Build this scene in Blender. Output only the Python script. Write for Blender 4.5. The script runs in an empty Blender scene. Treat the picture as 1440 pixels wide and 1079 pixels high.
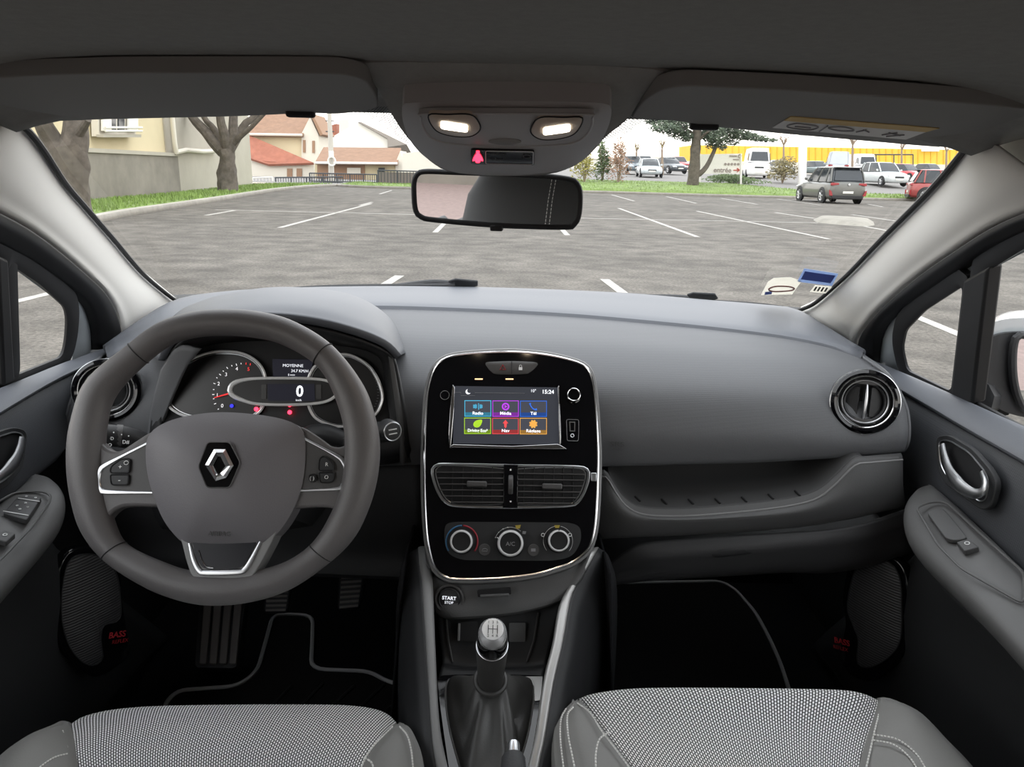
# Car cabin looking out on a parking lot. Units: metres, X right, Y forward, Z up, tarmac at z = 0.
import bpy, bmesh, math, random
from mathutils import Vector as V, Matrix
random.seed(7)
S = bpy.context.scene
COL = S.collection
PI = math.pi
R = math.radians

# ---------------------------------------------------------------- camera
F_PX, W_PX, H_PX = 1060.0, 1440.0, 1079.0
CAM = V((0.015, 0.0, 1.22))
PITCH, ROLL, YAW = R(15.8), R(1.40), R(0.60)
_f0 = V((math.sin(YAW), math.cos(YAW), 0)); _r0 = V((math.cos(YAW), -math.sin(YAW), 0)); _u0 = V((0, 0, 1))
C_F = _f0 * math.cos(PITCH) - _u0 * math.sin(PITCH)
_u1 = _u0 * math.cos(PITCH) + _f0 * math.sin(PITCH)
C_R = _r0 * math.cos(ROLL) + _u1 * math.sin(ROLL)
C_U = _u1 * math.cos(ROLL) - _r0 * math.sin(ROLL)
cd = bpy.data.cameras.new('camera'); co = bpy.data.objects.new('camera', cd); COL.objects.link(co)
cd.sensor_fit = 'HORIZONTAL'; cd.sensor_width = 36.0; cd.lens = F_PX / W_PX * 36.0
cd.clip_start = 0.01; cd.clip_end = 2000
co.matrix_world = Matrix(((C_R.x, C_U.x, -C_F.x, CAM.x), (C_R.y, C_U.y, -C_F.y, CAM.y), (C_R.z, C_U.z, -C_F.z, CAM.z), (0, 0, 0, 1)))
S.camera = co

# sight-line surveying: turn a photo measurement into a real point on a known plane of the car or the lot
def ray(px, py):
    return (C_F + C_R * ((px - W_PX / 2) / F_PX) + C_U * ((H_PX / 2 - py) / F_PX)).normalized()
def onpl(px, py, p0, n):
    d = ray(px, py); return CAM + d * ((p0 - CAM).dot(n) / d.dot(n))
def onY(px, py, y): return onpl(px, py, V((0, y, 0)), V((0, 1, 0)))
def onZ(px, py, z): return onpl(px, py, V((0, 0, z)), V((0, 0, 1)))
def onX(px, py, x): return onpl(px, py, V((x, 0, 0)), V((1, 0, 0)))
def at(px, py, D): return onpl(px, py, CAM + C_F * D, C_F)
def Ys(*p): return [onY(*q) for q in p]
def Xs(X, *p): return [onX(q[0], q[1], X if len(q) < 3 else q[2]) for q in p]

# ---------------------------------------------------------------- curves
def lerp(a, b, t): return a + (b - a) * t
def cr(pts, n, closed=False, even=True):
    """Catmull-Rom through pts, n points returned."""
    pts = [V(p) for p in pts]; m = len(pts); segs = m if closed else m - 1
    if m == 1: return [pts[0].copy() for _ in range(n)]
    def P(i):
        if closed: return pts[i % m]
        if i < 0: return pts[0] * 2 - pts[1]
        if i >= m: return pts[-1] * 2 - pts[-2]
        return pts[i]
    dense = []; K = 14
    for s in range(segs):
        a, b, c, d = P(s - 1), P(s), P(s + 1), P(s + 2)
        for k in range(K):
            t = k / K
            dense.append(0.5 * ((2 * b) + (c - a) * t + (2 * a - 5 * b + 4 * c - d) * t * t + (3 * b - a - 3 * c + d) * t ** 3))
    dense.append(P(segs).copy() if closed else pts[-1].copy())
    return resample(dense, n, closed)
def crp(pts, n):
    """Catmull-Rom, n points, spaced by control point so that paired rows stay paired"""
    pts = [V(p) for p in pts]; m = len(pts); out = []
    P = lambda i: pts[0] * 2 - pts[1] if i < 0 else (pts[-1] * 2 - pts[-2] if i >= m else pts[i])
    for k in range(n):
        x = (m - 1) * k / (n - 1); s = min(int(x), m - 2); t = x - s; a, b, c, d = P(s - 1), P(s), P(s + 1), P(s + 2)
        out.append(0.5 * ((2 * b) + (c - a) * t + (2 * a - 5 * b + 4 * c - d) * t * t + (3 * b - a - 3 * c + d) * t ** 3))
    return out
def resample(p, n, closed=False):
    L = [0.0]
    for i in range(1, len(p)): L.append(L[-1] + (p[i] - p[i - 1]).length)
    tot = L[-1] or 1e-9; out = []; j = 0
    for k in range(n):
        t = tot * k / (n if closed else n - 1)
        while j < len(L) - 2 and L[j + 1] < t: j += 1
        sgl = L[j + 1] - L[j]; out.append(p[j].lerp(p[j + 1], (t - L[j]) / sgl if sgl > 1e-12 else 0))
    return out
def rounded(pts, r, k=4):
    """closed polygon with its corners rounded (r per corner or one value)."""
    m = len(pts); out = []
    for i in range(m):
        a, b, c = V(pts[i - 1]), V(pts[i]), V(pts[(i + 1) % m]); rr = r[i] if isinstance(r, (list, tuple)) else r
        ea, ec = (a - b), (c - b); l = min(rr, ea.length * .48, ec.length * .48)
        if l < 1e-6: out.append(b); continue
        p, q = b + ea.normalized() * l, b + ec.normalized() * l
        for j in range(k + 1):
            t = j / k; out.append(p * (1 - t) ** 2 + b * 2 * t * (1 - t) + q * t * t)
    return out

class Fr:
    """a local flat frame: origin, right U, up Vv, normal N towards the viewer"""
    def __init__(s, O, N, up=V((0, 0, 1))):
        s.O = V(O); s.N = V(N).normalized(); s.U = V(up).cross(s.N).normalized(); s.W = s.N.cross(s.U).normalized()
    def p(s, u, w, n=0.0): return s.O + s.U * u + s.W * w + s.N * n
    def px(s, x, y, n=0.0): return onpl(x, y, s.O + s.N * n, s.N)
    def pxs(s, pts, n=0.0): return [s.px(q[0], q[1], n) for q in pts]
    def circ(s, c, r, n=0.0, k=48, ry=None, a0=0, a1=2 * PI):
        c = V(c); ry = ry or r; full = abs(a1 - a0 - 2 * PI) < 1e-6
        return [c + s.U * (r * math.cos(a0 + (a1 - a0) * i / (k if full else k - 1))) + s.W * (ry * math.sin(a0 + (a1 - a0) * i / (k if full else k - 1))) + s.N * n for i in range(k)]
    def moved(s, n):
        f = Fr.__new__(Fr); f.O = s.O + s.N * n; f.N = s.N; f.U = s.U; f.W = s.W; return f

# ---------------------------------------------------------------- mesh pieces (each returns a bmesh)
def BM(): return bmesh.new()
def quad_grid(bm, G, closed_u=False, closed_v=False, uv=True):
    nv, nu = len(G), len(G[0]); vs = [[bm.verts.new(p) for p in row] for row in G]
    lay = bm.loops.layers.uv.verify() if uv else None
    if uv:
        mid = G[nv // 2]; us = [0.0]
        for i in range(1, nu): us.append(us[-1] + (mid[i] - mid[i - 1]).length)
        us.append(us[-1] + (mid[0] - mid[-1]).length)
        c = nu // 2; ws = [0.0]
        for j in range(1, nv): ws.append(ws[-1] + (G[j][c] - G[j - 1][c]).length)
        ws.append(ws[-1])
    for j in range(nv if closed_v else nv - 1):
        for i in range(nu if closed_u else nu - 1):
            i2, j2 = (i + 1) % nu, (j + 1) % nv
            q = [vs[j][i], vs[j][i2], vs[j2][i2], vs[j2][i]]
            if len(set(q)) < 4: continue
            f = bm.faces.new(q)
            if uv:
                for l, (a, b) in zip(f.loops, ((i, j), (i + 1, j), (i + 1, j + 1), (i, j + 1))): l[lay].uv = (us[a], ws[b])
    return vs
def face_cam(bm):
    s = 0.0
    for f in bm.faces:
        f.normal_update(); s += f.normal.dot((CAM - f.calc_center_median()).normalized()) * f.calc_area()
    if s < 0: bmesh.ops.reverse_faces(bm, faces=bm.faces[:])
def patch(rows, nu=32, nv=5, smooth=True, bm=None, smooth_u=True, paired=False):
    """smooth skin through rows of control points"""
    bm = bm or BM()
    rr = [[V(p) for p in r] for r in rows] if paired else [(cr(r, nu) if smooth_u else resample([V(p) for p in r], nu)) for r in rows]
    nu = len(rr[0]) if paired else nu
    if smooth and len(rr) > 2:
        n = (len(rr) - 1) * nv + 1; cols = []
        for i in range(nu):
            c = [r[i] for r in rr]; cc = []
            for s_ in range(len(c) - 1):
                a = c[s_ - 1] if s_ else c[0] * 2 - c[1]; b = c[s_]; d = c[s_ + 1]; e = c[s_ + 2] if s_ + 2 < len(c) else d * 2 - b
                for k in range(nv):
                    t = k / nv; cc.append(0.5 * ((2 * b) + (d - a) * t + (2 * a - 5 * b + 4 * d - e) * t * t + (3 * b - a - 3 * d + e) * t ** 3))
            cc.append(c[-1].copy()); cols.append(cc)
        G = [[cols[i][j] for i in range(nu)] for j in range(n)]
    else: G = rr
    quad_grid(bm, G); face_cam(bm); return bm
def loft(rings, cap=True, closed_v=False, bm=None):
    bm = bm or BM(); vs = quad_grid(bm, [[V(p) for p in r] for r in rings], closed_u=True, closed_v=closed_v)
    if cap and not closed_v:
        for r in (vs[0], vs[-1]):
            try: bm.faces.new(r)
            except ValueError: pass
    bmesh.ops.recalc_face_normals(bm, faces=bm.faces[:]); return bm
def plate(pts, N, depth, bm=None):
    """solid slab: outline pts facing N, depth behind it"""
    bm = bm or BM(); N = V(N).normalized(); a = [bm.verts.new(p) for p in pts]; b = [bm.verts.new(V(p) - N * depth) for p in pts]
    fs = [bm.faces.new(a), bm.faces.new(b[::-1])]; m = len(a)
    for i in range(m): fs.append(bm.faces.new((a[i], b[i], b[(i + 1) % m], a[(i + 1) % m])))
    bmesh.ops.recalc_face_normals(bm, faces=fs); return bm
def ring(outer, inner, N, depth, bm=None):
    bm = bm or BM(); N = V(N).normalized(); n = max(len(outer), len(inner))
    def rs(p):
        p = [V(q) for q in p]; return p if len(p) == n else resample(p + [p[0]], n, True)
    o, i_ = rs(outer), rs(inner)
    # align the start points
    k = min(range(n), key=lambda q: (i_[q] - o[0]).length); i_ = i_[k:] + i_[:k]
    quad_grid(bm, [o, i_, [p - N * depth for p in i_], [p - N * depth for p in o]], closed_u=True, closed_v=True)
    bmesh.ops.recalc_face_normals(bm, faces=bm.faces[:]); return bm
def pillow(pts, N, h, depth=0.004, k=7, c=None, bm=None, power=2.0):
    """domed pad: outline pts, bulge h along N, skirt depth behind"""
    bm = bm or BM(); N = V(N).normalized(); pts = [V(p) for p in pts]; c = V(c) if c is not None else sum(pts, V()) / len(pts)
    G = [[p - N * depth for p in pts]]
    for j in range(k):
        t = 1 - j / k; s = (1 - t ** power); s = s if power != 2 else math.sqrt(max(0, 1 - t * t)) ** 1.1
        G.append([c + (p - c) * t + N * (h * s) for p in pts])
    vs = quad_grid(bm, G, closed_u=True); top = bm.verts.new(c + N * h); m = len(pts); lay = bm.loops.layers.uv.verify()
    for i in range(m): bm.faces.new((vs[-1][i], vs[-1][(i + 1) % m], top))
    bm.faces.new(vs[0][::-1]); bmesh.ops.recalc_face_normals(bm, faces=bm.faces[:]); return bm
def tube(pts, r, k=8, closed=False, cap=True, bm=None, up=None, flat=1.0):
    """round (or flattened) bar along pts; r one value or a list"""
    bm = bm or BM(); pts = [V(p) for p in pts]; m = len(pts); rs = r if isinstance(r, (list, tuple)) else [r] * m
    T = []
    for i in range(m):
        if closed: t = pts[(i + 1) % m] - pts[i - 1]
        else: t = pts[min(i + 1, m - 1)] - pts[max(i - 1, 0)]
        T.append(t.normalized() if t.length > 1e-9 else V((0, 0, 1)))
    n = V(up) if up is not None else (V((0, 0, 1)) if abs(T[0].z) < .9 else V((1, 0, 0)))
    G = []
    for i in range(m):
        if up is not None: n = V(up)
        n = n - T[i] * n.dot(T[i]); n = n.normalized() if n.length > 1e-6 else T[i].orthogonal().normalized()
        b = T[i].cross(n)
        G.append([pts[i] + n * (math.cos(2 * PI * j / k) * rs[i] * flat) + b * (math.sin(2 * PI * j / k) * rs[i]) for j in range(k)])
    vs = quad_grid(bm, G, closed_u=True, closed_v=closed)
    if cap and not closed:
        bm.faces.new(vs[0][::-1]); bm.faces.new(vs[-1])
    bmesh.ops.recalc_face_normals(bm, faces=bm.faces[:]); return bm
def lathe(fr, prof, k=40, bm=None, c=None, cap=True):
    """prof: list of (radius, height along N)"""
    bm = bm or BM(); c = V(c) if c is not None else fr.O; G = []
    for (r_, h) in prof: G.append([c + fr.N * h + fr.U * (max(r_, 1e-5) * math.cos(2 * PI * i / k)) + fr.W * (max(r_, 1e-5) * math.sin(2 * PI * i / k)) for i in range(k)])
    vs = quad_grid(bm, G, closed_u=True)
    for rr in (vs[0], vs[-1]) if cap else (): bm.faces.new(rr)
    bmesh.ops.recalc_face_normals(bm, faces=bm.faces[:]); return bm
def box(c, h, ax=None, bm=None):
    """box of half sizes h about c; ax = (X,Y,Z) axes"""
    bm = bm or BM(); ax = ax or (V((1, 0, 0)), V((0, 1, 0)), V((0, 0, 1))); c = V(c)
    vs = [bm.verts.new(c + ax[0] * (sx * h[0]) + ax[1] * (sy * h[1]) + ax[2] * (sz * h[2])) for sx in (-1, 1) for sy in (-1, 1) for sz in (-1, 1)]
    fs = [bm.faces.new([vs[i] for i in q]) for q in ((0, 1, 3, 2), (4, 6, 7, 5), (0, 4, 5, 1), (2, 3, 7, 6), (0, 2, 6, 4), (1, 5, 7, 3))]
    bmesh.ops.recalc_face_normals(bm, faces=fs); return bm
def boxr(x0, x1, y0, y1, z0, z1, bm=None): return box(((x0 + x1) / 2, (y0 + y1) / 2, (z0 + z1) / 2), (abs(x1 - x0) / 2, abs(y1 - y0) / 2, abs(z1 - z0) / 2), bm=bm)
def ball(c, r, bm=None, sub=2, scale=(1, 1, 1), jitter=0):
    bm = bm or BM(); g = bmesh.ops.create_icosphere(bm, subdivisions=sub, radius=r)
    for v in g['verts']:
        j = 1 + random.uniform(-jitter, jitter); v.co = V((v.co.x * scale[0] * j, v.co.y * scale[1] * j, v.co.z * scale[2] * j)) + V(c)
    return bm

# ---------------------------------------------------------------- objects
def props(o, label=None, cat=None, group=None, kind=None):
    if label: o['label'] = label
    if cat: o['category'] = cat
    if group: o['group'] = group
    if kind: o['kind'] = kind
    return o
def thing(name, label, cat, loc, group=None, kind=None):
    o = bpy.data.objects.new(name, None); COL.objects.link(o); o.location = V(loc); o.empty_display_size = .05
    return props(o, label, cat, group, kind)
def wloc(o):
    p = V((0, 0, 0))
    while o is not None: p = p + o.location; o = o.parent
    return p
def obj(name, bm, mat, parent=None, bevel=0, seg=2, solid=0, sub=0, angle=35, label=None, loc=None, flat=False):
    """link ONE mesh object; vertices come in world coordinates"""
    if parent is not None: base = wloc(parent)
    elif loc is not None: base = V(loc)
    else:
        xs = [v.co for v in bm.verts]
        base = V(((min(p.x for p in xs) + max(p.x for p in xs)) / 2, (min(p.y for p in xs) + max(p.y for p in xs)) / 2, min(p.z for p in xs)))
    bmesh.ops.translate(bm, verts=bm.verts[:], vec=-base)
    me = bpy.data.meshes.new(name); bm.to_mesh(me); bm.free()
    for m in (mat if isinstance(mat, (list, tuple)) else [mat]): me.materials.append(m)
    o = bpy.data.objects.new(name, me); COL.objects.link(o)
    if parent is not None: o.parent = parent
    else: o.location = base
    if not flat:
        me.polygons.foreach_set('use_smooth', [True] * len(me.polygons)); me.set_sharp_from_angle(angle=R(angle))
    if solid:
        m = o.modifiers.new('thickness', 'SOLIDIFY'); m.thickness = abs(solid); m.offset = -1 if solid > 0 else 1
    if bevel:
        m = o.modifiers.new('edge', 'BEVEL'); m.width = bevel; m.segments = seg; m.limit_method = 'ANGLE'; m.angle_limit = R(40)
        m.harden_normals = False
    if sub:
        m = o.modifiers.new('smooth', 'SUBSURF'); m.levels = m.render_levels = sub
    if label: o['label'] = label
    return o
def single(name, bm, mat, label, cat, group=None, kind=None, **kw): return props(obj(name, bm, mat, **kw), label, cat, group, kind)
def struct(name, bm, mat, parent=None, **kw):
    o = obj(name, bm, mat, parent, **kw)
    if parent is None: o['kind'] = 'structure'
    return o
_fonts = {}
def text_bm(body, size, O, U, W, N, align='CENTER', depth=0.0003, sx=1.0, bold=0.0):
    cu = bpy.data.curves.new('lettering', 'FONT'); cu.body = body; cu.size = size; cu.align_x = align; cu.align_y = 'CENTER'; cu.extrude = depth / 2; cu.offset = bold
    cu.resolution_u = 3
    t = bpy.data.objects.new('lettering', cu); COL.objects.link(t)
    dg = bpy.context.evaluated_depsgraph_get(); me = bpy.data.meshes.new_from_object(t.evaluated_get(dg))
    bpy.data.objects.remove(t); bpy.data.curves.remove(cu)
    bm = BM(); bm.from_mesh(me); bpy.data.meshes.remove(me)
    for v in bm.verts: v.co = V(O) + V(U) * (v.co.x * sx) + V(W) * v.co.y + V(N) * (v.co.z + depth / 2)
    return bm
def lettering(name, body, size, fr, O, mat, parent, **kw):
    return obj(name, text_bm(body, size, O, fr.U, fr.W, fr.N, **kw), mat, parent, flat=True)
def join(*bms):
    out = BM()
    for b in bms:
        me = bpy.data.meshes.new('tmp'); b.to_mesh(me); b.free(); out.from_mesh(me); bpy.data.meshes.remove(me)
    return out

# ---------------------------------------------------------------- materials
def srgb(r, g, b):
    f = lambda c: (c / 255 / 12.92) if c <= 10 else ((c / 255 + .055) / 1.055) ** 2.4
    return (f(r), f(g), f(b), 1)
def mat(name, col, rough=.5, metal=0, grain=0, gscale=900, vary=0, vscale=6, emit=0, spec=.5, coat=0, tint=None):
    m = bpy.data.materials.new(name); m.use_nodes = True; nt = m.node_tree; b = nt.nodes['Principled BSDF']
    c = col if len(col) == 4 else (*col, 1)
    b.inputs['Base Color'].default_value = c; b.inputs['Roughness'].default_value = rough; b.inputs['Metallic'].default_value = metal
    b.inputs['Specular IOR Level'].default_value = spec
    if coat: b.inputs['Coat Weight'].default_value = coat; b.inputs['Coat Roughness'].default_value = .05
    if emit: b.inputs['Emission Color'].default_value = c; b.inputs['Emission Strength'].default_value = emit
    tc = None
    if grain or vary:
        tc = nt.nodes.new('ShaderNodeTexCoord')
    if grain:
        n = nt.nodes.new('ShaderNodeTexNoise'); n.inputs['Scale'].default_value = gscale; n.inputs['Detail'].default_value = 3
        bp = nt.nodes.new('ShaderNodeBump'); bp.inputs['Strength'].default_value = grain; bp.inputs['Distance'].default_value = .0006
        nt.links.new(tc.outputs['Object'], n.inputs['Vector']); nt.links.new(n.outputs['Fac'], bp.inputs['Height']); nt.links.new(bp.outputs['Normal'], b.inputs['Normal'])
    if vary:
        n = nt.nodes.new('ShaderNodeTexNoise'); n.inputs['Scale'].default_value = vscale; n.inputs['Detail'].default_value = 6; n.inputs['Roughness'].default_value = .65
        rp = nt.nodes.new('ShaderNodeValToRGB'); t2 = tint or tuple(x * (1 + vary) for x in c[:3])
        rp.color_ramp.elements[0].position = .3; rp.color_ramp.elements[1].position = .7
        rp.color_ramp.elements[0].color = tuple(x * (1 - vary) for x in c[:3]) + (1,); rp.color_ramp.elements[1].color = tuple(t2[:3]) + (1,)
        nt.links.new(tc.outputs['Object'], n.inputs['Vector']); nt.links.new(n.outputs['Fac'], rp.inputs['Fac']); nt.links.new(rp.outputs['Color'], b.inputs['Base Color'])
    return m
def N_(m, t): return m.node_tree.nodes.new(t)
def glass_mat(name, tint=(1, 1, 1), refl=.06):
    m = bpy.data.materials.new(name); m.use_nodes = True; nt = m.node_tree; nt.nodes.remove(nt.nodes['Principled BSDF'])
    tr = N_(m, 'ShaderNodeBsdfTransparent'); tr.inputs[0].default_value = (*tint, 1); gl = N_(m, 'ShaderNodeBsdfGlossy'); gl.inputs['Roughness'].default_value = .02
    fr = N_(m, 'ShaderNodeLayerWeight'); fr.inputs['Blend'].default_value = .12; mu = N_(m, 'ShaderNodeMath'); mu.operation = 'MULTIPLY'; mu.inputs[1].default_value = refl * 6
    mx = N_(m, 'ShaderNodeMixShader'); nt.links.new(fr.outputs['Fresnel'], mu.inputs[0]); nt.links.new(mu.outputs[0], mx.inputs[0])
    nt.links.new(tr.outputs[0], mx.inputs[1]); nt.links.new(gl.outputs[0], mx.inputs[2]); nt.links.new(mx.outputs[0], nt.nodes['Material Output'].inputs[0]); return m
M = {}
EXPO = 0.95
from mathutils.bvhtree import BVHTree
def hit(o, px, py):
    """where a sight line meets a finished surface"""
    w = wloc(o); t = BVHTree.FromPolygons([v.co + w for v in o.data.vertices], [tuple(p.vertices) for p in o.data.polygons])
    p, n, i, d = t.ray_cast(CAM, ray(px, py)); n = n if n.dot(CAM - p) > 0 else -n; return p, n
def on(o, pts, off=0.0):
    out = []
    for x, y in pts: p, n = hit(o, x, y); out.append(p + n * off)
    return out
def dotted(name, col, rough, scale=420, strength=.25):
    m = mat(name, col, rough); nt = m.node_tree; b = nt.nodes['Principled BSDF']
    tc = N_(m, 'ShaderNodeTexCoord'); vo = N_(m, 'ShaderNodeTexVoronoi'); vo.inputs['Scale'].default_value = scale; vo.inputs['Randomness'].default_value = .15
    bp = N_(m, 'ShaderNodeBump'); bp.inputs['Strength'].default_value = strength; bp.inputs['Distance'].default_value = .0008
    nt.links.new(tc.outputs['Object'], vo.inputs['Vector']); nt.links.new(vo.outputs['Distance'], bp.inputs['Height']); nt.links.new(bp.outputs['Normal'], b.inputs['Normal']); return m
def weave(name):
    """light dashes on black, in the surface's own UV metres"""
    m = mat(name, (.03, .03, .032), .85, spec=.2); nt = m.node_tree; b = nt.nodes['Principled BSDF']
    uv = N_(m, 'ShaderNodeUVMap'); sep = N_(m, 'ShaderNodeSeparateXYZ'); nt.links.new(uv.outputs[0], sep.inputs[0])
    def math_(op, a, v, w=None):
        n = N_(m, 'ShaderNodeMath'); n.operation = op; nt.links.new(a, n.inputs[0])
        if isinstance(v, (int, float)): n.inputs[1].default_value = v
        else: nt.links.new(v, n.inputs[1])
        return n.outputs[0]
    u = math_('MULTIPLY', sep.outputs[0], 1 / .0027); row = math_('MULTIPLY', sep.outputs[1], 1 / .0050)
    col = math_('FLOOR', u, 0.0); odd = math_('MULTIPLY', math_('MODULO', col, 2.0), .5)
    fu = math_('FRACT', u, 0.0); fv = math_('FRACT', math_('ADD', row, odd), 0.0)
    au = math_('LESS_THAN', math_('ABSOLUTE', math_('SUBTRACT', fu, .5), 0.0), .31); av = math_('LESS_THAN', math_('ABSOLUTE', math_('SUBTRACT', fv, .5), 0.0), .36)
    k = math_('MULTIPLY', au, av); mx = N_(m, 'ShaderNodeMix'); mx.data_type = 'RGBA'
    nt.links.new(k, mx.inputs['Factor']); mx.inputs['A'].default_value = (.03, .03, .032, 1); mx.inputs['B'].default_value = (.85, .85, .84, 1)
    nt.links.new(mx.outputs['Result'], b.inputs['Base Color']); bp = N_(m, 'ShaderNodeBump'); bp.inputs['Strength'].default_value = .3; bp.inputs['Distance'].default_value = .0008
    nt.links.new(k, bp.inputs['Height']); nt.links.new(bp.outputs['Normal'], b.inputs['Normal']); return m
def ribbed(name, a, c, rough, pitch, axis=1, bump=.4):
    """fine parallel ribs in UV metres"""
    m = mat(name, a, rough); nt = m.node_tree; b = nt.nodes['Principled BSDF']
    tc = N_(m, 'ShaderNodeTexCoord'); sep = N_(m, 'ShaderNodeSeparateXYZ'); nt.links.new(tc.outputs['Object'], sep.inputs[0])
    mu = N_(m, 'ShaderNodeMath'); mu.operation = 'MULTIPLY'; mu.inputs[1].default_value = 2 * PI / pitch; nt.links.new(sep.outputs[axis], mu.inputs[0])
    si = N_(m, 'ShaderNodeMath'); si.operation = 'SINE'; nt.links.new(mu.outputs[0], si.inputs[0])
    mr = N_(m, 'ShaderNodeMapRange'); mr.inputs[1].default_value = -1; nt.links.new(si.outputs[0], mr.inputs[0])
    mx = N_(m, 'ShaderNodeMix'); mx.data_type = 'RGBA'; nt.links.new(mr.outputs[0], mx.inputs['Factor']); mx.inputs['A'].default_value = (*a, 1); mx.inputs['B'].default_value = (*c, 1)
    nt.links.new(mx.outputs['Result'], b.inputs['Base Color']); bp = N_(m, 'ShaderNodeBump'); bp.inputs['Strength'].default_value = bump; bp.inputs['Distance'].default_value = pitch * .3
    nt.links.new(mr.outputs[0], bp.inputs['Height']); nt.links.new(bp.outputs['Normal'], b.inputs['Normal']); return m

M['headliner'] = mat('headliner_fabric', (.30, .295, .28), .95, grain=.3, gscale=1200, vary=.06, vscale=90, spec=.1)
M['visor'] = mat('visor_vinyl', (.27, .265, .255), .8, grain=.2, gscale=800, spec=.2)
M['pillar'] = mat('pillar_plastic', (.74, .725, .69), .7, grain=.15, gscale=900, spec=.3)
M['console_grey'] = mat('overhead_console_plastic', (.42, .41, .40), .5, grain=.1, gscale=700)
M['dash'] = dotted('dash_soft_pad', (.110, .113, .120), .62)
M['dash_top'] = mat('dash_top_grain', (.105, .112, .128), .52, grain=.35, gscale=700)
M['dash_low'] = mat('lower_dash_grain', (.085, .085, .086), .6, grain=.45, gscale=650)
M['dark'] = mat('dark_plastic', (.016, .0165, .018), .55, grain=.2, gscale=700)
M['black'] = mat('black_void_plastic', (.006, .006, .007), .7)
M['gloss'] = mat('piano_black', (.004, .004, .005), .06, spec=.5)
M['chrome'] = mat('satin_chrome', (.82, .82, .83), .16, 1)
M['satin'] = mat('satin_silver', (.62, .63, .65), .30, 1)
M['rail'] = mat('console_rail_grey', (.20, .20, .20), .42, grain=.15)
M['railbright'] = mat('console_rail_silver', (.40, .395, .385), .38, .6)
M['rubber'] = mat('rubber_seal', (.012, .012, .013), .55)
M['leather'] = mat('wheel_leather', (.112, .106, .107), .48, grain=.35, gscale=520)
M['airbag'] = mat('airbag_vinyl', (.150, .144, .154), .58, grain=.4, gscale=600)
M['spoke'] = mat('spoke_plastic', (.062, .060, .060), .5, grain=.2)
M['boot'] = mat('gaiter_leather', (.055, .054, .052), .42, grain=.3, gscale=420)
M['carpet'] = mat('floor_carpet', (.012, .012, .013), .95, grain=.8, gscale=500, spec=.05)
M['matpile'] = mat('mat_pile', (.013, .0125, .0125), .97, grain=.8, gscale=450, spec=.05)
M['mattrim'] = mat('mat_binding', (.36, .36, .36), .8)
M['weave'] = weave('seat_weave')
M['bolster'] = mat('bolster_vinyl', (.21, .207, .198), .6, grain=.3, gscale=500)
M['bolster_dark'] = mat('bolster_black', (.035, .035, .036), .65, grain=.3, gscale=500)
M['stitch'] = mat('white_thread', (.72, .71, .68), .8)
M['door'] = dotted('door_panel_grain', (.050, .053, .060), .58, 330)
M['armrest'] = mat('armrest_plastic', (.105, .105, .105), .5, grain=.2)
M['door_low'] = mat('door_lower_grain', (.026, .027, .029), .6, grain=.4, gscale=600)
M['white'] = mat('white_print', (.75, .75, .75), .6)
M['greyprint'] = mat('grey_print', (.25, .25, .26), .6)
M['paint'] = mat('car_silver_paint', (.52, .56, .58), .25, .3, coat=.6)
M['mirror'] = mat('mirror_silvering', (.86, .87, .88), .01, 1)
M['glass'] = glass_mat('window_glass', refl=.008)
M['knobsilver'] = mat('knob_silver', (.88, .88, .90), .22, .7)
M['insert'] = mat('spoke_insert_black', (.006, .006, .010), .25, spec=.2)
M['ringsilver'] = mat('dial_ring_silver', (.95, .95, .96), .25, .25)
M['knobface'] = mat('dial_face_dark', (.018, .018, .019), .55, spec=.25)
M['speaker'] = ribbed('speaker_mesh', (.010, .010, .011), (.075, .075, .08), .5, .0042, 2)
def thin_paper(name, col):
    m = mat(name, col, .7); nt = m.node_tree; b = nt.nodes['Principled BSDF']; tl = N_(m, 'ShaderNodeBsdfTranslucent'); tl.inputs[0].default_value = (*col, 1); mx = N_(m, 'ShaderNodeMixShader'); mx.inputs[0].default_value = .55
    nt.links.new(b.outputs[0], mx.inputs[1]); nt.links.new(tl.outputs[0], mx.inputs[2]); nt.links.new(mx.outputs[0], nt.nodes['Material Output'].inputs[0]); return m
M['lampglow'] = mat('lamp_lens_lit', (1.0, .93, .80), .4, emit=4)
M['red_led'] = mat('red_warning_led', (1.0, .02, .05), .4, emit=3.0)
M['red_dim'] = mat('red_warning_dim', (.5, .01, .02), .5)
# ================================================================ cabin shell
WK = .20
def ws_y(x, z): return 1.66 - 2.03 * (z - .95) - WK * x * x
WSN = V((0, 1, 2.03)).normalized()
def onWS(px, py, off=0.0):
    p = V((0, 1.3, 1.1))
    for _ in range(12):
        dy = -WK * p.x * p.x
        p = onpl(px, py, V((0, 1.66 + dy, .95)) - WSN * off, WSN)
    return p
TUM = .115 / .35
def side_pl(sg, n=0.0):
    """inner flank of the cabin, leaning in towards the roof; n moves it inwards"""
    nn = V((-sg, 0, -TUM)).normalized(); return V((sg * .695, 0, .92)) + nn * n, nn
def onS(sg, px, py, n=0.0):
    p0, nn = side_pl(sg, n); return onpl(px, py, p0, nn)
def Ss(sg, pts, n=0.0): return [onS(sg, q[0], q[1], n) for q in pts]

# headliner
rows = []
for y, z, w in ((.99, 1.284, .56), (.95, 1.300, .58), (.86, 1.314, .60), (.74, 1.318, .62), (.5, 1.322, .64), (.1, 1.322, .66), (-.45, 1.315, .66), (-1.0, 1.30, .64), (-1.6, 1.26, .60)):
    rows.append([V((x * w, y - (WK * x * x * w * w if y > .8 else 0), z - (abs(x) ** 6) * .035)) for x in (-1, -.9, -.7, -.35, 0, .35, .7, .9, 1)])
ceil_ = struct('ceiling', patch(rows, 40, 4), M['headliner'], solid=.012, loc=(0, .5, 1.31))
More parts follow.
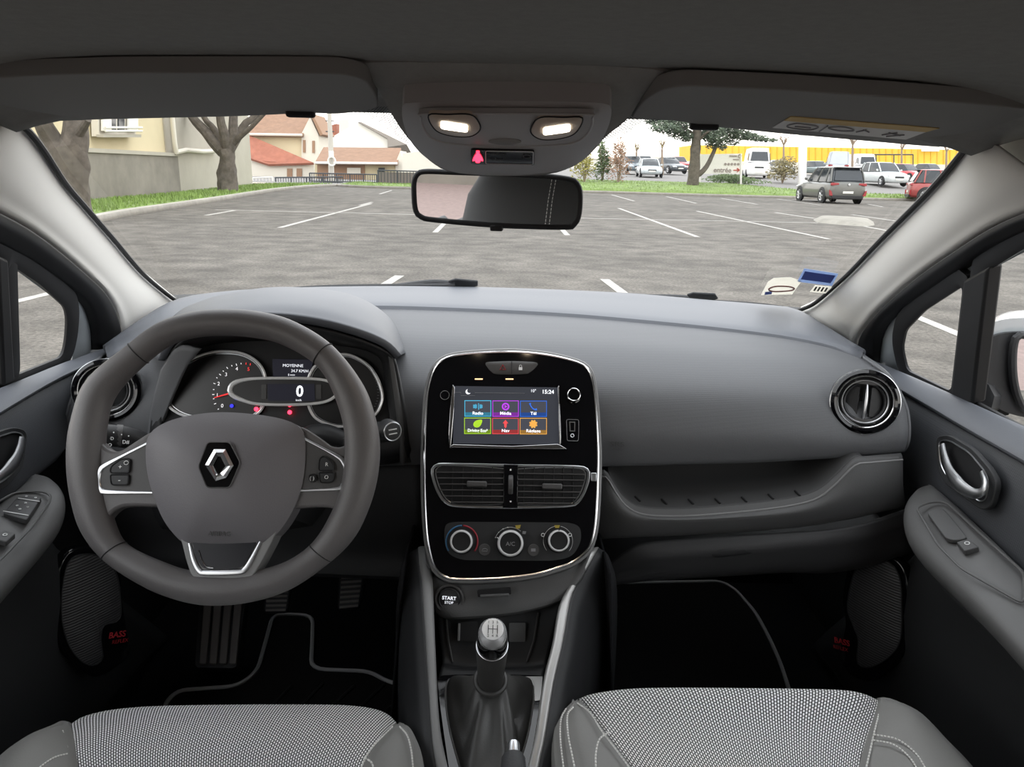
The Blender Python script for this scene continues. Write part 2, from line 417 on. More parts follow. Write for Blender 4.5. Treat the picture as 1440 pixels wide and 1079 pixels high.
# tongue of the headliner that runs down around the overhead console
OC = Fr((0, .86, 1.262), V((0, -.16, -.175)), up=V((0, -1, 1)))   # plane of the overhead console
OC = Fr(V((0, .87, 1.2620)), V((0, -.40, -.92)))
tong = [(470, 98), (505, 106), (531, 124), (549, 158), (575, 196), (608, 229), (640, 243), (712, 248), (782, 243), (818, 224), (850, 194), (884, 166), (905, 138), (960, 112), (900, 96), (712, 90), (520, 88)]
OCt = OC.moved(-.012)
bm = pillow(cr(OCt.pxs(tong), 72, True), OC.N, .006, .03, 6)
struct('headliner_tongue', bm, M['headliner'], ceil_)

# windscreen
G = []
for j in range(11):
    z = .925 + (1.30 - .925) * j / 10
    G.append([V((x, ws_y(x, z), z)) for x in [-.74 + 1.48 * i / 20 for i in range(21)]])
bm = BM(); quad_grid(bm, G); ws = struct('window_1', bm, M['glass'], solid=.004, loc=(0, 1.4, .95))
seal_l = [(10, 160), (40, 184), (62, 212), (92, 258), (120, 291), (160, 337), (200, 384), (235, 414), (252, 426)]
seal_r = [(1376, 190), (1357, 210), (1322, 252), (1290, 286), (1240, 336), (1200, 378), (1180, 397), (1145, 427), (1120, 438)]
for q in (seal_l, seal_r):
    c = cr([onWS(a, b, .006) for a, b in q], 40); struct('seal', tube(c, .0042, 8), M['rubber'], ws)
# printed dot band either side of the overhead console (real dots on the glass)
def dots_mat():
    m = bpy.data.materials.new('printed_dots'); m.use_nodes = True; nt = m.node_tree; b = nt.nodes['Principled BSDF']; b.inputs['Base Color'].default_value = (.02, .02, .02, 1)
    tc = N_(m, 'ShaderNodeTexCoord'); vo = N_(m, 'ShaderNodeTexVoronoi'); vo.inputs['Scale'].default_value = 330; vo.inputs['Randomness'].default_value = 0
    mp = N_(m, 'ShaderNodeMapping'); mp.inputs['Rotation'].default_value = (0, 0, R(45)); nt.links.new(tc.outputs['UV'], mp.inputs[0]); nt.links.new(mp.outputs[0], vo.inputs['Vector'])
    vo.voronoi_dimensions = '2D'
    lt = N_(m, 'ShaderNodeMath'); lt.operation = 'LESS_THAN'; lt.inputs[1].default_value = .36; nt.links.new(vo.outputs['Distance'], lt.inputs[0])
    tr = N_(m, 'ShaderNodeBsdfTransparent'); mx = N_(m, 'ShaderNodeMixShader'); nt.links.new(lt.outputs[0], mx.inputs[0]); nt.links.new(tr.outputs[0], mx.inputs[1]); nt.links.new(b.outputs[0], mx.inputs[2])
    nt.links.new(mx.outputs[0], nt.nodes['Material Output'].inputs[0]); return m
M['dots'] = dots_mat()
for top, bot in (([(480, 150), (530, 150), (570, 150)], [(497, 161), (535, 178), (575, 204)]), ([(850, 158), (900, 158), (960, 165)], [(840, 200), (885, 186), (918, 168)])):
    bm = patch([[onWS(a, b, .003) for a, b in top], [onWS(a, b, .003) for a, b in bot]], 20, 8, smooth=False)
    struct('dotted_print', bm, M['dots'], ws)
# black print along the foot of the glass
bm = patch([[onWS(a, b, .003) for a, b in ((236, 414), (300, 412), (385, 407))], [onWS(a, b, .003) for a, b in ((240, 426), (300, 421), (390, 413))]], 24, 3, smooth=False)

# pillar trims
pl_in = [(0, 150), (36, 184), (58, 212), (88, 258), (116, 291), (156, 337), (196, 384), (231, 414), (249, 428)]
pl_out = [(-60, 268), (0, 297), (40, 318), (75, 343), (112, 374), (148, 408), (165, 436), (171, 460), (173, 482)]
pr_in = [(1380, 190), (1360, 210), (1326, 252), (1294, 286), (1244, 336), (1204, 378), (1184, 397), (1149, 428), (1124, 440)]
pr_out = [(1500, 280), (1440, 298), (1390, 320), (1340, 352), (1290, 386), (1245, 424), (1225, 444), (1207, 470), (1200, 492)]
for i, (sg, pin, pout) in enumerate(((-1, pl_in, pl_out), (1, pr_in, pr_out))):
    a = [onWS(x, y, .004) for x, y in pin]; d = [onS(sg, x, y, .004) for x, y in pout]
    a = cr(a, 24); d = cr(d, 24)
    def between(t, push): return [p.lerp(q, t) + (CAM - p.lerp(q, t)).normalized() * push for p, q in zip(a, d)]
    back = [q + V((sg * .03, .01, -.005)) for q in d]; fr0 = [p + V((sg * .01, .02, .01)) for p in a]
    bm = patch([fr0, a, between(.12, .006), between(.35, .016), between(.6, .018), between(.82, .010), d, back], 24, 4)
    struct('trim_%d' % (i + 1), bm, M['pillar'], solid=.004)
# seam of the roof side trim at the top of the right pillar
bm = tube(cr([onS(1, x, y, .012) for x, y in ((1392, 204), (1399, 214), (1409, 240), (1425, 268), (1446, 288))], 20), .0012, 6)

# weather seals round the door openings, painted body flange behind them
for i, (sg, inner, outer, flo, fli) in enumerate((
    (-1, [(-60, 272), (0, 300), (40, 322), (75, 347), (112, 378), (148, 412), (164, 440), (170, 462), (172, 486)],
         [(-60, 318), (0, 342), (40, 362), (72, 383), (100, 404), (124, 428), (133, 448), (137, 468), (138, 492)],
         [(-60, 305), (0, 330), (60, 366), (110, 403), (140, 440), (146, 500)], [(-60, 340), (0, 366), (50, 400), (88, 430), (102, 452), (102, 520)]),
    (1, [(1500, 282), (1440, 300), (1390, 323), (1340, 355), (1290, 390), (1247, 427), (1228, 447), (1210, 472), (1203, 500)],
        [(1500, 305), (1440, 325), (1390, 350), (1345, 380), (1295, 414), (1258, 440), (1242, 455), (1232, 478), (1228, 512)],
        [(1500, 300), (1440, 320), (1340, 375), (1270, 425), (1236, 455), (1224, 515)], [(1500, 335), (1440, 355), (1350, 405), (1298, 440), (1268, 468), (1262, 530)]))):
    a = Ss(sg, inner, .010); b = Ss(sg, outer, -.004); a, b = cr(a, 30), cr(b, 30)
    m1 = [p.lerp(q, .35) + (CAM - p).normalized() * .012 for p, q in zip(a, b)]; m2 = [p.lerp(q, .75) + (CAM - p).normalized() * .008 for p, q in zip(a, b)]
    struct('trim_%d' % (i + 3), patch([a, m1, m2, b, [q + V((sg * .012, 0, 0)) for q in b]], 30, 5), M['rubber'], solid=.003)
    bm = patch([cr(Ss(sg, flo, -.014), 20), cr(Ss(sg, fli, -.018), 20)], 20, 3, smooth=False)
    struct('trim_%d' % (i + 5), bm, M['paint'], solid=.002)

# roof side rails above the doors
for i, sg in enumerate((-1, 1)):
    rows = []
    for x, z in ((.50, 1.3245), (.56, 1.312), (.588, 1.285), (.594, 1.245), (.604, 1.205), (.62, 1.20)): rows.append([V((sg * (x + (.03 if y > 1 else .006 if y > .9 else 0)), y, z)) for y in (1.02, .93, .84, .5, 0, -.5, -1.2)])
    struct('trim_%d' % (i + 7), patch(rows, 24, 4), M['headliner'] if False else M['pillar'], solid=.004)
# floor pan, toe board, sills, parcel of the body below the glass
struct('floor', patch([[V((-.72, 1.62, .285)), V((.72, 1.62, .285))], [V((-.72, -1.3, .285)), V((.72, -1.3, .285))]], 12, 1, smooth=False), M['carpet'], solid=.02)
struct('wall_front', patch([[V((-.74, 1.66, .89)), V((0, 1.70, .89)), V((.74, 1.66, .89))], [V((-.74, 1.74, .6)), V((0, 1.78, .6)), V((.74, 1.74, .6))], [V((-.74, 1.60, .285)), V((0, 1.60, .285)), V((.74, 1.60, .285))]], 16, 6), M['carpet'], solid=.02)
for nm, sg in (('wall_left', -1), ('wall_right', 1)):
    struct(nm, boxr(sg * .715, sg * .735, -1.3, 1.72, .2, .86), M['dark'])
# ================================================================ dashboard
dash = thing('dashboard', 'wide dark grey soft-touch car dashboard under the windscreen', 'dashboard', (0, 1.3, .95))
DP = {}
# top shelf under the glass
back = Ys((150, 492, 1.26), (200, 455, 1.38), (246, 427, 1.50), (300, 417, 1.57), (380, 411, 1.62), (560, 407, 1.665), (720, 410, 1.67), (880, 417, 1.66), (1000, 427, 1.62), (1080, 434, 1.56), (1122, 440, 1.50), (1165, 468, 1.36), (1212, 500, 1.24))
crease = Ys((150, 502, 1.22), (215, 470, 1.30), (270, 452, 1.33), (340, 440, 1.35), (400, 434, 1.37), (520, 431, 1.40), (640, 434, 1.40), (800, 442, 1.38), (960, 456, 1.35), (1060, 467, 1.32), (1120, 476, 1.29), (1170, 487, 1.25), (1212, 503, 1.21))
ext = [p + V((0, .03, -.06)) for p in back]
mid = [a.lerp(b, .5) + V((0, 0, .004)) for a, b in zip(cr(back, 13), cr(crease, 13))]
shelf = obj('top_shelf', patch([ext, back, mid, crease, [p + V((0, -.004, -.012)) for p in crease]], 60, 5), M['dash_top'], dash, solid=.006)
def row(*p): return Ys(*p)
# passenger pad: from the crease down to the lower lip and under
P0 = row((500, 432, 1.398), (640, 435, 1.398), (800, 443, 1.378), (960, 457, 1.348), (1060, 468, 1.318), (1120, 477, 1.288), (1170, 488, 1.248), (1212, 504, 1.205))
P1 = row((500, 452, 1.30), (640, 455, 1.30), (800, 461, 1.29), (960, 474, 1.27), (1060, 484, 1.25), (1120, 492, 1.23), (1180, 502, 1.205), (1226, 514, 1.18))
P2 = row((500, 485, 1.20), (640, 485, 1.20), (800, 490, 1.195), (960, 500, 1.185), (1060, 508, 1.175), (1130, 515, 1.165), (1195, 522, 1.15), (1252, 534, 1.13))
P3 = row((500, 540, 1.115), (640, 540, 1.115), (800, 543, 1.11), (960, 548, 1.105), (1060, 552, 1.10), (1150, 557, 1.095), (1225, 562, 1.085), (1272, 570, 1.08))
P4 = row((500, 600, 1.085), (640, 600, 1.085), (800, 602, 1.082), (960, 603, 1.075), (1060, 604, 1.07), (1150, 604, 1.065), (1225, 603, 1.06), (1277, 602, 1.055))
P5 = row((500, 640, 1.085), (640, 640, 1.085), (800, 641, 1.082), (960, 639, 1.075), (1060, 637, 1.07), (1150, 633, 1.062), (1225, 629, 1.055), (1275, 624, 1.052))
P6 = row((500, 656, 1.098), (640, 656, 1.098), (800, 657, 1.095), (960, 654, 1.09), (1060, 651, 1.085), (1150, 646, 1.078), (1225, 641, 1.07), (1268, 636, 1.066))
P7 = [p + V((0, .05, .004)) for p in P6]; P8 = [p + V((0, .16, .03)) for p in P6]
pad = obj('passenger_pad', patch([P0, P1, P2, P3, P4, P5, P6, P7, P8], 60, 6), M['dash'], dash, solid=.006)
obj('end_cap', patch([[r_[-1] for r_ in (P0, P1, P2, P3, P4, P5, P6)], [r_[-1] + V((.012, .05, 0)) for r_ in (P0, P1, P2, P3, P4, P5, P6)], [r_[-1] + V((.014, .16, 0)) for r_ in (P0, P1, P2, P3, P4, P5, P6)]], 24, 4), M['dash'], dash, solid=.004)
# driver end pad around the left vent
L0 = row((140, 508, 1.21), (180, 487, 1.265), (215, 471, 1.298), (250, 459, 1.318), (330, 444, 1.345))
L1 = row((122, 522, 1.17), (165, 505, 1.20), (205, 490, 1.215), (245, 478, 1.225), (330, 470, 1.235))
L2 = row((106, 550, 1.13), (150, 545, 1.135), (195, 540, 1.14), (235, 535, 1.14), (330, 530, 1.15))
L3 = row((94, 590, 1.11), (140, 590, 1.105), (180, 590, 1.105), (222, 590, 1.11), (330, 590, 1.12))
L4 = row((88, 612, 1.11), (140, 622, 1.105), (180, 630, 1.105), (222, 635, 1.11), (330, 640, 1.12))
L5 = row((91, 622, 1.12), (140, 638, 1.12), (180, 645, 1.12), (222, 650, 1.12), (330, 655, 1.13))
L6 = [p + V((0, .10, .01)) for p in L5]
obj('driver_end_pad', patch([L0, L1, L2, L3, L4, L5, L6], 40, 6), M['dash'], dash, solid=.006)
Ls = (L0, L1, L2, L3, L4, L5)
obj('end_cap', patch([[r_[0] for r_ in Ls], [r_[0] + V((-.012, .05, 0)) for r_ in Ls], [r_[0] + V((-.014, .16, 0)) for r_ in Ls]], 24, 4), M['dash'], dash, solid=.004)
# instrument hood
H0 = row((232, 508, 1.075), (246, 484, 1.06), (275, 464, 1.045), (320, 454, 1.035), (385, 451, 1.03), (450, 459, 1.03), (505, 474, 1.035), (540, 489, 1.045), (556, 505, 1.06))
H1 = row((225, 500, 1.10), (244, 470, 1.09), (275, 450, 1.085), (320, 440, 1.08), (385, 434, 1.08), (450, 440, 1.08), (505, 457, 1.085), (541, 477, 1.09), (559, 502, 1.10))
H2 = row((222, 497, 1.20), (248, 456, 1.20), (280, 438, 1.20), (320, 427, 1.20), (385, 418, 1.20), (450, 422, 1.20), (505, 436, 1.20), (545, 464, 1.20), (563, 500, 1.19))
H3 = row((225, 492, 1.30), (258, 448, 1.33), (290, 432, 1.35), (325, 422, 1.36), (385, 413, 1.37), (450, 415, 1.37), (503, 426, 1.36), (545, 455, 1.32), (566, 498, 1.26))
H4 = [p + V((0, .10, -.05)) for p in H3]
obj('instrument_hood', patch([H0, H1, H2, H3, H4], 48, 6), M['dash_top'], dash, solid=.010)
# binnacle walls, from the hood lip down into the instrument plane
CL = Fr(at(385, 545, 1.135), V((0, -.94, .34)))
front = row((232, 510, 1.077), (246, 486, 1.063), (275, 466, 1.048), (320, 456, 1.038), (385, 453, 1.033), (450, 461, 1.033), (505, 476, 1.038), (540, 491, 1.048), (556, 507, 1.063), (566, 560, 1.075), (574, 615, 1.08), (560, 648, 1.085), (400, 655, 1.085), (240, 650, 1.085), (216, 640, 1.085), (214, 600, 1.08), (222, 550, 1.08))
backl = CL.pxs([(246, 508), (258, 494), (285, 484), (325, 478), (385, 476), (450, 480), (500, 486), (530, 496), (541, 512), (546, 560), (548, 600), (540, 622), (400, 628), (245, 622), (230, 610), (230, 580), (234, 545)])
fa, fb = cr(front, 80, True), cr(backl, 80, True)
bm = BM(); quad_grid(bm, [fa, [p.lerp(q, .5) for p, q in zip(fa, fb)], fb], closed_u=True); face_cam(bm)
obj('binnacle_shroud', bm, M['dark'], dash, solid=-.004)
# left flank strip (lighter) and right flank panel of the binnacle
fl = [row((226, 520, 1.072), (250, 487, 1.062), (281, 492, 1.058)), row((212, 575, 1.076), (232, 548, 1.07), (258, 524, 1.066)), row((204, 640, 1.08), (216, 615, 1.075), (226, 596, 1.072))]
obj('binnacle_flank', patch(fl, 10, 6), M['dash'], dash, solid=.006)
bm = patch([row((551, 497, 1.058), (556, 503, 1.07)), row((557, 540, 1.062), (565, 540, 1.085)), row((563, 590, 1.065), (573, 585, 1.09)), row((567, 652, 1.07), (583, 650, 1.095))], 6, 6)
obj('binnacle_flank', bm, M['dash_low'], dash, solid=.006)
# lower dash, driver side: knee panel
K0 = row((86, 626, 1.14), (200, 652, 1.12), (330, 655, 1.11), (450, 655, 1.10), (596, 650, 1.09))
K1 = row((98, 690, 1.12), (200, 700, 1.105), (330, 702, 1.10), (450, 702, 1.095), (598, 700, 1.085))
K2 = row((120, 745, 1.13), (200, 757, 1.11), (330, 765, 1.105), (450, 772, 1.10), (600, 780, 1.09))
K3 = row((150, 785, 1.17), (210, 795, 1.14), (330, 803, 1.13), (450, 808, 1.12), (602, 812, 1.11))
K4 = [p + V((0, .25, .02)) for p in K3]
obj('knee_panel', patch([K0, K1, K2, K3, K4], 30, 5), M['dark'], dash, solid=.006)
# steering column shroud
bm = loft([[onY(x, y, 1.10) for x, y in rp] for rp in ([(215, 650), (300, 640), (400, 640), (470, 652), (480, 690), (440, 740), (330, 760), (225, 745), (205, 700)],)] + [[onY(x, y, .985) for x, y in [(240, 660), (305, 648), (380, 648), (430, 662), (440, 690), (410, 730), (320, 745), (245, 730), (232, 700)]]])
obj('column_shroud', bm, M['dark'], dash, bevel=.006)
# lower dash, passenger side: storage shelf and its lip
T0 = row((838, 662, 1.085), (852, 662, 1.075), (866, 684, 1.065), (880, 702, 1.058), (905, 714, 1.052), (960, 716, 1.048), (1030, 711, 1.044), (1100, 703, 1.042), (1145, 692, 1.040), (1172, 672, 1.042), (1200, 645, 1.045), (1222, 641, 1.05), (1267, 637, 1.056))
T1 = [p + V((0, -.008, -.008)) for p in T0]
T2 = row((838, 715, 1.066), (850, 717, 1.056), (866, 722, 1.046), (880, 727, 1.040), (905, 732, 1.035), (960, 733, 1.03), (1030, 730, 1.027), (1100, 725, 1.025), (1145, 718, 1.025), (1172, 710, 1.026), (1200, 700, 1.028), (1230, 690, 1.034), (1270, 680, 1.046))
T3 = row((838, 757, 1.08), (850, 757, 1.07), (866, 756, 1.062), (880, 756, 1.057), (905, 755, 1.052), (960, 753, 1.048), (1030, 749, 1.045), (1100, 744, 1.044), (1145, 739, 1.045), (1172, 734, 1.047), (1200, 729, 1.049), (1230, 722, 1.053), (1272, 712, 1.06))
T4 = [p + V((0, .03, -.006)) for p in T3]
obj('shelf_lip', patch([T0, T1, T2, T3, T4], 70, 6), M['dash_low'], dash, solid=.004)
obj('lip_highlight', tube(cr(T1, 60), .0016, 6), M['rail'], dash)  # highlight along the shelf lip, put in as a thin lighter grey bar
tb = cr(T0, 50); rim = tb[3:44]
F1 = [p + V((0, .035, .004)) for p in rim]; F2 = [V((p.x * .97 + .02, 1.155, lerp(p.z, max(p.z, .80), .25) + .006)) for p in rim]
tray = obj('shelf_tray', patch([rim, F1, F2, [V((p.x, 1.19, p.z + .10)) for p in F2], [V((p.x, 1.19, .90)) for p in F2]], 50, 5), mat('tray_liner', (.050, .050, .051), .7, grain=.2), dash, solid=.003)
for k in range(7):
    px = 893 + k * 37.5; y0 = (703, 707, 707, 706, 704, 700, 695)[k]
    a, b = on(tray, [(px, y0 - 4), (px + 7, y0 + 3)], .001); obj('tray_rib', tube([a, b], .0016, 6), M['black'], dash)
# glovebox
Gp = row((842, 812, 1.115), (850, 800, 1.09), (880, 775, 1.075), (905, 763, 1.068), (960, 758, 1.062), (1030, 753, 1.058), (1100, 749, 1.056), (1160, 745, 1.056), (1215, 735, 1.06), (1272, 716, 1.07))
Gm = row((842, 815, 1.10), (860, 806, 1.085), (890, 795, 1.07), (920, 788, 1.06), (960, 783, 1.055), (1030, 778, 1.05), (1100, 773, 1.05), (1160, 768, 1.052), (1215, 760, 1.058), (1272, 742, 1.07))
Gb = row((842, 812, 1.12), (860, 810, 1.11), (890, 808, 1.10), (920, 806, 1.10), (960, 804, 1.10), (1030, 800, 1.10), (1100, 796, 1.10), (1160, 797, 1.10), (1215, 788, 1.10), (1272, 770, 1.105))
gb = obj('glovebox', patch([Gp, Gm, Gb, [p + V((0, .22, .03)) for p in Gb]], 50, 6), mat('glovebox_grain', (.042, .042, .044), .55, grain=.3, gscale=650), dash, solid=.006)
GH = Fr(onY(1035, 776, 1.045), V((0, -1, .12)))
obj('glovebox_handle', pillow(cr(GH.pxs([(1000, 779), (1010, 771), (1035, 768), (1068, 767), (1070, 771), (1060, 778), (1035, 782), (1008, 784)]), 40, True), GH.N, .004, .012), M['dark'], gb)
# tweeter covers and demister slots
for (px, py, rx, ry) in ((271, 437, 22, 6.5), (1101, 453, 22, 7)):
    o = on(shelf, [(px + rx * math.cos(a), py + ry * math.sin(a)) for a in [2 * PI * i / 36 for i in range(36)]], .0008); n = hit(shelf, px, py)[1]
    tw = obj('tweeter_cover', pillow(o, n, .003, .004, 5), M['dash_low'], dash); obj('tweeter_rim', tube(o, .0016, 6, True), M['dash_top'], tw)
for q in ([(588, 432.5), (640, 431.2), (697, 432), (697, 434.5), (640, 434.5), (600, 434.5)], [(722, 432.5), (770, 434.6), (815, 438), (828, 440), (800, 440), (722, 436)]):
    obj('demister_slot', plate(on(shelf, q, .0012), V((0, -.1, 1)), .004), M['black'], dash)
# embossed airbag mark on the passenger pad
_p, _n = hit(pad, 868, 627); AF = Fr(_p, _n)
lettering('airbag_mark', 'SRS', .012, AF, AF.px(868, 625, .0006), M['dash_low'], dash, sx=1.25)
lettering('airbag_mark', 'AIRBAG', .004, AF, AF.px(868, 632, .0006), M['dash_low'], dash, sx=1.1)
# cowl strip seen through the foot of the windscreen
bm = patch([row((236, 415, 1.72), (400, 409, 1.80), (560, 402, 1.84), (720, 405, 1.85), (900, 413, 1.83), (1040, 425, 1.78), (1130, 433, 1.70)), row((236, 432, 1.66), (400, 416, 1.74), (560, 409, 1.78), (720, 413, 1.79), (900, 422, 1.77), (1040, 434, 1.72), (1130, 445, 1.66))], 40, 4, smooth=False)
single('scuttle_panel', bm, M['dark'], 'black plastic scuttle strip outside along the foot of the windscreen', 'scuttle panel', solid=.01)
# ================================================================ centre stack
ST = Fr(at(718, 655, 1.09), V((0, -.88, .475)))
def em(name, rgb, s): return mat(name, srgb(*rgb)[:3], .5, emit=s / 2 ** EXPO, spec=.2)
M['scr'] = em('screen_backlight', (46, 48, 54), 1.0)
M['lcdtext'] = em('lit_white_text', (235, 238, 245), 1.0)
M['amber'] = em('amber_indicator', (255, 205, 150), 1.6)
stack = thing('centre_stack', 'piano black centre console panel with touchscreen, air vents and climate dials', 'centre stack', ST.px(718, 810))
so = [(597, 655), (597.5, 620), (599, 580), (601.5, 549), (608, 524), (617, 510), (635, 501), (671, 496.5), (720, 495), (761, 498), (797, 505), (822, 514.5), (832, 530), (837, 562), (840, 610), (841, 650), (838.5, 725), (832, 762), (823, 777), (806, 790), (788, 797), (752, 807.5), (698, 813.5), (644, 814.5), (626, 811), (612, 799), (604.5, 776), (600, 748), (597.5, 700)]
sp_ = cr(ST.pxs(so), 120, True)
obj('bezel_panel', plate(sp_, ST.N, .10), M['gloss'], stack, bevel=.002)
obj('bezel_trim', tube(sp_, .0019, 8, True), M['chrome'], stack)
obj('bezel_trim', tube([p - ST.N * .006 + (p - ST.px(718, 655)).normalized() * .003 for p in sp_], .0035, 8, True), M['rail'], stack)
# hazard and lock buttons
pod = ST.pxs([(683, 510), (700, 508.5), (719, 508), (740, 508.5), (756, 510.5), (753, 517), (746, 523), (738, 526), (700, 526.5), (690, 522), (685, 516)], .001)
o = obj('button_pod', pillow(cr(pod, 50, True), ST.N, .0022, .004, 5), M['spoke'], stack)
obj('button_gap', tube([ST.px(719.5, 508.5, .0034), ST.px(719.5, 526, .0034)], .0006, 6), M['black'], o)
tri = [ST.px(x, y, .0036) for x, y in ((703, 520), (711, 520), (707, 513))]
obj('hazard_triangle', tube(tri, .0006, 6, True), M['red_dim'], o)
b = plate(ST.pxs([(729.5, 516.5), (734.5, 516.5), (734.5, 520.5), (729.5, 520.5)], .0038), ST.N, .0005); tube(ST.pxs([(730.5, 516.5), (730.5, 514.2), (732, 513.2), (733.5, 514.2), (733.5, 516.5)], .0038), .0004, 6, bm=b)
obj('padlock_symbol', b, M['white'], o)
for x in (673.3, 716.5): obj('indicator_light', plate(ST.pxs([(x - 5.5, 532.4), (x + 5.5, 532.4), (x + 5.5, 534), (x - 5.5, 534)], .0006), ST.N, .001), M['amber'], stack)
# touchscreen
scr = obj('touchscreen', plate(ST.pxs([(638, 543), (785.5, 545), (786, 625.5), (637, 624)], .0005), ST.N, .002), M['scr'], stack)
def scr_pl(pts, n): return plate(ST.pxs(pts, n), ST.N, .0004)
for nm, pts in (('screen_trim', [(636.5, 541), (639.5, 545), (638, 580), (634, 627), (632, 628), (631, 610), (633, 575)]), ('screen_trim', [(786, 541.5), (784.5, 545), (785.5, 580), (787, 625), (789, 624), (788.5, 600), (787, 570)]),
                ('screen_trim', [(631.5, 629), (637, 625), (720, 627.5), (784, 624.5), (788, 626), (797, 631.5), (720, 631)])):
    obj(nm, plate(ST.pxs(pts, .0045), ST.N, .005), M['chrome'], stack, bevel=.0005)
tiles = [((653.2, 563.2, 690.7, 586), (70, 165, 200), 'Radio'), ((692.5, 563.4, 729.5, 586.2), (165, 60, 205), 'Média'), ((731.3, 563.7, 769, 586.4), (45, 95, 190), 'Tél'),
         ((652.8, 587.6, 690.4, 610.4), (150, 190, 45), 'Driving Eco²'), ((692.2, 588, 729.4, 610.6), (205, 70, 72), 'Nav'), ((731, 588, 769, 611), (205, 150, 70), 'Réglage')]
M['tile_in'] = em('tile_fill', (58, 60, 68), 1.0)
for i, ((x0, y0, x1, y1), c, t) in enumerate(tiles):
    mc = em('tile_colour', c, 1.0); mb = em('tile_glow', tuple(int(v * .62) for v in c), 1.0)
    tl = obj('app_tile', scr_pl([(x0, y0), (x1, y0), (x1, y1), (x0, y1)], .0008), mc, stack, flat=True)
    k = .9
    bm = scr_pl([(x0 + k, y0 + k), (x1 - k, y0 + k), (x1 - k, y1 - 6), (x0 + k, y1 - 6)], .0011); obj('tile_face', bm, M['tile_in'], tl, flat=True)
    obj('tile_glow', scr_pl([(x0 + k, y1 - 6), (x1 - k, y1 - 6), (x1 - k, y1 - k), (x0 + k, y1 - k)], .0011), mb, tl, flat=True)
    cx, cy = (x0 + x1) / 2, y0 + 8.5; P = lambda pts, n=.0016: ST.pxs([(cx + a, cy + b_) for a, b_ in pts], n)
    if i == 0:
        b = BM()
        for q, h in ((-6, 2.5), (-4.6, 2.5), (-3.2, 3.2), (-1.8, 2.5), (3.2, 2.8), (4.6, 2.8), (6, 2.2)): plate(P([(q - .45, -h), (q + .45, -h), (q + .45, h), (q - .45, h)]), ST.N, .0003, bm=b)
        plate(P([(.6, -4.5), (1.5, -4.5), (1.5, 4.5), (.6, 4.5)]), ST.N, .0003, bm=b)
    elif i == 1:
        b = ring(ST.circ(ST.px(cx, cy, .0016), .0056), ST.circ(ST.px(cx, cy, .0016), .0034), ST.N, .0004); plate(P([(-1.4, -2.4), (2.6, 0), (-1.4, 2.4)]), ST.N, .0003, bm=b)
    elif i == 2: b = tube(cr(P([(-5, -5), (-4, -1.5), (-1.5, 2), (2, 4), (5, 3.6)]), 16), [.0014, .0016, .0011, .0009, .0008, .0008, .0008, .0008, .0008, .0008, .0008, .0009, .001, .0013, .0016, .0013], 8)
    elif i == 3: b = plate(cr(P([(6, -5.5), (5.5, 0), (2, 4.5), (-3, 5), (-6, 2), (-5, -2), (-1, -4.8)]), 40, True), ST.N, .0004); tube(cr(P([(-4, 5), (-1, 1.5), (3, -1)], .002), 10), .0004, 6, bm=b)
    elif i == 4: b = plate(P([(0, -6), (4, -1), (2, -1), (1.5, 4), (0, 6), (-1.5, 4), (-2, -1), (-4, -1)]), ST.N, .0004)
    else: b = ring([p for j in range(24) for p in [ST.px(cx + math.cos(2 * PI * j / 24) * (6 if j % 3 else 4.4), cy + math.sin(2 * PI * j / 24) * (6 if j % 3 else 4.4), .0016)]], ST.circ(ST.px(cx, cy, .0016), .0019, k=24), ST.N, .0004)
    obj('app_icon', b, mc, tl)
    lettering('app_name', t, .0063, ST, ST.px(cx, y1 - 4.6, .0016), M['lcdtext'], tl, sx=.92 if i == 3 else 1.1, bold=.00012)
lettering('clock_text', '15:24', .0082, ST, ST.px(770.5, 551.5, .0012), M['lcdtext'], scr, bold=.00015)
lettering('temperature_text', '10°', .0062, ST, ST.px(750, 550, .0012), M['lcdtext'], scr)
obj('moon_symbol', plate(cr(ST.pxs([(657.5, 547.5), (655.2, 549.2), (654.8, 552), (656.6, 554.2), (659.4, 554.4), (661.6, 552.8), (659.6, 553), (657.6, 551.8), (656.9, 549.6)], .0012), 40, True), ST.N, .0003), M['lcdtext'], scr)
obj('status_line', tube(ST.pxs([(640, 552), (648, 552), (648, 556.5), (668, 556.5), (668, 552.6), (738, 553.2)], .0008), .00025, 4), M['greyprint'], scr)
# power button, volume knob, USB socket
c = ST.px(625.6, 556.2); o = obj('power_button', lathe(ST, [(.0068, 0), (.0068, .001), (.006, .0016), (0, .0016)], 32, c=c), M['gloss'], stack)
obj('power_ring', tube(ST.circ(c, .0066, .0014), .00035, 6, True), M['rail'], o)
c = ST.px(806, 557); o = obj('volume_knob', lathe(ST, [(.0115, 0), (.0115, .0015), (.0098, .002), (.0098, .009), (.0088, .0105), (.0082, .0095), (0, .0092)], 40, c=c), M['gloss'], stack)
obj('knob_ring', tube(ST.circ(c, .0092, .0102), .0010, 8, True), M['chrome'], o)
u = rounded(ST.pxs([(796.5, 590), (814, 590.5), (813.5, 620.5), (797.5, 620)], .001), .003)
o = obj('usb_socket_plate', plate(u, ST.N, .003), M['gloss'], stack); obj('socket_rim', tube(u, .0004, 6, True), M['greyprint'], o)
obj('usb_port', ring(ST.pxs([(800.5, 593), (809, 593.2), (808.8, 607), (801, 606.8)], .002), ST.pxs([(801.8, 594.3), (807.8, 594.5), (807.6, 605.7), (802.2, 605.5)], .002), ST.N, .002), M['satin'], o)
obj('aux_port', tube(ST.circ(ST.px(804.8, 612.8, .002), .0023), .0006, 6, True), M['satin'], o)
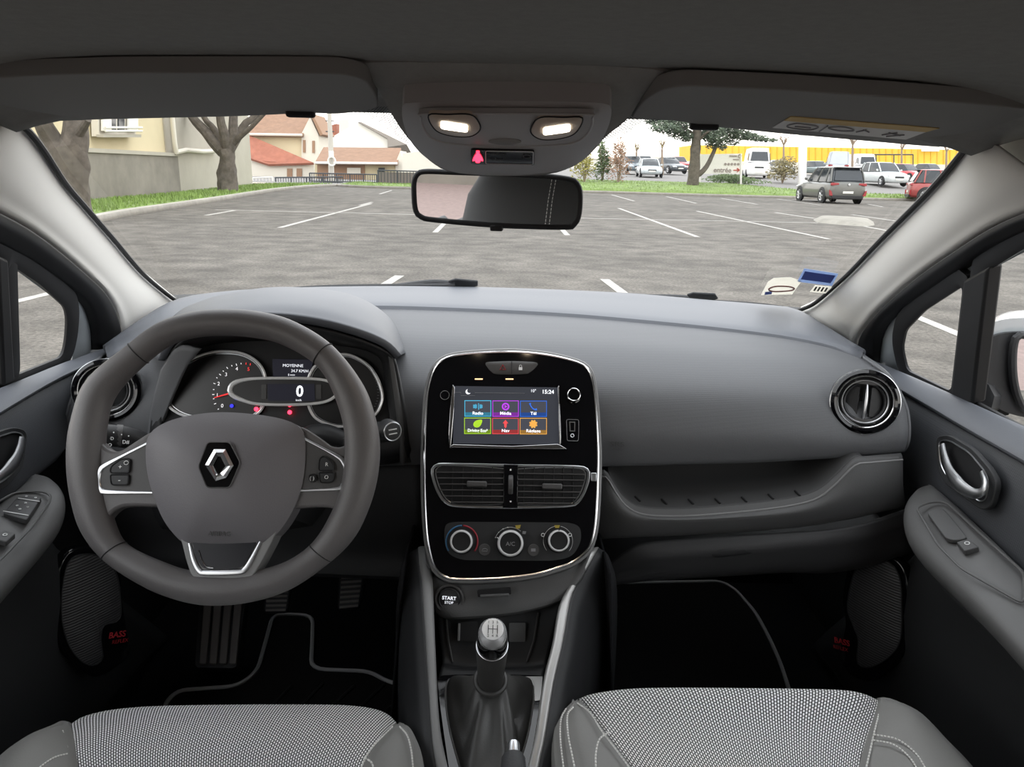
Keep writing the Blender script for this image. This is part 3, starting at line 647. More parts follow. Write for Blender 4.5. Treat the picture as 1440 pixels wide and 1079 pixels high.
# twin central vents
vo = [(608, 660), (613, 655), (622, 653.2), (670, 653.8), (720, 655), (770, 655.6), (814, 657), (824, 659.5), (828, 664), (827, 676), (821, 694), (813, 706), (803, 711), (760, 713.2), (716, 713.8), (670, 713), (637, 711), (624, 704), (615, 690), (609, 672)]
vpts = cr(ST.pxs(vo, .001), 90, True)
vent = obj('air_vent', plate([p - ST.N * .0004 for p in vpts], ST.N, .0015), M['black'], stack)
obj('vent_trim', tube(vpts, .0021, 8, True), M['satin'], vent)
obj('vent_trim', tube([p + (ST.px(718, 684) - p).normalized() * .005 - ST.N * .0006 for p in vpts], .0009, 6, True), M['satin'], vent)
def slat(x0, x1, y0, y1, n=.003): return box((ST.px(x0, y0, n) + ST.px(x1, y1, n)) / 2, ((ST.px(x1, y1, n) - ST.px(x0, y0, n)).length / 2, .0007, .0042), ((ST.px(x1, y1, n) - ST.px(x0, y0, n)).normalized(), ST.W, ST.N))
for q, (xa, xb, ya, yb) in enumerate(((613, 708, 664.6, 665), (615, 708, 672.6, 673), (617.5, 708, 681, 681.4), (620, 708, 689.4, 689.8), (625, 708, 697.8, 698.4), (634, 708, 706.3, 706.8))): obj('vent_slat', slat(xa, xb, ya, yb), M['spoke'], stack)
for q, (xa, xb, ya, yb) in enumerate(((728, 822, 666.2, 667.6), (728, 822, 674.4, 675.8), (728, 819, 683, 684), (728, 816, 691.4, 692.4), (728, 811, 699.8, 700.4), (728, 803, 707.6, 708))): obj('vent_slat', slat(xa, xb, ya, yb), M['spoke'], stack)
for x in (636, 650.5, 664.5, 679, 692, 737, 751, 765.5, 779, 792.5, 806): obj('vent_vane', box(ST.px(x, 683, .0008), (.0006, .026, .0016), (ST.U, ST.W, ST.N)), M['dark'], stack)
for x, y in ((670.5, 681), (776.5, 684.5)): obj('vent_tab', box(ST.px(x, y, .007), (.0145, .0042, .004), (ST.U, ST.W, ST.N)), M['spoke'], stack, bevel=.0022, seg=3)
obj('vent_divider', box(ST.px(718, 684, .002), (.0105, .031, .003), (ST.U, ST.W, ST.N)), M['gloss'], stack, bevel=.001)
w_ = Fr(ST.px(718, 682.5, -.004), ST.U, up=ST.W); obj('vent_thumbwheel', lathe(w_, [(0, -.0034), (.0155, -.0034), (.0165, -.002), (.0165, .002), (.0155, .0034), (0, .0034)], 40), M['spoke'], stack)
for y in (661, 705.5): obj('vent_dot', lathe(ST, [(.0014, 0), (.0014, .0008), (0, .0008)], 12, c=ST.px(718, y, .005)), M['white'], stack)
# climate dials
cp = rounded(ST.pxs([(626, 737), (640, 734), (800, 735), (816, 740), (818, 760), (806, 783), (780, 789), (650, 788), (630, 780), (624, 760)], .0004), .012)
obj('climate_plate', plate(cp, ST.N, .0012), M['dark'], stack)
M['dial_blue'] = mat('cold_blue_print', srgb(58, 110, 150)[:3], .5); M['dial_red'] = mat('hot_red_print', srgb(165, 50, 62)[:3], .5)
def knob(px, py, r, nm):
    c = ST.px(px, py); k = obj(nm, lathe(ST, [(r * 1.05, .0006), (r * 1.05, .003), (r, .004), (r * .94, .017), (r * .86, .0195), (r * .78, .0195), (r * .74, .0185), (0, .0182)], 48, c=c), M['knobface'], stack)
    obj('knob_cap', lathe(ST, [(r * .945, .0165), (r * .93, .0185), (r * .86, .0205), (r * .79, .0205), (r * .76, .0188)], 48, c=c, cap=False), M['ringsilver'], k); return k, c
def arc(c, r, a0, a1, w=.0014, n=.0012):
    A = [R(lerp(a0, a1, i / 24)) for i in range(25)]; o = [c + ST.U * ((r + w) * math.cos(a)) + ST.W * ((r + w) * math.sin(a)) + ST.N * n for a in A]; i_ = [c + ST.U * (r * math.cos(a)) + ST.W * (r * math.sin(a)) + ST.N * n for a in A]
    bm = BM(); quad_grid(bm, [o, i_]); return bm
k, c = knob(649.6, 762, .0168, 'temperature_dial'); obj('cold_scale', arc(c, .0212, 92, 215, .0022), M['dial_blue'], stack, solid=.0004); obj('hot_scale', arc(c, .0212, 88, -35, .0022), M['dial_red'], stack, solid=.0004)
k, c = knob(717.6, 764.5, .0192, 'fan_dial'); lettering('button_text', 'A/C', .0078, ST, c + ST.N * .0186 - ST.W * .001, M['greyprint'], k)
obj('dial_scale', arc(c, .0222, 50, 160, .0005), M['white'], stack, solid=.0003)
for q, a in enumerate((160, 138, 118, 100)): obj('scale_mark', box(c + ST.U * (.0225 * math.cos(R(a))) + ST.W * (.0225 * math.sin(R(a))) + ST.N * .0016, (.0006 + .0002 * q, .0006, .0003), (ST.U, ST.W, ST.N)), M['white'], stack)
M['amber_print'] = mat('yellow_print', srgb(170, 150, 60)[:3], .5)
obj('demist_symbol', plate(ST.pxs([(724.5, 739), (732.5, 738.4), (731, 743.4), (726, 743.8)], .0018), ST.N, .0006), M['amber_print'], stack); obj('rear_demist_symbol', plate(ST.pxs([(735, 747), (740, 747.5), (739, 751.5), (734.5, 751)], .0018), ST.N, .0006), M['greyprint'], stack)
obj('dial_pointer', box(c + ST.U * -.0165 + ST.W * .0065 + ST.N * .0198, (.0028, .0006, .0006), ((ST.U * .9 - ST.W * .43).normalized(), (ST.U * .43 + ST.W * .9).normalized(), ST.N)), M['white'], k)
k, c = knob(784.6, 761, .0160, 'airflow_dial'); obj('dial_scale', arc(c, .0205, -40, 80, .0005), M['white'], stack, solid=.0003); obj('dial_scale', arc(c, .0205, 100, 220, .0005), M['white'], stack, solid=.0003)
obj('dial_pointer', box(c + ST.W * .0135 + ST.N * .0195, (.0006, .0036, .0006), (ST.U, ST.W, ST.N)), M['black'], k)
obj('demist_symbol', plate(ST.pxs([(779.5, 738.8), (787.5, 738.8), (786, 742.8), (781, 742.8)], .0018), ST.N, .0006), M['amber_print'], stack)
for x, y in ((763.5, 752.5), (801.5, 752.5)): obj('airflow_symbol', tube(ST.circ(ST.px(x, y, .0016), .0022, k=20), .0006, 6, True), M['white'], stack)
for x, y, s in ((681.5, 773.5, 0), (750, 774, 1)):
    c = ST.px(x, y); o = obj('round_button', lathe(ST, [(.0086, .0004), (.0086, .0016), (.0078, .0024), (0, .0024)], 36, c=c), M['spoke'], stack)
    pts = [(x - 4, y + 1.6), (x - 2.6, y - 1.2), (x + 1, y - 2), (x + 4, y - .4), (x + 3.6, y + 1.8)] if not s else [(x - 3.2, y - 2.4), (x + 3.2, y - 2.4), (x + 3.2, y + 1.8), (x - 3.2, y + 1.8)]
    obj('button_symbol', tube(ST.pxs(pts, .0027), .0005, 6, True) if not s else plate(ST.pxs(pts, .0029), ST.N, .0004), M['greyprint'], o)
# small bright screw cap at the right edge of the stack
obj('trim_clip', box(ST.px(835, 671, .001), (.004, .006, .002), (ST.U, ST.W, ST.N)), M['satin'], stack, bevel=.001)

# ================================================================ centre console (tunnel trim)
RPn = V((0, -.355, .935)); RP0 = V((0, .82, .612))
def onR(x, y, n=0.0): return onpl(x, y, RP0 + RPn * n, RPn)
con = thing('centre_console', 'dark plastic centre console with silver side rails between the front seats', 'centre console', (-.02, .8, .30))
# start/stop fascia under the stack
fa0 = Ys((597, 770, .985), (602, 800, .972), (622, 816, .958), (660, 820, .953), (718, 818, .952), (770, 809, .955), (800, 799, .962), (820, 784, .975), (836, 762, .985))
fa1 = Ys((604, 800, .965), (607, 830, .952), (624, 846, .94), (660, 847, .936), (718, 843, .936), (765, 833, .94), (795, 823, .946), (812, 808, .955), (828, 786, .968))
fa2 = Ys((610, 835, .950), (614, 858, .942), (626, 866, .932), (660, 866, .926), (718, 861, .926), (760, 852, .930), (785, 843, .936), (803, 828, .944), (818, 806, .958))
obj('start_panel', patch([fa0, fa1, fa2, [p + V((0, .03, -.004)) for p in fa2], [p + V((0, .10, .02)) for p in fa2]], 50, 6), M['dash_low'], con, solid=.004)
SB = Fr(onY(632, 843, .937), V((-.1, -.93, .30)))
o = obj('start_button', lathe(SB, [(.0165, -.004), (.0165, .001), (.0145, .0028), (.0135, .0015), (0, .0022)], 44), M['dark'], con)
obj('button_ring', tube(SB.circ(SB.O, .0195, .0005), .0022, 8, True), M['spoke'], o)
lettering('button_text', 'START', .0068, SB, SB.p(0, .002, .0028), M['lcdtext'], o, bold=.0001); lettering('button_text', 'STOP', .0052, SB, SB.p(0, -.0042, .0028), M['lcdtext'], o)
SL = Fr(onY(695, 834, .930), V((0, -.96, .28)))
o = obj('card_slot', plate(rounded(SL.pxs([(671, 831.5), (718, 827.5), (719, 836), (672, 840)], .003), .0015), SL.N, .006), M['black'], con)
obj('slot_lip', box(SL.px(695.5, 837.5, .004), (.020, .0018, .003), (SL.U + SL.W * .07, SL.W, SL.N)), M['dash_low'], o, bevel=.001)
# side rails
lr_o = [(588, 770), (590, 800), (593, 820), (600, 924), (607, 1031), (614, 1082), (640, 1250)]; lr_i = [(604, 770), (606, 800), (608, 819), (613, 935), (618, 1018), (630, 1082), (668, 1250)]
rr_i = [(823, 775), (806, 815), (787, 850), (777, 905), (765, 953), (751.5, 1039), (742, 1082), (715, 1230)]; rr_o = [(842, 770), (822, 806), (804, 838), (792, 902), (778.5, 961), (765, 1044), (757, 1082), (735, 1230)]
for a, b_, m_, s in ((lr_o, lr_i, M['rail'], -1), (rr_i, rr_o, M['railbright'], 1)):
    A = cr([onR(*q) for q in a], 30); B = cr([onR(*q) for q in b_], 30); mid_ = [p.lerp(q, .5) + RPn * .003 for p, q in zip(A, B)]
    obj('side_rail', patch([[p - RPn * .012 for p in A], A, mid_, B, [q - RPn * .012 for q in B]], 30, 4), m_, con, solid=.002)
    out = A if s < 0 else B
    o2 = [p + V((s * .018, .0, -.02)) for p in out]; o3 = [p + V((s * .034, 0, -.10)) for p in out]; o4 = [V((p.x + s * .04, p.y, .29)) for p in out]
    obj('side_panel', patch([out, o2, o3, o4], 30, 5), M['dark'], con, solid=.003)
for sg, xx in ((-1, onR(590, 800).x - .02), (1, onR(822, 806).x + .03)):
    obj('tunnel_side', patch([[V((xx, 1.70, .66)), V((xx, .94, .68))], [V((xx + sg * .03, 1.70, .28)), V((xx + sg * .03, .94, .28))]], 8, 4, smooth=False), M['carpet'], con, solid=.004)
# storage pocket behind the gear lever
def pk(x, y, yy): return onY(x, y, yy)
k0 = [pk(612, 855, .955), pk(660, 855, .955), pk(718, 850, .955), pk(770, 846, .955), pk(796, 836, .955)]
k1 = [pk(614, 868, .945), pk(660, 868, .945), pk(718, 866, .945), pk(765, 862, .945), pk(788, 856, .945)]
k2 = [pk(622, 925, .908), pk(660, 932, .905), pk(718, 932, .905), pk(750, 930, .905), pk(770, 925, .908)]
k3 = [pk(620, 940, .885), pk(660, 942, .885), pk(718, 942, .885), pk(750, 942, .885), pk(766, 940, .885)]
k4 = [pk(616, 953, .872), pk(660, 952, .872), pk(718, 952, .872), pk(750, 952, .872), pk(764, 953, .872)]
obj('storage_pocket', patch([k0, k1, k2, k3, k4], 30, 5), M['dark'], con, solid=.002)
for x0, y0, x1, y1 in ((627, 866, 636, 931), (757, 862, 741, 931)): obj('pocket_edge', tube([onY(x0, y0, .943), onY(lerp(x0, x1, .5) + (2 if x0 > 700 else -1), lerp(y0, y1, .55), .92), onY(x1, y1, .903)], .0016, 6), M['spoke'], con)
PKF = Fr(onY(690, 900, .922), V((0, -.85, .52)))
o = obj('card_holder', plate(rounded(PKF.pxs([(641, 876), (672, 873), (672, 903), (645, 901)], .004), .003), PKF.N, .006), M['black'], con); obj('holder_edge', box(PKF.px(645.5, 889, .006), (.0016, .0115, .004), (PKF.U, PKF.W, PKF.N)), M['rail'], o, bevel=.0006)
obj('card_holder', plate(rounded(PKF.pxs([(716, 876), (739, 876), (739, 903), (716, 903)], .003), .002), PKF.N, .004), M['dash_low'], con)
# gear lever surround
GPn = V((0, -.14, .99)).normalized(); GP = Fr(onY(690, 953, .868), GPn, up=V((0, 1, .14)))
gp_o = [(615, 951), (640, 949), (700, 948.5), (764, 950), (762, 985), (752, 1045), (742, 1085), (720, 1200), (650, 1200), (632, 1085), (624, 1030), (618, 985)]
gp_i = [(628, 962), (640, 954), (690, 953), (742, 954), (751, 964), (749, 995), (742, 1035), (728, 1085), (712, 1160), (668, 1160), (648, 1085), (633, 1030), (627, 990)]
gi = cr(GP.pxs(gp_i), 72, True); go = rounded(GP.pxs(gp_o), .006)
gf = obj('gear_surround', ring(resample(go + [go[0]], 72, True), gi, GP.N, .02), M['gloss'], con)
obj('surround_trim', tube(gi, .0013, 6, True), M['rail'], gf)
# satin plate to the right of the gaiter
obj('surround_plate', plate(GP.pxs([(722, 951.5), (763, 951.5), (760, 985), (752, 986), (751, 965), (744, 956)], .0012), GP.N, .002), M['railbright'], con)

gl = thing('gear_lever', 'leather gear lever with a silver topped knob in its black gaiter', 'gear lever', GP.px(690, 1010))
Lb, Lt = onY(690, 958, .808), onY(693.5, 872, .752); ax = (Lt - Lb).normalized(); GL = Fr(Lb, ax, up=V((0, 1, .3))); Ln = (Lt - Lb).length
# gaiter: draped loft from the collar out to the surround
def ringat(c, rx, ry, fr, n=72, sq=0): return [c + fr.U * (rx * math.cos(a)) + fr.W * (ry * math.sin(a)) for a in [2 * PI * i / n for i in range(n)]]
base = gi; cb = sum(base, V()) / len(base)
col = ringat(Lb - ax * .004, .0185, .0185, GL); k0 = min(range(72), key=lambda q: (col[q] - col[q].normalized() * 0 - base[0]).length)
col = min((col[q:] + col[:q] for q in range(72)), key=lambda cc: sum((cc[i] - Lb).normalized().dot((base[i] - cb).normalized()) * -1 for i in range(0, 72, 6)))
cr_ = min((col[::-1][q:] + col[::-1][:q] for q in range(72)), key=lambda cc: sum((cc[i] - Lb).normalized().dot((base[i] - cb).normalized()) * -1 for i in range(0, 72, 6)))
sc = lambda cc: sum((cc[i] - Lb).normalized().dot((base[i] - cb).normalized()) for i in range(0, 72, 6))
col = col if sc(col) > sc(cr_) else cr_
rings_ = []
for t, s, dn in ((0, 1.0, -.006), (.04, .97, .006), (.2, .86, .010), (.4, .68, .012), (.6, .47, .012), (.8, .22, .008), (.92, .07, .003), (1, 0, 0)):
    rr = []
    for i in range(72):
        p = col[i].lerp(base[i], s); fold = .008 * math.sin(t * PI) * (math.sin(2 * PI * i / 72 * 4 + 1.2 + t * 2) * .6 + .5 * math.sin(2 * PI * i / 72 * 7 + t * 4))
        p = p + GP.N * (dn - .012 * math.sin(t * PI)) + (p - cb).normalized() * (fold - .004 * math.sin(t * PI)); rr.append(p)
    rings_.append(rr)
gm = obj('gaiter', loft(rings_, cap=False), M['boot'], gl, sub=1)
for pts in ([(686, 962, .024), (690, 975, .02), (694, 990, .014)],):
    obj('gaiter_seam', tube(cr([GP.px(x, y, .045 - .03 * i) for i, (x, y, n) in enumerate(pts)], 12), .0012, 6), M['black'], gm)
obj('gaiter_collar', tube(ringat(Lb + ax * .001, .0185, .0185, GL, 40), .0034, 8, True), M['boot'], gl)
obj('lever_grip', lathe(GL, [(.0150, -.02), (.0158, .0), (.0172, Ln * .25), (.0188, Ln * .5), (.0190, Ln * .60), (.018, Ln * .64)], 40), M['boot'], gl)
KF = Fr(Lb + ax * (Ln * .60), ax + V((0, -.25, .0)), up=V((0, 1, .3)))
kh = Ln * .40
kb = obj('knob_collar', lathe(KF, [(.0176, -.002), (.0182, .004), (.0182, kh * .42), (.0165, kh * .62), (.015, kh * .66)], 40), M['gloss'], gl)
obj('collar_ring', tube(KF.circ(KF.O, .0184, .003), .0008, 6, True), M['satin'], kb)
kn = obj('knob', lathe(KF, [(.0160, kh * .22), (.0166, kh * .45), (.0166, kh * .70), (.0155, kh * .88), (.0128, kh * .985), (.0118, kh), (0, kh * 1.015)], 48), M['knobsilver'], gl)
KT = KF.moved(kh * 1.018); KT.W = KF.W; sq = .0052
M['knobtop'] = mat('brushed_knob_top', (.95, .95, .95), .4, .15)
obj('knob_face', lathe(KF, [(.0124, kh * .99), (.0118, kh * 1.004), (0, kh * 1.016)], 40), M['knobtop'], kn)
b = BM()
for x in (-1, 0, 1): tube([KT.p(x * sq, -.0055), KT.p(x * sq, .0045)], .00035, 5, bm=b)
tube([KT.p(-sq, -.0002), KT.p(sq, -.0002)], .00035, 5, bm=b); obj('gear_pattern', b, M['dark'], kn)
for t_, x, y in (('1', -1, .0073), ('3', 0, .0073), ('5', 1, .0073), ('2', -1, -.0082), ('4', 0, -.0082), ('R', 1, -.0082)): lettering('gear_number', t_, .0042, KT, KT.p(x * sq * .95, y, .0002), M['dark'], kn)

# handbrake between the seats
hb = thing('handbrake_lever', 'black handbrake grip with a silver push button beside the gaiter', 'handbrake', (.0, .45, .56))
hx = onY(722, 1062, .60)
dirv = V((0, .26, .07)).normalized()
H_ = Fr(hx, dirv, up=V((0, -.2, 1)))
obj('grip', loft([[hx + dirv * d + H_.U * (w_ * math.cos(a)) + H_.W * (w_ * .9 * math.sin(a)) for a in [2 * PI * i / 28 for i in range(28)]] for d, w_ in ((-.26, .016), (-.2, .017), (-.10, .0165), (-.03, .0135), (-.004, .0115), (.0, .0095))]), M['door_low'], hb)
obj('release_button', lathe(H_, [(.0062, -.004), (.0062, .010), (.0056, .0125), (0, .013)], 28), M['satin'], hb)
obj('lever_base', boxr(hx.x - .02, hx.x + .02, .24, .40, .50, .62), M['dark'], hb, bevel=.006)
# ================================================================ steering wheel
WH = Fr(at(315, 642, .90), V((0, -.89, .456)))
whl = thing('steering_wheel', 'dark leather three-spoke steering wheel with airbag hub and diamond badge', 'steering wheel', WH.O - WH.N * .05)
mid_px = [(312, 453.5), (356, 456), (404, 468), (456, 500), (490, 548), (507, 600), (509, 645), (501, 694), (482, 740), (452, 777), (408, 808), (360, 824), (314, 829), (266, 825), (218, 809), (165, 779), (139, 742), (125, 694), (121.5, 645), (125, 598), (142, 547), (192, 499), (232, 470), (272, 457)]
path = cr(WH.pxs(mid_px), 160, True)
radii = []
for p in path:
    d = p - WH.O; a = math.atan2(d.dot(WH.W), d.dot(WH.U)); up = math.sin(a)
    tab = [(-180, .0212), (-155, .0195), (-133, .0150), (-110, .0172), (-90, .0185), (-70, .0172), (-47, .0150), (-25, .0195), (0, .0212), (22, .0196), (47, .0158), (90, .0168), (133, .0158), (158, .0196), (180, .0212)]
    g = math.degrees(a)
    for (g0, r0_), (g1, r1_) in zip(tab, tab[1:]):
        if g0 <= g <= g1: t = (g - g0) / (g1 - g0); r_ = lerp(r0_, r1_, t * t * (3 - 2 * t)); break
    radii.append(r_)
rim = obj('rim', tube(path, radii, 18, True), M['leather'], whl)
for q in ((185, 486, 206, 509), (446, 508, 466, 486), (149, 789, 175, 768), (439, 767, 466, 789)):
    a, b = WH.px(q[0], q[1]), WH.px(q[2], q[3]); c = min(path, key=lambda p: (p - (a + b) / 2).length); rad = .0163 if q[1] < 600 else .0155; d = (b - a).normalized()
    obj('rim_seam', tube([c + d * (rad * math.cos(t)) + WH.N * (rad * math.sin(t)) for t in [2 * PI * i / 30 for i in range(30)]], .0007, 6, True), M['black'], rim)
sl = [(116, 612), (136, 616), (150, 632), (166, 636), (186, 623), (212, 606), (240, 606), (240, 714), (185, 712), (167, 714), (155, 723), (145, 738), (124, 716), (114, 680)]
sr = [(516, 610), (496, 614), (482, 629), (466, 629), (448, 615), (422, 598), (400, 606), (400, 716), (450, 713), (469, 715), (481, 724), (490, 738), (506, 716), (516, 680)]
for q in (sl, sr): obj('side_spoke', plate(rounded(WH.pxs(q, .006), .008), WH.N, .020), M['leather'], whl, bevel=.006, seg=3)
# silver-edged switch pads
tl = [(210, 622), (152, 652), (141, 661), (137.5, 670), (137.5, 681), (141, 688), (150, 692), (214, 693)]
trr = [(428, 617), (473, 641), (483, 650), (487, 660), (486, 674), (482, 683), (474, 687), (422, 690)]
for q, nm in ((tl, 'switch_pad'), (trr, 'switch_pad')):
    P_ = rounded(WH.pxs(q, .008), .004); o = obj(nm, plate(P_, WH.N, .004), M['spoke'], whl, bevel=.001)
    c = cr(WH.pxs(q, .0085), 50); obj('pad_trim', tube(c, [.0012 + .0022 * math.exp(-((i - 26) / 11) ** 2) for i in range(50)], 8, up=WH.N, flat=.5), M['satin'], o)
def btn(q, txts, par_name='thumb_button'):
    P_ = rounded(WH.pxs(q, .0105), .0035); o = obj(par_name, plate(P_, WH.N, .004), M['dark'], whl, bevel=.0012); obj('button_edge', tube(P_, .0008, 6, True), M['black'], o)
    for t, x, y, s in txts: lettering('button_symbol', t, s, WH, WH.px(x, y, .0115), M['white'], o)
    return o
o = btn([(156, 656), (170, 645.5), (183, 645), (181.5, 665.5), (154.5, 665.5)], [('+', 169, 657, .008)]); obj('cruise_symbol', tube(WH.circ(WH.px(177.5, 651, .0115), .0026, k=20, ry=.0022), .0004, 6, True), M['white'], o)
btn([(154.5, 667.5), (181.5, 667.5), (180, 682.5), (156.5, 682.5)], [('-', 168, 675, .010)])
btn([(448, 662), (448.5, 648), (452, 642), (459, 642.5), (469, 651), (470.5, 662)], [('R', 459.5, 653.5, .0062)])
btn([(448, 664.5), (470.5, 664.5), (469, 676), (464, 679), (450, 679)], [('O', 459, 671.5, .0062)])
btn([(434, 668), (444, 667), (444.5, 677), (436, 678.5)], [(')', 441, 673, .006), ('(', 436.5, 673, .006)])
# lower spoke
q = [(250, 745), (256, 766), (262, 790), (268, 808), (279, 819), (345, 819), (357, 808), (368, 790), (381, 765), (390, 745)]
lsp = obj('lower_spoke', plate(rounded(WH.pxs(q, .012), .004), WH.N, .03), M['rail'], whl, bevel=.005, seg=3)
q = [(266, 764), (272, 788), (280, 803), (288, 805.5), (334, 804.5), (344, 801), (354, 786), (366, 762)]
obj('spoke_trim', tube(cr(WH.pxs(q, .0135), 50), [.0014 + .0022 * math.sin(PI * i / 49) for i in range(50)], 8, up=WH.N, flat=.6), M['satin'], lsp)
obj('spoke_insert', plate(rounded(WH.pxs([(270, 762), (276, 786), (284, 798), (292, 801), (332, 800.5), (342, 796), (352, 780), (361, 762)], .0135), .003), WH.N, .004), M['insert'], lsp)
obj('insert_line', tube(cr(WH.pxs([(279, 774), (284, 789), (290, 797), (300, 799)], .0142), 20), .0008, 6), M['chrome'], lsp)
# airbag cover
aq = [(205, 630), (209, 613), (222, 600), (244, 590), (275, 583), (306, 580), (340, 581), (375, 585), (402, 591), (420, 600), (428, 615), (429, 645), (425, 680), (413, 715), (397, 742), (380, 760), (368, 767), (340, 769), (312, 770), (285, 769), (262, 766), (245, 752), (228, 728), (213, 690), (206, 658)]
ap = cr(WH.pxs(aq, .010), 96, True)
ab = obj('airbag_cover', pillow(ap, WH.N, .030, .030, 10, power=2.6), M['airbag'], whl)
def dome(x, y, lift=0.0):
    """a point standing just off the airbag cover"""
    return WH.px(x, y, .010 + .030 + lift)
BF = Fr(dome(308, 655, .0005), V((0, -.89, .456)))
hexa = [(292, 622), (323, 622), (338, 651), (323, 686), (291, 686), (279, 656)]
hb_ = rounded(BF.pxs(hexa), .004)
bd = obj('badge_plate', plate(hb_, BF.N, .006), M['gloss'], ab, bevel=.0012)
obj('badge_rim', tube(hb_, .0007, 6, True), M['spoke'], ab)
# diamond: faceted ring with a ridge between the outer and inner rhombus
do = [(301, 632), (317, 632), (328.5, 655), (318, 672), (303, 676.5), (288.5, 654)]; di = [(306.5, 642), (310, 642), (317, 656), (309, 666), (306, 667), (299.5, 655)]
dm_ = [((a[0] * .55 + b[0] * .45), (a[1] * .55 + b[1] * .45)) for a, b in zip(do, di)]
bm = BM(); quad_grid(bm, [BF.pxs(do, .0005), BF.pxs(do, .002), BF.pxs(dm_, .0052), BF.pxs(di, .0018), BF.pxs(di, .0005)], closed_u=True); bmesh.ops.recalc_face_normals(bm, faces=bm.faces[:]); face_cam(bm)
obj('badge_diamond', bm, M['chrome'], ab, flat=True)
AB2 = Fr(WH.px(309, 751, .0285), V((0, -.93, .30))); lettering('airbag_text', 'AIRBAG', .0075, AB2, WH.px(309, 751, .0235), M['spoke'], ab, depth=.0008)
for x, y in ((216, 641), (417, 629)): obj('cover_tab', tube([WH.px(x - 5, y + 1, .0125), WH.px(x + 4, y, .0125)], .0006, 6), M['spoke'], ab)
obj('hub', loft([[WH.O - WH.N * d + WH.U * (r_ * math.cos(a)) + WH.W * (r_ * math.sin(a)) for a in [2 * PI * i / 30 for i in range(30)]] for d, r_ in ((.0, .05), (.03, .05), (.075, .045))]), M['dark'], whl)

# ================================================================ column stalks
def stalk(name, label, pts, radii, m):
    t = thing(name, label, 'stalk', pts[0]); obj('stem', tube(cr(pts, 20), radii if isinstance(radii, float) else resample([V((r_, 0, 0)) for r_ in radii], 20) and [v.x for v in resample([V((i, r_, 0)) for i, r_ in enumerate(radii)], 20) for v in [V((v.y, 0, 0))]], 14), m, t); return t
LS = stalk('light_stalk', 'light switch stalk with white lamp symbols behind the wheel, left of the hub', [onY(240, 640, 1.00), onY(204, 622, .98), onY(176, 615, .965), onY(146, 612, .95)], [.008, .010, .0130, .0150, .0150], M['dark'])
LF = Fr(onY(170, 614, .945), V((.0, -.97, .25)))
obj('twist_ring', tube([onY(172, 613.5, .962), onY(163, 613, .959)], .0152, 20), M['spoke'], LS)
for t, x, y, s in (('=D', 156, 617, .006), ('=O', 153, 626, .006), ('D#', 177, 622, .007), ('·', 160, 609, .014), ('·', 171, 612, .014), ('·', 181, 614, .014)): lettering('stalk_symbol', t, s, LF, LF.px(x, y, .003), M['white'], LS)
RS = stalk('wiper_stalk', 'wiper stalk with round chrome-marked tip right of the steering wheel', [onY(470, 640, 1.02), onY(515, 612, 1.0), onY(545, 606, .985)], [.008, .0115, .014, .0145], M['dark'])
tip = Fr(onY(548, 605.5, .982), V((.55, -.80, .12))); obj('stalk_tip', lathe(tip, [(.0148, -.01), (.0148, .006), (.0135, .009), (.0115, .0095), (0, .0095)], 32), M['dark'], RS)
obj('tip_ring', tube(tip.circ(tip.O, .0125, .0095), .0010, 8, True), M['satin'], RS)
for a in (0, 1): obj('tip_symbol', tube([tip.p(-.006, .003 - .006 * a, .0100), tip.p(.006, .003 - .006 * a, .0100)], .0009, 6), M['white'], RS)
AS = stalk('audio_stalk', 'stubby audio remote stalk just below the wiper stalk behind the wheel', [onY(420, 620, 1.02), onY(455, 610, 1.0), onY(492, 622, .985)], [.012, .016, .013, .010], M['dark'])
obj('audio_button', box(onY(488, 621, .965), (.005, .002, .005)), M['spoke'], AS, bevel=.001)

# ================================================================ instrument cluster
clu = thing('instrument_cluster', 'lit instrument cluster with chrome ringed dials behind the steering wheel', 'instrument cluster', CL.px(385, 620))
obj('cluster_back', plate(backl_ := [p + (CL.px(385, 550) - p) * .0 - CL.N * .004 for p in CL.pxs([(240, 500), (300, 476), (385, 468), (470, 474), (538, 492), (552, 560), (548, 630), (400, 636), (228, 630), (226, 550)])], CL.N, .01), M['black'], clu)
M['dialface'] = mat('dial_face', (.008, .007, .007), .35); M['redprint'] = em('red_dial_print', (235, 60, 60), .9); M['dialwhite'] = em('white_dial_print', (235, 232, 235), .9)
lp = [(373.5, 531), (367.5, 516), (355, 504), (337.5, 496.5), (317.5, 494.5), (295, 496), (270, 505), (247.5, 521), (235, 540), (232, 555), (235, 568), (245, 578), (260, 585), (280, 589), (310, 592), (345, 590), (362, 582), (371, 570), (375.5, 552)]
rpx = [(434, 531), (444, 514), (462, 502), (485, 498.5), (503, 504), (520, 516), (532, 535), (538, 555), (535.5, 570), (527.5, 583), (508, 595), (484, 600), (465, 598), (445, 589), (435, 574), (431, 553)]
for q, nm in ((lp, 'tachometer'), (rpx, 'fuel_gauge')):
    P_ = cr(CL.pxs(q, .006), 80, True); d = obj(nm, plate([p - CL.N * .004 for p in P_], CL.N, .002), M['dialface'], clu)
    obj('dial_ring', tube(P_, .0021, 8, True), M['ringsilver'], d); c = sum(P_, V()) / 80
    obj('inner_ring', tube([p.lerp(c, .055) - CL.N * .003 for p in P_], .0007, 6, True), M['satin'], d)
    if nm == 'tachometer': tach = d
    else: fuel = d
tc_ = CL.px(345, 553, .004)
for t, x, y in (('0', 312.5, 571), ('1', 305.5, 556), ('2', 307.5, 540), ('3', 318, 527), ('4', 333, 519)): lettering('dial_number', t, .0078, CL, CL.px(x, y, .004), M['dialwhite'], tach)
lettering('dial_number', '5', .0078, CL, CL.px(349.5, 519.5, .004), M['redprint'], tach)
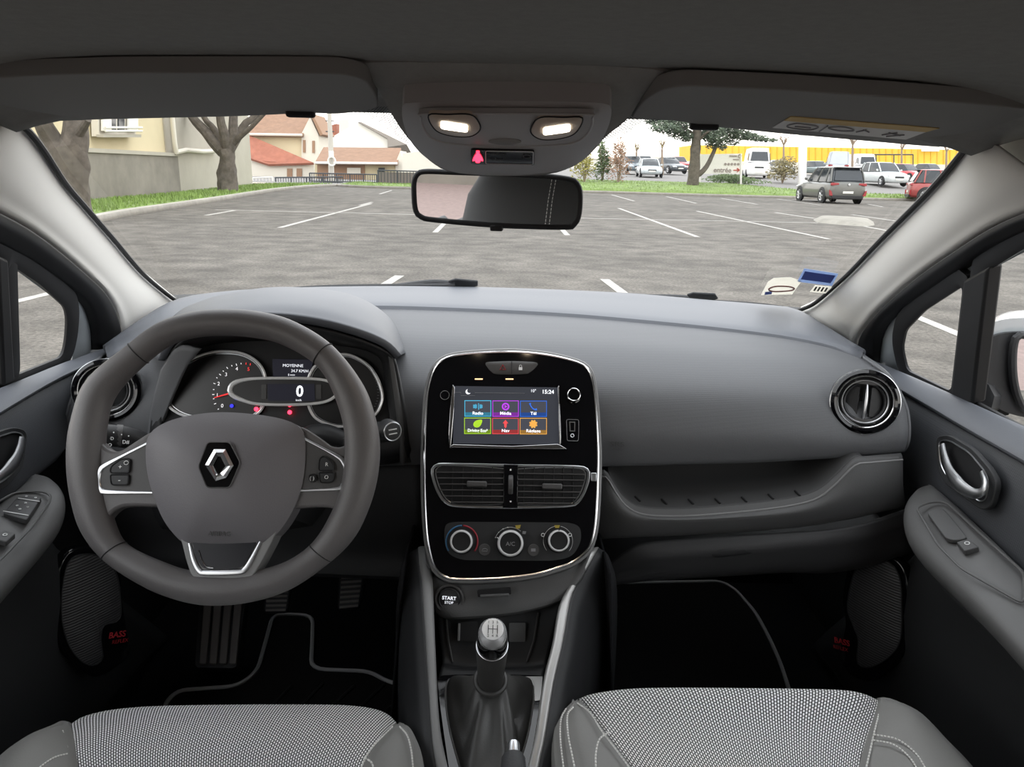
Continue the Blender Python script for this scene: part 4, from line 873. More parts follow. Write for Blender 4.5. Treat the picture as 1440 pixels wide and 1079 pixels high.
ticks = [(307, 575.5), (302.5, 568), (300.5, 561), (300, 555), (300.5, 548), (301.5, 539.5), (305, 531.5), (309.5, 527), (314, 522), (319.5, 517.5), (326, 514.5), (332.5, 513), (339, 511.5)]
for i, (x, y) in enumerate(ticks):
    p = CL.px(x, y, .004); d = (p - tc_).normalized(); obj('dial_tick', box(p, (.0016 if i % 2 else .0010, .0005, .0002), (d, d.cross(CL.N), CL.N)), M['dialwhite'], clu)
for x, y in ((346, 511.5), (352, 512.5)):
    p = CL.px(x, y, .004); d = (p - tc_).normalized(); obj('dial_tick', box(p, (.0016, .0005, .0002), (d, d.cross(CL.N), CL.N)), M['redprint'], clu)
obj('dial_needle', tube([CL.px(301, 559.5, .006), CL.px(326, 552.5, .0065)], [.0006, .0014], 6), M['redprint'], tach)
# right gauge ticks
for i in range(11):
    a = R(35 - i * 7); p = CL.px(505 + 27 * math.cos(a), 552 - 34 * math.sin(a), .004); obj('dial_tick', box(p, (.0014, .0003, .0002), (CL.U, CL.W, CL.N)), M['greyprint'], clu)
# digital speed display
sq_ = [(323, 549), (327.5, 540), (340, 535), (360, 532.5), (395, 532), (432.5, 532.5), (457.5, 535), (471, 542), (475, 549.5), (471, 557.5), (457.5, 565), (432.5, 568.5), (395, 569.5), (360, 568), (340, 562.5), (327.5, 556.5)]
P_ = cr(CL.pxs(sq_, .016), 80, True); sd = obj('speed_display', plate(P_, CL.N, .012), M['dialface'], clu)
obj('display_ring', tube(P_, [.0022 + .0016 * max(0, math.cos(2 * PI * i / 80)) ** 6 for i in range(80)], 8, True), M['ringsilver'], sd)
lettering('speed_text', '0', .0225, CL, CL.px(421.5, 551, .017), M['lcdtext'], sd, sx=.95, bold=.0006); lettering('unit_text', 'km/h', .0042, CL, CL.px(420, 563, .017), M['lcdtext'], sd)
M['lcd'] = em('lcd_dim_backlight', (26, 26, 34), 1.0); obj('lcd_panel', plate(CL.pxs([(376, 540), (442, 540), (443, 564), (377, 564)], .0165), CL.N, .0006), M['lcd'], sd)
for x in (371, 448): obj('display_bar', plate(rounded(CL.pxs([(x - 3.5, 541), (x + 3.5, 541), (x + 3.5, 561), (x - 3.5, 561)], .0175), .0015), CL.N, .001), M['spoke'], sd)
# trip computer
tp = obj('trip_display', plate(CL.pxs([(383, 505), (440, 506), (436, 530), (384, 530)], .004), CL.N, .002), M['lcd'], clu)
lettering('trip_text', 'MOYENNE', .0062, CL, CL.px(412, 514.5, .0046), M['lcdtext'], tp, sx=1.05); lettering('trip_text', '34.7 KM/H', .0062, CL, CL.px(421.5, 522, .0046), M['lcdtext'], tp, sx=.95); lettering('trip_text', '0 ▪▪▪▪', .005, CL, CL.px(410, 527.5, .0046), M['lcdtext'], tp, sx=.7)
M['blue_led'] = em('blue_warning_led', (60, 60, 230), 1.0)
obj('warning_light', lathe(CL, [(.0028, 0), (.0028, .001), (0, .001)], 16, c=CL.px(326, 571, .004)), M['blue_led'], clu, label='small blue warning light')
for x, y in ((360.5, 575.5), (407.5, 580), (407.5, 571)): obj('warning_light', lathe(CL, [(.0032 if y != 571 else .0018, 0), (.0032 if y != 571 else .0018, .001), (0, .001)], 12, c=CL.px(x, y, .006)), M['red_led'], clu, label='red warning light')
obj('lower_panel', plate(CL.pxs([(376, 568), (433, 568), (446, 590), (462, 602), (380, 604), (362, 596)], .001), CL.N, .004), M['dark'], clu)

# ================================================================ round side vents
def round_vent(label, px, py, y, nx):
    c = onY(px, py, y); f = Fr(c, V((nx, -.90, .22))); t = thing('round_air_vent', label, 'air vent', c, 'round outer air vents')
    obj('surround', lathe(f, [(.0475, -.03), (.0485, .0), (.0475, .007), (.043, .0105), (.0395, .009), (.038, .004), (.037, -.02)], 64), M['gloss'], t)
    obj('outer_trim', tube(f.circ(c, .0388, .0075, 64), .0016, 8, True), M['chrome'], t); obj('outer_trim', tube(f.circ(c, .0482, .003, 64), .0009, 6, True), M['satin'], t)
    obj('vent_well', lathe(f, [(.037, -.025), (.0375, .002), (.034, .004), (.0325, -.004), (.0325, -.02), (0, -.022)], 56), M['black'], t)
    obj('inner_trim', tube(f.circ(c, .0318, .0035, 64), .0014, 8, True), M['satin'], t)
    l = obj('louvre', lathe(f, [(.0295, -.012), (.0290, .004), (.0265, .002), (.0255, -.010), (0, -.012)], 48), M['dark'], t)
    for dx in (-.017, .016): obj('louvre_blade', box(f.p(dx, 0, -.004), (.009, math.sqrt(.0275 ** 2 - dx ** 2), .0012), ((f.U + f.N * (.3 if dx < 0 else -.3)).normalized(), f.W, f.N)), M['dark'], l, bevel=.0008)
    obj('centre_fin', pillow([f.p(math.sin(a) * .0042 * (1 if math.sin(a) > 0 else .5), math.cos(a) * .0265, .004) for a in [2 * PI * i / 40 for i in range(40)]], f.N, .004, .008, 5), M['satin'], l)
    obj('louvre_cap', box(f.p(0, .0285, .0), (.018, .0035, .004), (f.U, f.W, f.N)), M['spoke'], l, bevel=.0015); obj('louvre_cap', box(f.p(0, -.0285, .0), (.018, .0035, .004), (f.U, f.W, f.N)), M['spoke'], l, bevel=.0015)
round_vent('round gloss black air vent with silver fin beside the passenger door', 1216, 565, 1.072, -.30)
round_vent('round gloss black air vent beside the driver door, behind the wheel rim', 151, 549, 1.112, .30)
# ================================================================ seats
def dashes(path, n, r=.0010, bm=None):
    bm = bm or BM(); p = resample(path, n * 2 + 1)
    for i in range(n): tube([p[2 * i], p[2 * i + 1].lerp(p[2 * i + 2], .35)], r, 5, bm=bm)
    return bm
SZ = .588
def seat(label, sg, top, lin, rin, lout, rout, stitches, cx):
    t = thing('car_seat', label, 'seat', (cx, .45, .30), 'front seats')
    r0 = [onZ(x, y, SZ) if sg > 0 and i in (0, len(top) - 1) else onY(x, y, .80 - d * (.6 if sg > 0 else 1)) for i, (x, y, d) in enumerate(top)]
    n = 9
    L_ = cr([r0[0]] + [onZ(x, y, SZ) for x, y in lin], 7); R_ = cr([r0[-1]] + [onZ(x, y, SZ) for x, y in rin], 7)
    rows = [[p + V((0, .012, -.16)) for p in r0], [p + V((0, .022, -.045)) for p in r0], [p + V((0, .014, -.014)) for p in r0], r0]
    for k in range(1, 7):
        a, b = L_[k], R_[k]; row_ = []
        for i, p in enumerate(cr(r0, n)):
            s_ = i / (n - 1); q = a.lerp(b, s_); f = math.exp(-k * 1.0); q.y += (p.y - lerp(r0[0].y, r0[-1].y, s_)) * f
            q.z += .004 * math.sin(PI * s_) + (p.z - lerp(r0[0].z, r0[-1].z, s_)) * f * .5; row_.append(q)
        rows.append(row_)
    rows.append([V((lerp(L_[-1].x, R_[-1].x, i / 8), -.06, SZ + .01)) for i in range(9)])
    obj('cushion_centre', patch(rows, 60, 4), M['weave'], t, solid=.02)
    for inn, out, s_ in ((L_, lout, -1), (R_, rout, 1)):
        p0 = inn[0]; O_ = cr([p0 + V((s_ * .004, .003, -.002))] + [onZ(x, y, SZ - .004) for x, y in out], 9); I_ = cr(inn, 9)
        O = crp([p0 + V((s_ * .004, .034, -.10)), p0 + V((s_ * .004, .022, -.035))] + O_, 51); I = crp([p0 + V((0, .030, -.10)), p0 + V((0, .018, -.035))] + I_, 51)
        k_ = [min(1, max(0, (p - q).length - .012) / .06) for p, q in zip(I, O)]
        mid_ = [p.lerp(q, .5) + V((0, 0, .016 * w)) for p, q, w in zip(I, O, k_)]; m1 = [p.lerp(q, .82) + V((0, 0, .010 * w)) for p, q, w in zip(I, O, k_)]
        D1 = [q + V((s_ * .008, .004, -.03)) for q in O]; D2 = [q + V((s_ * .004, .002, -.22)) for q in O]
        obj('side_bolster', patch([[p + V((0, 0, -.02)) for p in I], I, mid_, m1, O, D1, D2], 51, 4, paired=True), M['bolster'], t, solid=.006)
    for pts, nn in stitches: obj('stitching', dashes(cr([onZ(x, y, SZ + dz) for x, y, dz in pts], 60), nn), M['stitch'], t)
    # backrest and headrest, behind the camera
    w_ = .235; c = V((cx, .22, .60)); prof = []
    for z, y, ww, th in ((.58, .24, .20, .05), (.66, .22, .235, .07), (.85, .15, .245, .075), (1.02, .085, .225, .07), (1.12, .045, .17, .05), (1.15, .035, .12, .025)):
        prof.append([V((cx + ww * math.copysign(abs(math.cos(a)) ** .6, math.cos(a)), y - .34 + th * math.copysign(abs(math.sin(a)) ** .8, math.sin(a)), z)) for a in [2 * PI * i / 40 for i in range(40)]])
    obj('backrest', loft(prof), M['bolster_dark'], t)
    bm = BM()
    for dx in (.048, .060): dashes([V((cx + dx, -.054, .67)), V((cx + dx, -.110, .85)), V((cx + dx, -.180, 1.02)), V((cx + dx, -.22, 1.08))], 40, bm=bm)
    obj('backrest_stitching', bm, M['stitch'], t)
    prof = []
    for z, y, ww, th in ((1.175, .02, .10, .03), (1.19, .02, .125, .045), (1.25, .005, .13, .05), (1.29, -.01, .11, .04), (1.30, -.012, .08, .02)):
        prof.append([V((cx + ww * math.copysign(abs(math.cos(a)) ** .6, math.cos(a)), y - .34 + th * math.sin(a), z)) for a in [2 * PI * i / 32 for i in range(32)]])
    obj('headrest', loft(prof), M['bolster_dark'], t)
    for dx in (-.06, .06): obj('headrest_post', tube([V((cx + dx, -.30, 1.08)), V((cx + dx, -.315, 1.20))], .006, 10), M['satin'], t)
    obj('seat_base', boxr(cx - .21, cx + .21, .20, .74, .29, .46), M['dark'], t, bevel=.02)
    return t
seat('driver seat with black and white woven cushion, below the steering wheel', -1,
     [(93, 1024, .03), (112, 1011, .018), (150, 1001, .006), (210, 995.5, 0), (300, 993.5, 0), (400, 993, 0), (480, 994, 0), (522, 999, .006), (543, 1007, .016), (556, 1019, .03)],
     [(96, 1046), (100, 1079), (106, 1140), (112, 1300)], [(530, 1044), (512, 1072), (505, 1140), (505, 1300)],
     [(62, 1034), (28, 1052), (-4, 1078), (-40, 1130), (-60, 1300)], [(572, 1024), (582, 1044), (588, 1079), (592, 1140), (596, 1300)],
     [([(88, 1028, .002), (94, 1050, .008), (98, 1075, .006), (103, 1110, .006)], 24), ([(12, 1075, .004), (32, 1056, .006), (60, 1041, .006), (80, 1031, .004)], 22), ([(52, 1082, .018), (75, 1066, .016), (96, 1060, .01)], 12),
      ([(552, 1022, .004), (530, 1044, .01), (516, 1062, .012), (506, 1085, .012)], 18), ([(562, 1022, .004), (572, 1034, .008), (578, 1054, .008), (581, 1082, .008)], 18), ([(512, 1066, .014), (522, 1072, .016), (526, 1085, .018)], 5)], onZ(305, 1079, SZ).x)
seat('passenger seat with black and white woven cushion, right of the handbrake', 1,
     [(816, 986, .03), (832, 980, .018), (860, 975, .006), (900, 971.5, 0), (960, 970.5, 0), (1040, 971, 0), (1120, 972, 0), (1185, 974, .004), (1215, 979, .014), (1241, 990, .03)],
     [(832, 1000), (848, 1026), (868, 1052), (890, 1084), (920, 1140), (925, 1300)], [(1235, 1012), (1227, 1042), (1217, 1080), (1212, 1140), (1210, 1300)],
     [(799, 997), (789, 1012), (785, 1040), (788, 1079), (792, 1140), (800, 1300)], [(1262, 995), (1290, 1010), (1318, 1038), (1342, 1065), (1364, 1090), (1400, 1160), (1420, 1300)],
     [([(812, 989, .004), (830, 1003, .010), (846, 1028, .014), (866, 1054, .014), (888, 1084, .012)], 30), ([(806, 995, .004), (798, 1006, .010), (799, 1034, .016), (804, 1060, .016), (809, 1085, .016)], 24), ([(796, 997, .002), (789, 1012, .004), (788, 1040, .006), (793, 1085, .006)], 24),
      ([(856, 1030, .016), (843, 1040, .020), (838, 1060, .02), (838, 1085, .02)], 14), ([(1239, 993, .004), (1232, 1020, .010), (1225, 1050, .010), (1217, 1085, .010)], 24), ([(1256, 996, .004), (1285, 1011, .008), (1310, 1038, .008), (1342, 1082, .008)], 26), ([(1228, 1033, .014), (1262, 1040, .020), (1288, 1060, .02), (1304, 1085, .02)], 20), ([(1228, 1041, .014), (1256, 1047, .020), (1278, 1064, .02), (1292, 1085, .02)], 18)], onZ(1060, 1079, SZ).x)
# ================================================================ floor mats and pedals
def floor_mat(label, outline, z=.292):
    P_ = [onZ(x, y, z) for x, y in outline]; t = thing('floor_mat', label, 'floor mat', sum(P_, V()) / len(P_), 'floor mats')
    P2 = rounded(P_, .03); obj('mat_pile', plate(P2, V((0, 0, 1)), .005), M['matpile'], t); obj('mat_binding', tube([p + V((0, 0, .001)) for p in P2], .0042, 6, True), M['mattrim'], t); return t
fm = floor_mat('black driver floor mat with grey bound edge notched around the pedals', [(232, 990), (250, 972), (335, 966), (362, 945), (376, 895), (384, 864), (440, 866), (439, 905), (437, 942), (520, 945), (545, 960), (576, 966), (580, 985), (560, 1012), (530, 1060), (230, 1060)])
bm = BM()
for k in range(5): tube([onZ(375 + 42 * k, 1000, .294), onZ(350 + 44 * k + 60, 965 - (k % 2) * 4, .294)], .003, 5, bm=bm)
obj('mat_ribs', bm, M['black'], fm)
floor_mat('black passenger floor mat with grey bound edge below the glovebox', [(846, 821), (1014, 818), (1034, 830), (1062, 862), (1080, 895), (1096, 930), (1114, 985), (1114, 1040), (830, 1040), (823, 985), (810, 935), (826, 870)])
fr_ = thing('footrest', 'ribbed silver-grey driver footrest left of the clutch', 'footrest', onZ(308, 940, .30))
FRF = Fr(onY(308, 890, 1.235), V((0, -.62, .78)), up=V((0, 1, .5)))
M['pedal'] = mat('worn_pedal_rubber', (.16, .145, .135), .6, grain=.2)
obj('base', plate(rounded(FRF.pxs([(282, 832), (346, 832), (333, 940), (274, 939)], -.004), .01), FRF.N, .03), M['dark'], fr_)
for k in range(4):
    x0, x1 = 287 + k * 14.5, 280 + k * 14.0
    obj('rib', plate(rounded(FRF.pxs([(x0, 834), (x0 + 10.5, 834), (x1 + 10, 934), (x1, 934)], .003), .003), FRF.N, .006), M['pedal'], fr_, bevel=.0015)
def pedal(name, label, q, y, rows_, vertical=False):
    c = onY(sum(a for a, b in q) / 4, sum(b for a, b in q) / 4, y); f = Fr(c, V((0, -.72, .69)), up=V((0, 1, 1))); t = thing(name, label, 'pedal', f.pxs(q)[2])
    obj('pad', plate(rounded(f.pxs(q), .008), f.N, .012), M['dark'], t, bevel=.003)
    for k in range(rows_):
        s = (k + .5) / rows_; s2 = (k + .28) / rows_, (k + .72) / rows_
        A = [(lerp(lerp(q[0][0], q[3][0], v), lerp(q[1][0], q[2][0], v), u), lerp(lerp(q[0][1], q[3][1], v), lerp(q[1][1], q[2][1], v), u)) for u, v in (((.1, s2[0]), (.9, s2[0]), (.9, s2[1]), (.1, s2[1])) if not vertical else ((s2[0], .06), (s2[1], .06), (s2[1], .94), (s2[0], .94)))]
        obj('tread', plate(f.pxs(A, .003), f.N, .004), M['pedal'], t)
    obj('arm', tube([c - f.N * .01, c + V((0, .10, .10)), c + V((0, .14, .24))], .008, 8), M['dark'], t)
pedal('clutch_pedal', 'ribbed rubber clutch pedal just under the steering wheel rim', [(372, 822), (410, 822), (404, 861), (370, 862)], 1.27, 6)
pedal('brake_pedal', 'wide ribbed rubber brake pedal in the driver footwell', [(477, 802), (514, 800), (506, 855), (474, 858)], 1.28, 8)
pedal('accelerator_pedal', 'narrow upright accelerator pedal beside the centre console', [(560, 826), (588, 824), (586, 871), (555, 871)], 1.31, 5, True)
# ================================================================ front doors
def Xp(sg, pts, X): return [onX(q[0], q[1], sg * (X + (q[2] if len(q) > 2 else 0))) for q in pts]
def Xq(sg, pts, X):
    p = Xp(sg, pts, X); e = p[-1]; return p + [V((e.x, y, e.z)) for y in (min(.42, e.y - .12), .0, -.5)]
def door(label, sg, belt_top, belt_low, mid, seam, arm_seam, arm_in, low, X, glass, q_glass, post, handle, cup, lever, grille_o, grille_i, logo, panel_bits, seal_line):
    t = thing('car_door', label, 'door', (sg * .69, .8, .30), 'front doors', 'thing')
    bt = cr(Xq(sg, belt_top, .700), 40); bl = cr(Xq(sg, belt_low, X + .012), 40); b2 = [p + V((sg * .010, 0, -.010)) for p in bl]
    obj('window_sill', patch([[p + V((sg * .004, 0, -.02)) for p in bt], bt, [p.lerp(q, .5) + V((0, 0, .004)) for p, q in zip(bt, bl)], bl, b2], 40, 4), M['dash_top'], t, solid=.004)
    md = cr(Xq(sg, mid, X + .008), 40); sm = cr(Xq(sg, seam, X), 40)
    obj('door_panel', patch([[p + V((sg * .006, 0, .004)) for p in b2], [p.lerp(q, .15) for p, q in zip(b2, md)], md, sm, [p + V((sg * .01, 0, -.012)) for p in sm]], 40, 5), M['door'], t, solid=.004)
    sm = crp(Xq(sg, arm_seam, X - .001), 71); ai = crp(Xq(sg, arm_in, X - .070), 71); lo = cr(Xq(sg, low, X + .004), 40)
    k_ = [min(1, max(0, (p - q).length - .01) / .10) for p, q in zip(sm, ai)]; e1 = [p.lerp(q, .5) + V((0, 0, .012 * w)) for p, q, w in zip(sm, ai, k_)]
    arm = obj('armrest', patch([[p + V((sg * .004, 0, -.006)) for p in sm], [p.lerp(q, .12) + V((0, 0, .006 * w)) for p, q, w in zip(sm, ai, k_)], e1, ai, [p + V((sg * .006, 0, -.025)) for p in ai], [p + V((sg * .040, .0, -.055)) for p in ai]], 50, 5, paired=True), M['armrest'], t, solid=.004)
    lw0 = cr([p + V((sg * .038, 0, -.050)) for p in ai], 40); lw2 = [V((p.x, p.y, p.z)) for p in lo]; lw3 = [V((sg * (X + .01), p.y, .30)) for p in lo]
    obj('lower_panel', patch([lw0, [p.lerp(q, .3) + V((sg * .012, 0, 0)) for p, q in zip(lw0, lw2)], lw2, lw3], 40, 5), M['door_low'], t, solid=.004)
    # window glazing and frames
    fr_out = Ss(sg, seal_line, -.008)
    for nm, g in (('quarter_glass', q_glass), ('window_glass', glass)):
        P_ = rounded(Ss(sg, g, -.011), .012); obj(nm, plate(P_, side_pl(sg)[1], .004), M['glass'], t)
    o = resample(cr(fr_out, 90, True), 90, True); hol = [rounded(Ss(sg, g, -.008), .014) for g in (q_glass, glass)]
    for g in (q_glass, glass):
        c = sum((V((x, y, 0)) for x, y in g), V()) / len(g); big = []
        P_ = rounded(Ss(sg, g, -.008), .014, 6); cc = sum(P_, V()) / len(P_)
        m_ = len(P_); out = []
        nn = side_pl(sg)[1]
        for i in range(m_):
            tdir = (P_[(i + 1) % m_] - P_[i - 1]); nrm = tdir.cross(nn)
            if nrm.length < 1e-9: nrm = P_[i] - cc
            nrm.normalize(); nrm = nrm if nrm.dot(P_[i] - cc) > 0 else -nrm; out.append(P_[i] + nrm * .030)
        bm = BM(); quad_grid(bm, [[p - nn * .004 for p in P_], P_, [p.lerp(q, .3) + nn * .004 for p, q in zip(P_, out)], [p + nn * .002 for p in out], [p - nn * .012 for p in out]], closed_u=True); face_cam(bm)
        obj('window_frame', bm, M['rubber'], t, solid=.002)
    P_ = Ss(sg, post, .0); obj('window_post', plate(P_, side_pl(sg)[1], .022), M['rubber'], t, bevel=.004)
    # latch handle
    DF = Fr(onX(handle[0][0], handle[0][1], sg * (X - .002)), V((-sg, -.0, .06)))
    ho = rounded(DF.pxs(handle, .004), .012, 5); hi_ = rounded(DF.pxs(cup, .002), .012, 5)
    hd = obj('handle_bezel', ring(resample(ho + [ho[0]], 70, True), resample(hi_ + [hi_[0]], 70, True), DF.N, .008), M['door_low'], t, bevel=.0015)
    obj('handle_rim', tube([p + DF.N * .0005 for p in hi_], .0011, 6, True), M['satin'], hd)
    obj('handle_cup', plate([p - DF.N * .003 for p in hi_], DF.N, .003), M['black'], hd)
    L_ = [DF.px(x, y, n) for x, y, n, r_ in lever]; rr = [v.x for v in cr([V((r_, 0, 0)) for x, y, n, r_ in lever], 30, even=True)]
    obj('door_handle', tube(cr(L_, 30), resample([V((i, r_[3], 0)) for i, r_ in enumerate(lever)], 30) and [v.y for v in resample([V((i * .001, r_[3], 0)) for i, r_ in enumerate(lever)], 30)], 12, up=DF.N, flat=.55), M['satin'], t, label='silver door latch lever')
    # speaker
    SF = Fr(onX(grille_o[0][0], grille_o[0][1], sg * (X - .055)), V((-sg, -.62, .12)))
    go_ = cr(SF.pxs(grille_o, .004), 70, True); gi_ = cr(SF.pxs(grille_i, .006), 70, True)
    sp = obj('speaker_surround', plate(go_, SF.N, .02), M['gloss'], t, bevel=.004, seg=3); obj('speaker_mesh', pillow(gi_, SF.N, .006, .003, 6), M['speaker'], sp)
    obj('speaker_trim', tube(gi_, .0012, 6, True), M['dark'], sp)
    x, y = logo; M.setdefault('redlogo', mat('red_logo_print', (.45, .02, .03), .5))
    f2 = SF.moved(.006); f2.U = (SF.U + SF.W * (-.38 if sg < 0 else .30)).normalized(); f2.W = f2.N.cross(f2.U)
    lettering('speaker_logo', 'BASS', .0135, f2, SF.px(x, y, .0065), M['redlogo'], sp, sx=1.0, bold=.0003); lettering('speaker_logo', 'REFLEX', .0085, f2, SF.px(x + (4 if sg < 0 else -2), y + 9, .0065), M['redlogo'], sp)
    panel_bits(t, arm, sg, X)
    return t
def armplane(sm_px, in_px, sg, X):
    a, b = onX(*sm_px[0], sg * X), onX(*sm_px[1], sg * X); c = onX(*in_px, sg * (X - .070)); n = (b - a).cross(c - a).normalized(); n = n if n.z > 0 else -n; return Fr(a + n * .012, n, up=V((0, 1, .2)))
def bits_r(t, arm, sg, X):
    f = armplane(((1330, 700), (1440, 802)), (1343, 816), sg, X)
    q = [(1288, 714), (1308, 706), (1330, 706), (1352, 726), (1380, 752), (1440, 806), (1440, 850), (1352, 800), (1320, 768)]
    obj('switch_tray', tube(rounded(f.pxs(q, .0035), .01), .0016, 6, True), M['armrest'], arm)
    obj('tray_pad', plate(rounded(f.pxs([(1303, 720), (1326, 715), (1344, 735), (1361, 757), (1344, 760), (1330, 757), (1316, 738)], .004), .006), f.N, .006), M['dash_low'], arm, bevel=.001)
    o = obj('window_switch', plate(rounded(f.pxs([(1345, 762), (1361, 758), (1377, 769), (1356, 775)], .006), .002), f.N, .008), M['dash_low'], arm, bevel=.0012)
    obj('switch_symbol', tube(f.circ(f.px(1360, 764, .0064), .0028, k=16), .0006, 6, True), M['white'], o)
    # dark edge of the armrest joint
door('passenger door with silver latch and window switch, right of the dashboard', 1,
     [(1196, 491), (1205, 498), (1260, 520), (1320, 546), (1380, 573), (1440, 600), (1560, 655)], [(1198, 505), (1210, 513), (1262, 545), (1310, 573), (1350, 597), (1440, 648), (1560, 715)],
     [(1200, 560), (1230, 570), (1270, 590), (1310, 620), (1350, 648), (1440, 722), (1560, 815)], [(1262, 668), (1275, 672), (1300, 680), (1318, 686), (1357, 719), (1440, 800), (1560, 915)],
     [(1310, 682), (1315, 684), (1323, 690), (1336, 701), (1352, 715), (1396, 757), (1440, 800), (1560, 915)], [(1306, 683, .068), (1287, 692, .045), (1274, 712, .018), (1277, 742, .004), (1297, 772), (1343, 817), (1393, 865), (1520, 1000)], [(1150, 900), (1180, 930), (1230, 960), (1290, 980), (1350, 1010), (1440, 1060), (1560, 1140)], .655,
     [(1388, 382), (1440, 350), (1520, 314), (1650, 284), (2000, 268), (2000, 905), (1440, 602), (1366, 562)], [(1354, 402), (1300, 437), (1273, 465), (1268, 490), (1275, 521), (1337, 551)],
     [(1354, 395), (1388, 376), (1366, 570), (1336, 556)],
     [(1315, 614), (1333, 611), (1367, 631), (1393, 661), (1402, 679), (1393, 714), (1380, 718), (1327, 680), (1317, 656)], [(1320, 620), (1335, 619), (1364, 637), (1386, 664), (1392, 680), (1386, 704), (1378, 706), (1333, 672), (1323, 654)],
     [(1325, 626, .010, .0055), (1329, 644, .012, .0058), (1336, 664, .014, .0065), (1350, 683, .016, .0085), (1368, 694, .016, .0105), (1381, 692, .014, .0085), (1385, 680, .012, .0055), (1380, 664, .008, .003)],
     [(1196, 790), (1222, 777), (1252, 782), (1272, 800), (1280, 850), (1278, 905), (1258, 935), (1228, 958), (1196, 950), (1180, 920), (1188, 880), (1184, 840)], [(1204, 800), (1225, 787), (1250, 791), (1265, 812), (1268, 850), (1266, 900), (1250, 924), (1224, 938), (1206, 932), (1207, 900), (1200, 880), (1192, 850)], (1184, 903), bits_r,
     [(1268, 470), (1300, 430), (1400, 370), (1460, 340), (1460, 600), (1380, 580), (1270, 530)])
def bits_l(t, arm, sg, X):
    f = armplane(((0, 718), (60, 668)), (75, 735), sg, X)
    obj('switch_tray', tube(rounded(f.pxs([(-20, 716), (20, 693), (60, 691), (72, 697), (70, 706), (44, 742), (0, 788), (-20, 800)], .0035), .008), .0016, 6, True), M['armrest'], arm)
    M['switch'] = mat('switch_plastic', (.06, .06, .062), .45)
    o = obj('switch_block', plate(rounded(f.pxs([(4, 722), (26, 697), (59, 699), (38, 731)], .006), .003), f.N, .008), M['switch'], arm, bevel=.0012)
    for a, b in (((25.5, 701), (56, 705.5)), ((4.5, 719), (40, 725))): obj('switch_line', tube([f.px(*a, .0068), f.px(*b, .0068)], .0008, 6), M['white'], o)
    for x, y in ((36, 707.5), (24, 711), (39, 713), (28, 716), (37, 698), (50, 700)): obj('switch_symbol', tube(f.circ(f.px(x, y, .0068), .0012, k=8), .0005, 5, True), M['white'], o)
    o = obj('window_switch', plate(rounded(f.pxs([(-10, 757), (6, 745), (22, 750), (8, 762)], .006), .002), f.N, .008), M['dash_low'], arm, bevel=.0012); obj('switch_symbol', tube(f.circ(f.px(7, 752, .0068), .0022, k=12), .0006, 5, True), M['white'], o)
door('driver door with silver latch and mirror switches, left of the steering wheel', -1,
     [(176, 478), (165, 484), (120, 500), (80, 514), (40, 530), (0, 546), (-120, 594)], [(172, 490), (160, 497), (120, 514), (80, 533), (40, 556), (0, 580), (-120, 650)],
     [(160, 545), (130, 555), (100, 575), (60, 600), (40, 612), (0, 648), (-120, 745)], [(105, 615), (92, 632), (70, 650), (46, 668), (30, 681), (0, 706), (-120, 800)],
     [(44, 669), (40, 672), (34, 678), (20, 690), (0, 706), (-40, 738), (-120, 800)], [(50, 668, .068), (72, 675, .045), (88, 694, .018), (86, 722, .004), (66, 752), (0, 826), (-120, 960)], [(230, 890), (200, 915), (150, 940), (90, 965), (40, 990), (0, 1010), (-120, 1070)], .655,
     [(1, 366), (-60, 326), (-200, 272), (-600, 222), (-600, 790), (-60, 572), (8, 538)], [(12.5, 371), (55, 399), (92, 433), (95, 450), (93, 480), (88, 502), (21, 529)],
     [(-2, 360), (13, 366), (22, 536), (6, 545)],
     [(40, 606), (20, 600), (-10, 610), (-40, 634), (-60, 690), (-20, 698), (10, 686), (34, 656)], [(34, 612), (20, 607), (-8, 616), (-34, 640), (-48, 680), (-18, 687), (6, 676), (28, 652)],
     [(31, 616, .010, .0055), (28, 632, .012, .0062), (20, 650, .014, .0075), (4, 668, .016, .0095), (-14, 676, .014, .008), (-26, 670, .010, .004)],
     [(168, 800), (140, 774), (110, 770), (90, 782), (78, 820), (76, 870), (86, 915), (108, 935), (133, 953), (160, 942), (184, 918), (178, 880), (172, 840)], [(160, 800), (138, 782), (112, 781), (96, 792), (88, 825), (87, 870), (96, 905), (112, 928), (130, 936), (144, 926), (142, 900), (146, 880), (168, 870), (168, 830)], (165, 893), bits_l,
     [(100, 440), (60, 395), (0, 355), (-60, 320), (-60, 600), (0, 560), (100, 500)])
# ================================================================ sun visors
VF = Fr(V((0, .83, 1.288)), V((0, -.19, -.98)), up=V((0, -1, .2)))
VF.U = V((1, 0, 0))
vp0, vn = V((0, .76, 1.300)), V((0, -.028, -.15)).normalized()
vn = V((0, -.029, -.150)).cross(V((1, 0, 0))); vn = V((0, -.18, -.98)).normalized()
def onV(x, y, n=0.0): return onpl(x, y, vp0 + vn * n, vn)
def visor(label, q, hinge):
    P_ = rounded([onV(*p) for p in q], [.02] * len(q), 5); t = thing('sun_visor', label, 'sun visor', sum(P_, V()) / len(P_), 'sun visors')
    obj('visor_flap', plate(P_, vn, .016), M['visor'], t, bevel=.006, seg=4)
    for x, y in hinge: obj('visor_clip', box(onV(x, y, .0) + V((0, .005, .0)), (.016, .006, .006)), M['black'], t, bevel=.003)
    return t
vl = visor('folded up grey sun visor above the driver, left of the overhead console', [(-60, 113), (60, 106), (180, 103), (400, 103), (480, 104), (514, 112), (529, 134), (532, 153), (500, 158), (472, 161), (442, 159), (330, 164), (150, 168), (-60, 176)], [(421, 157)])
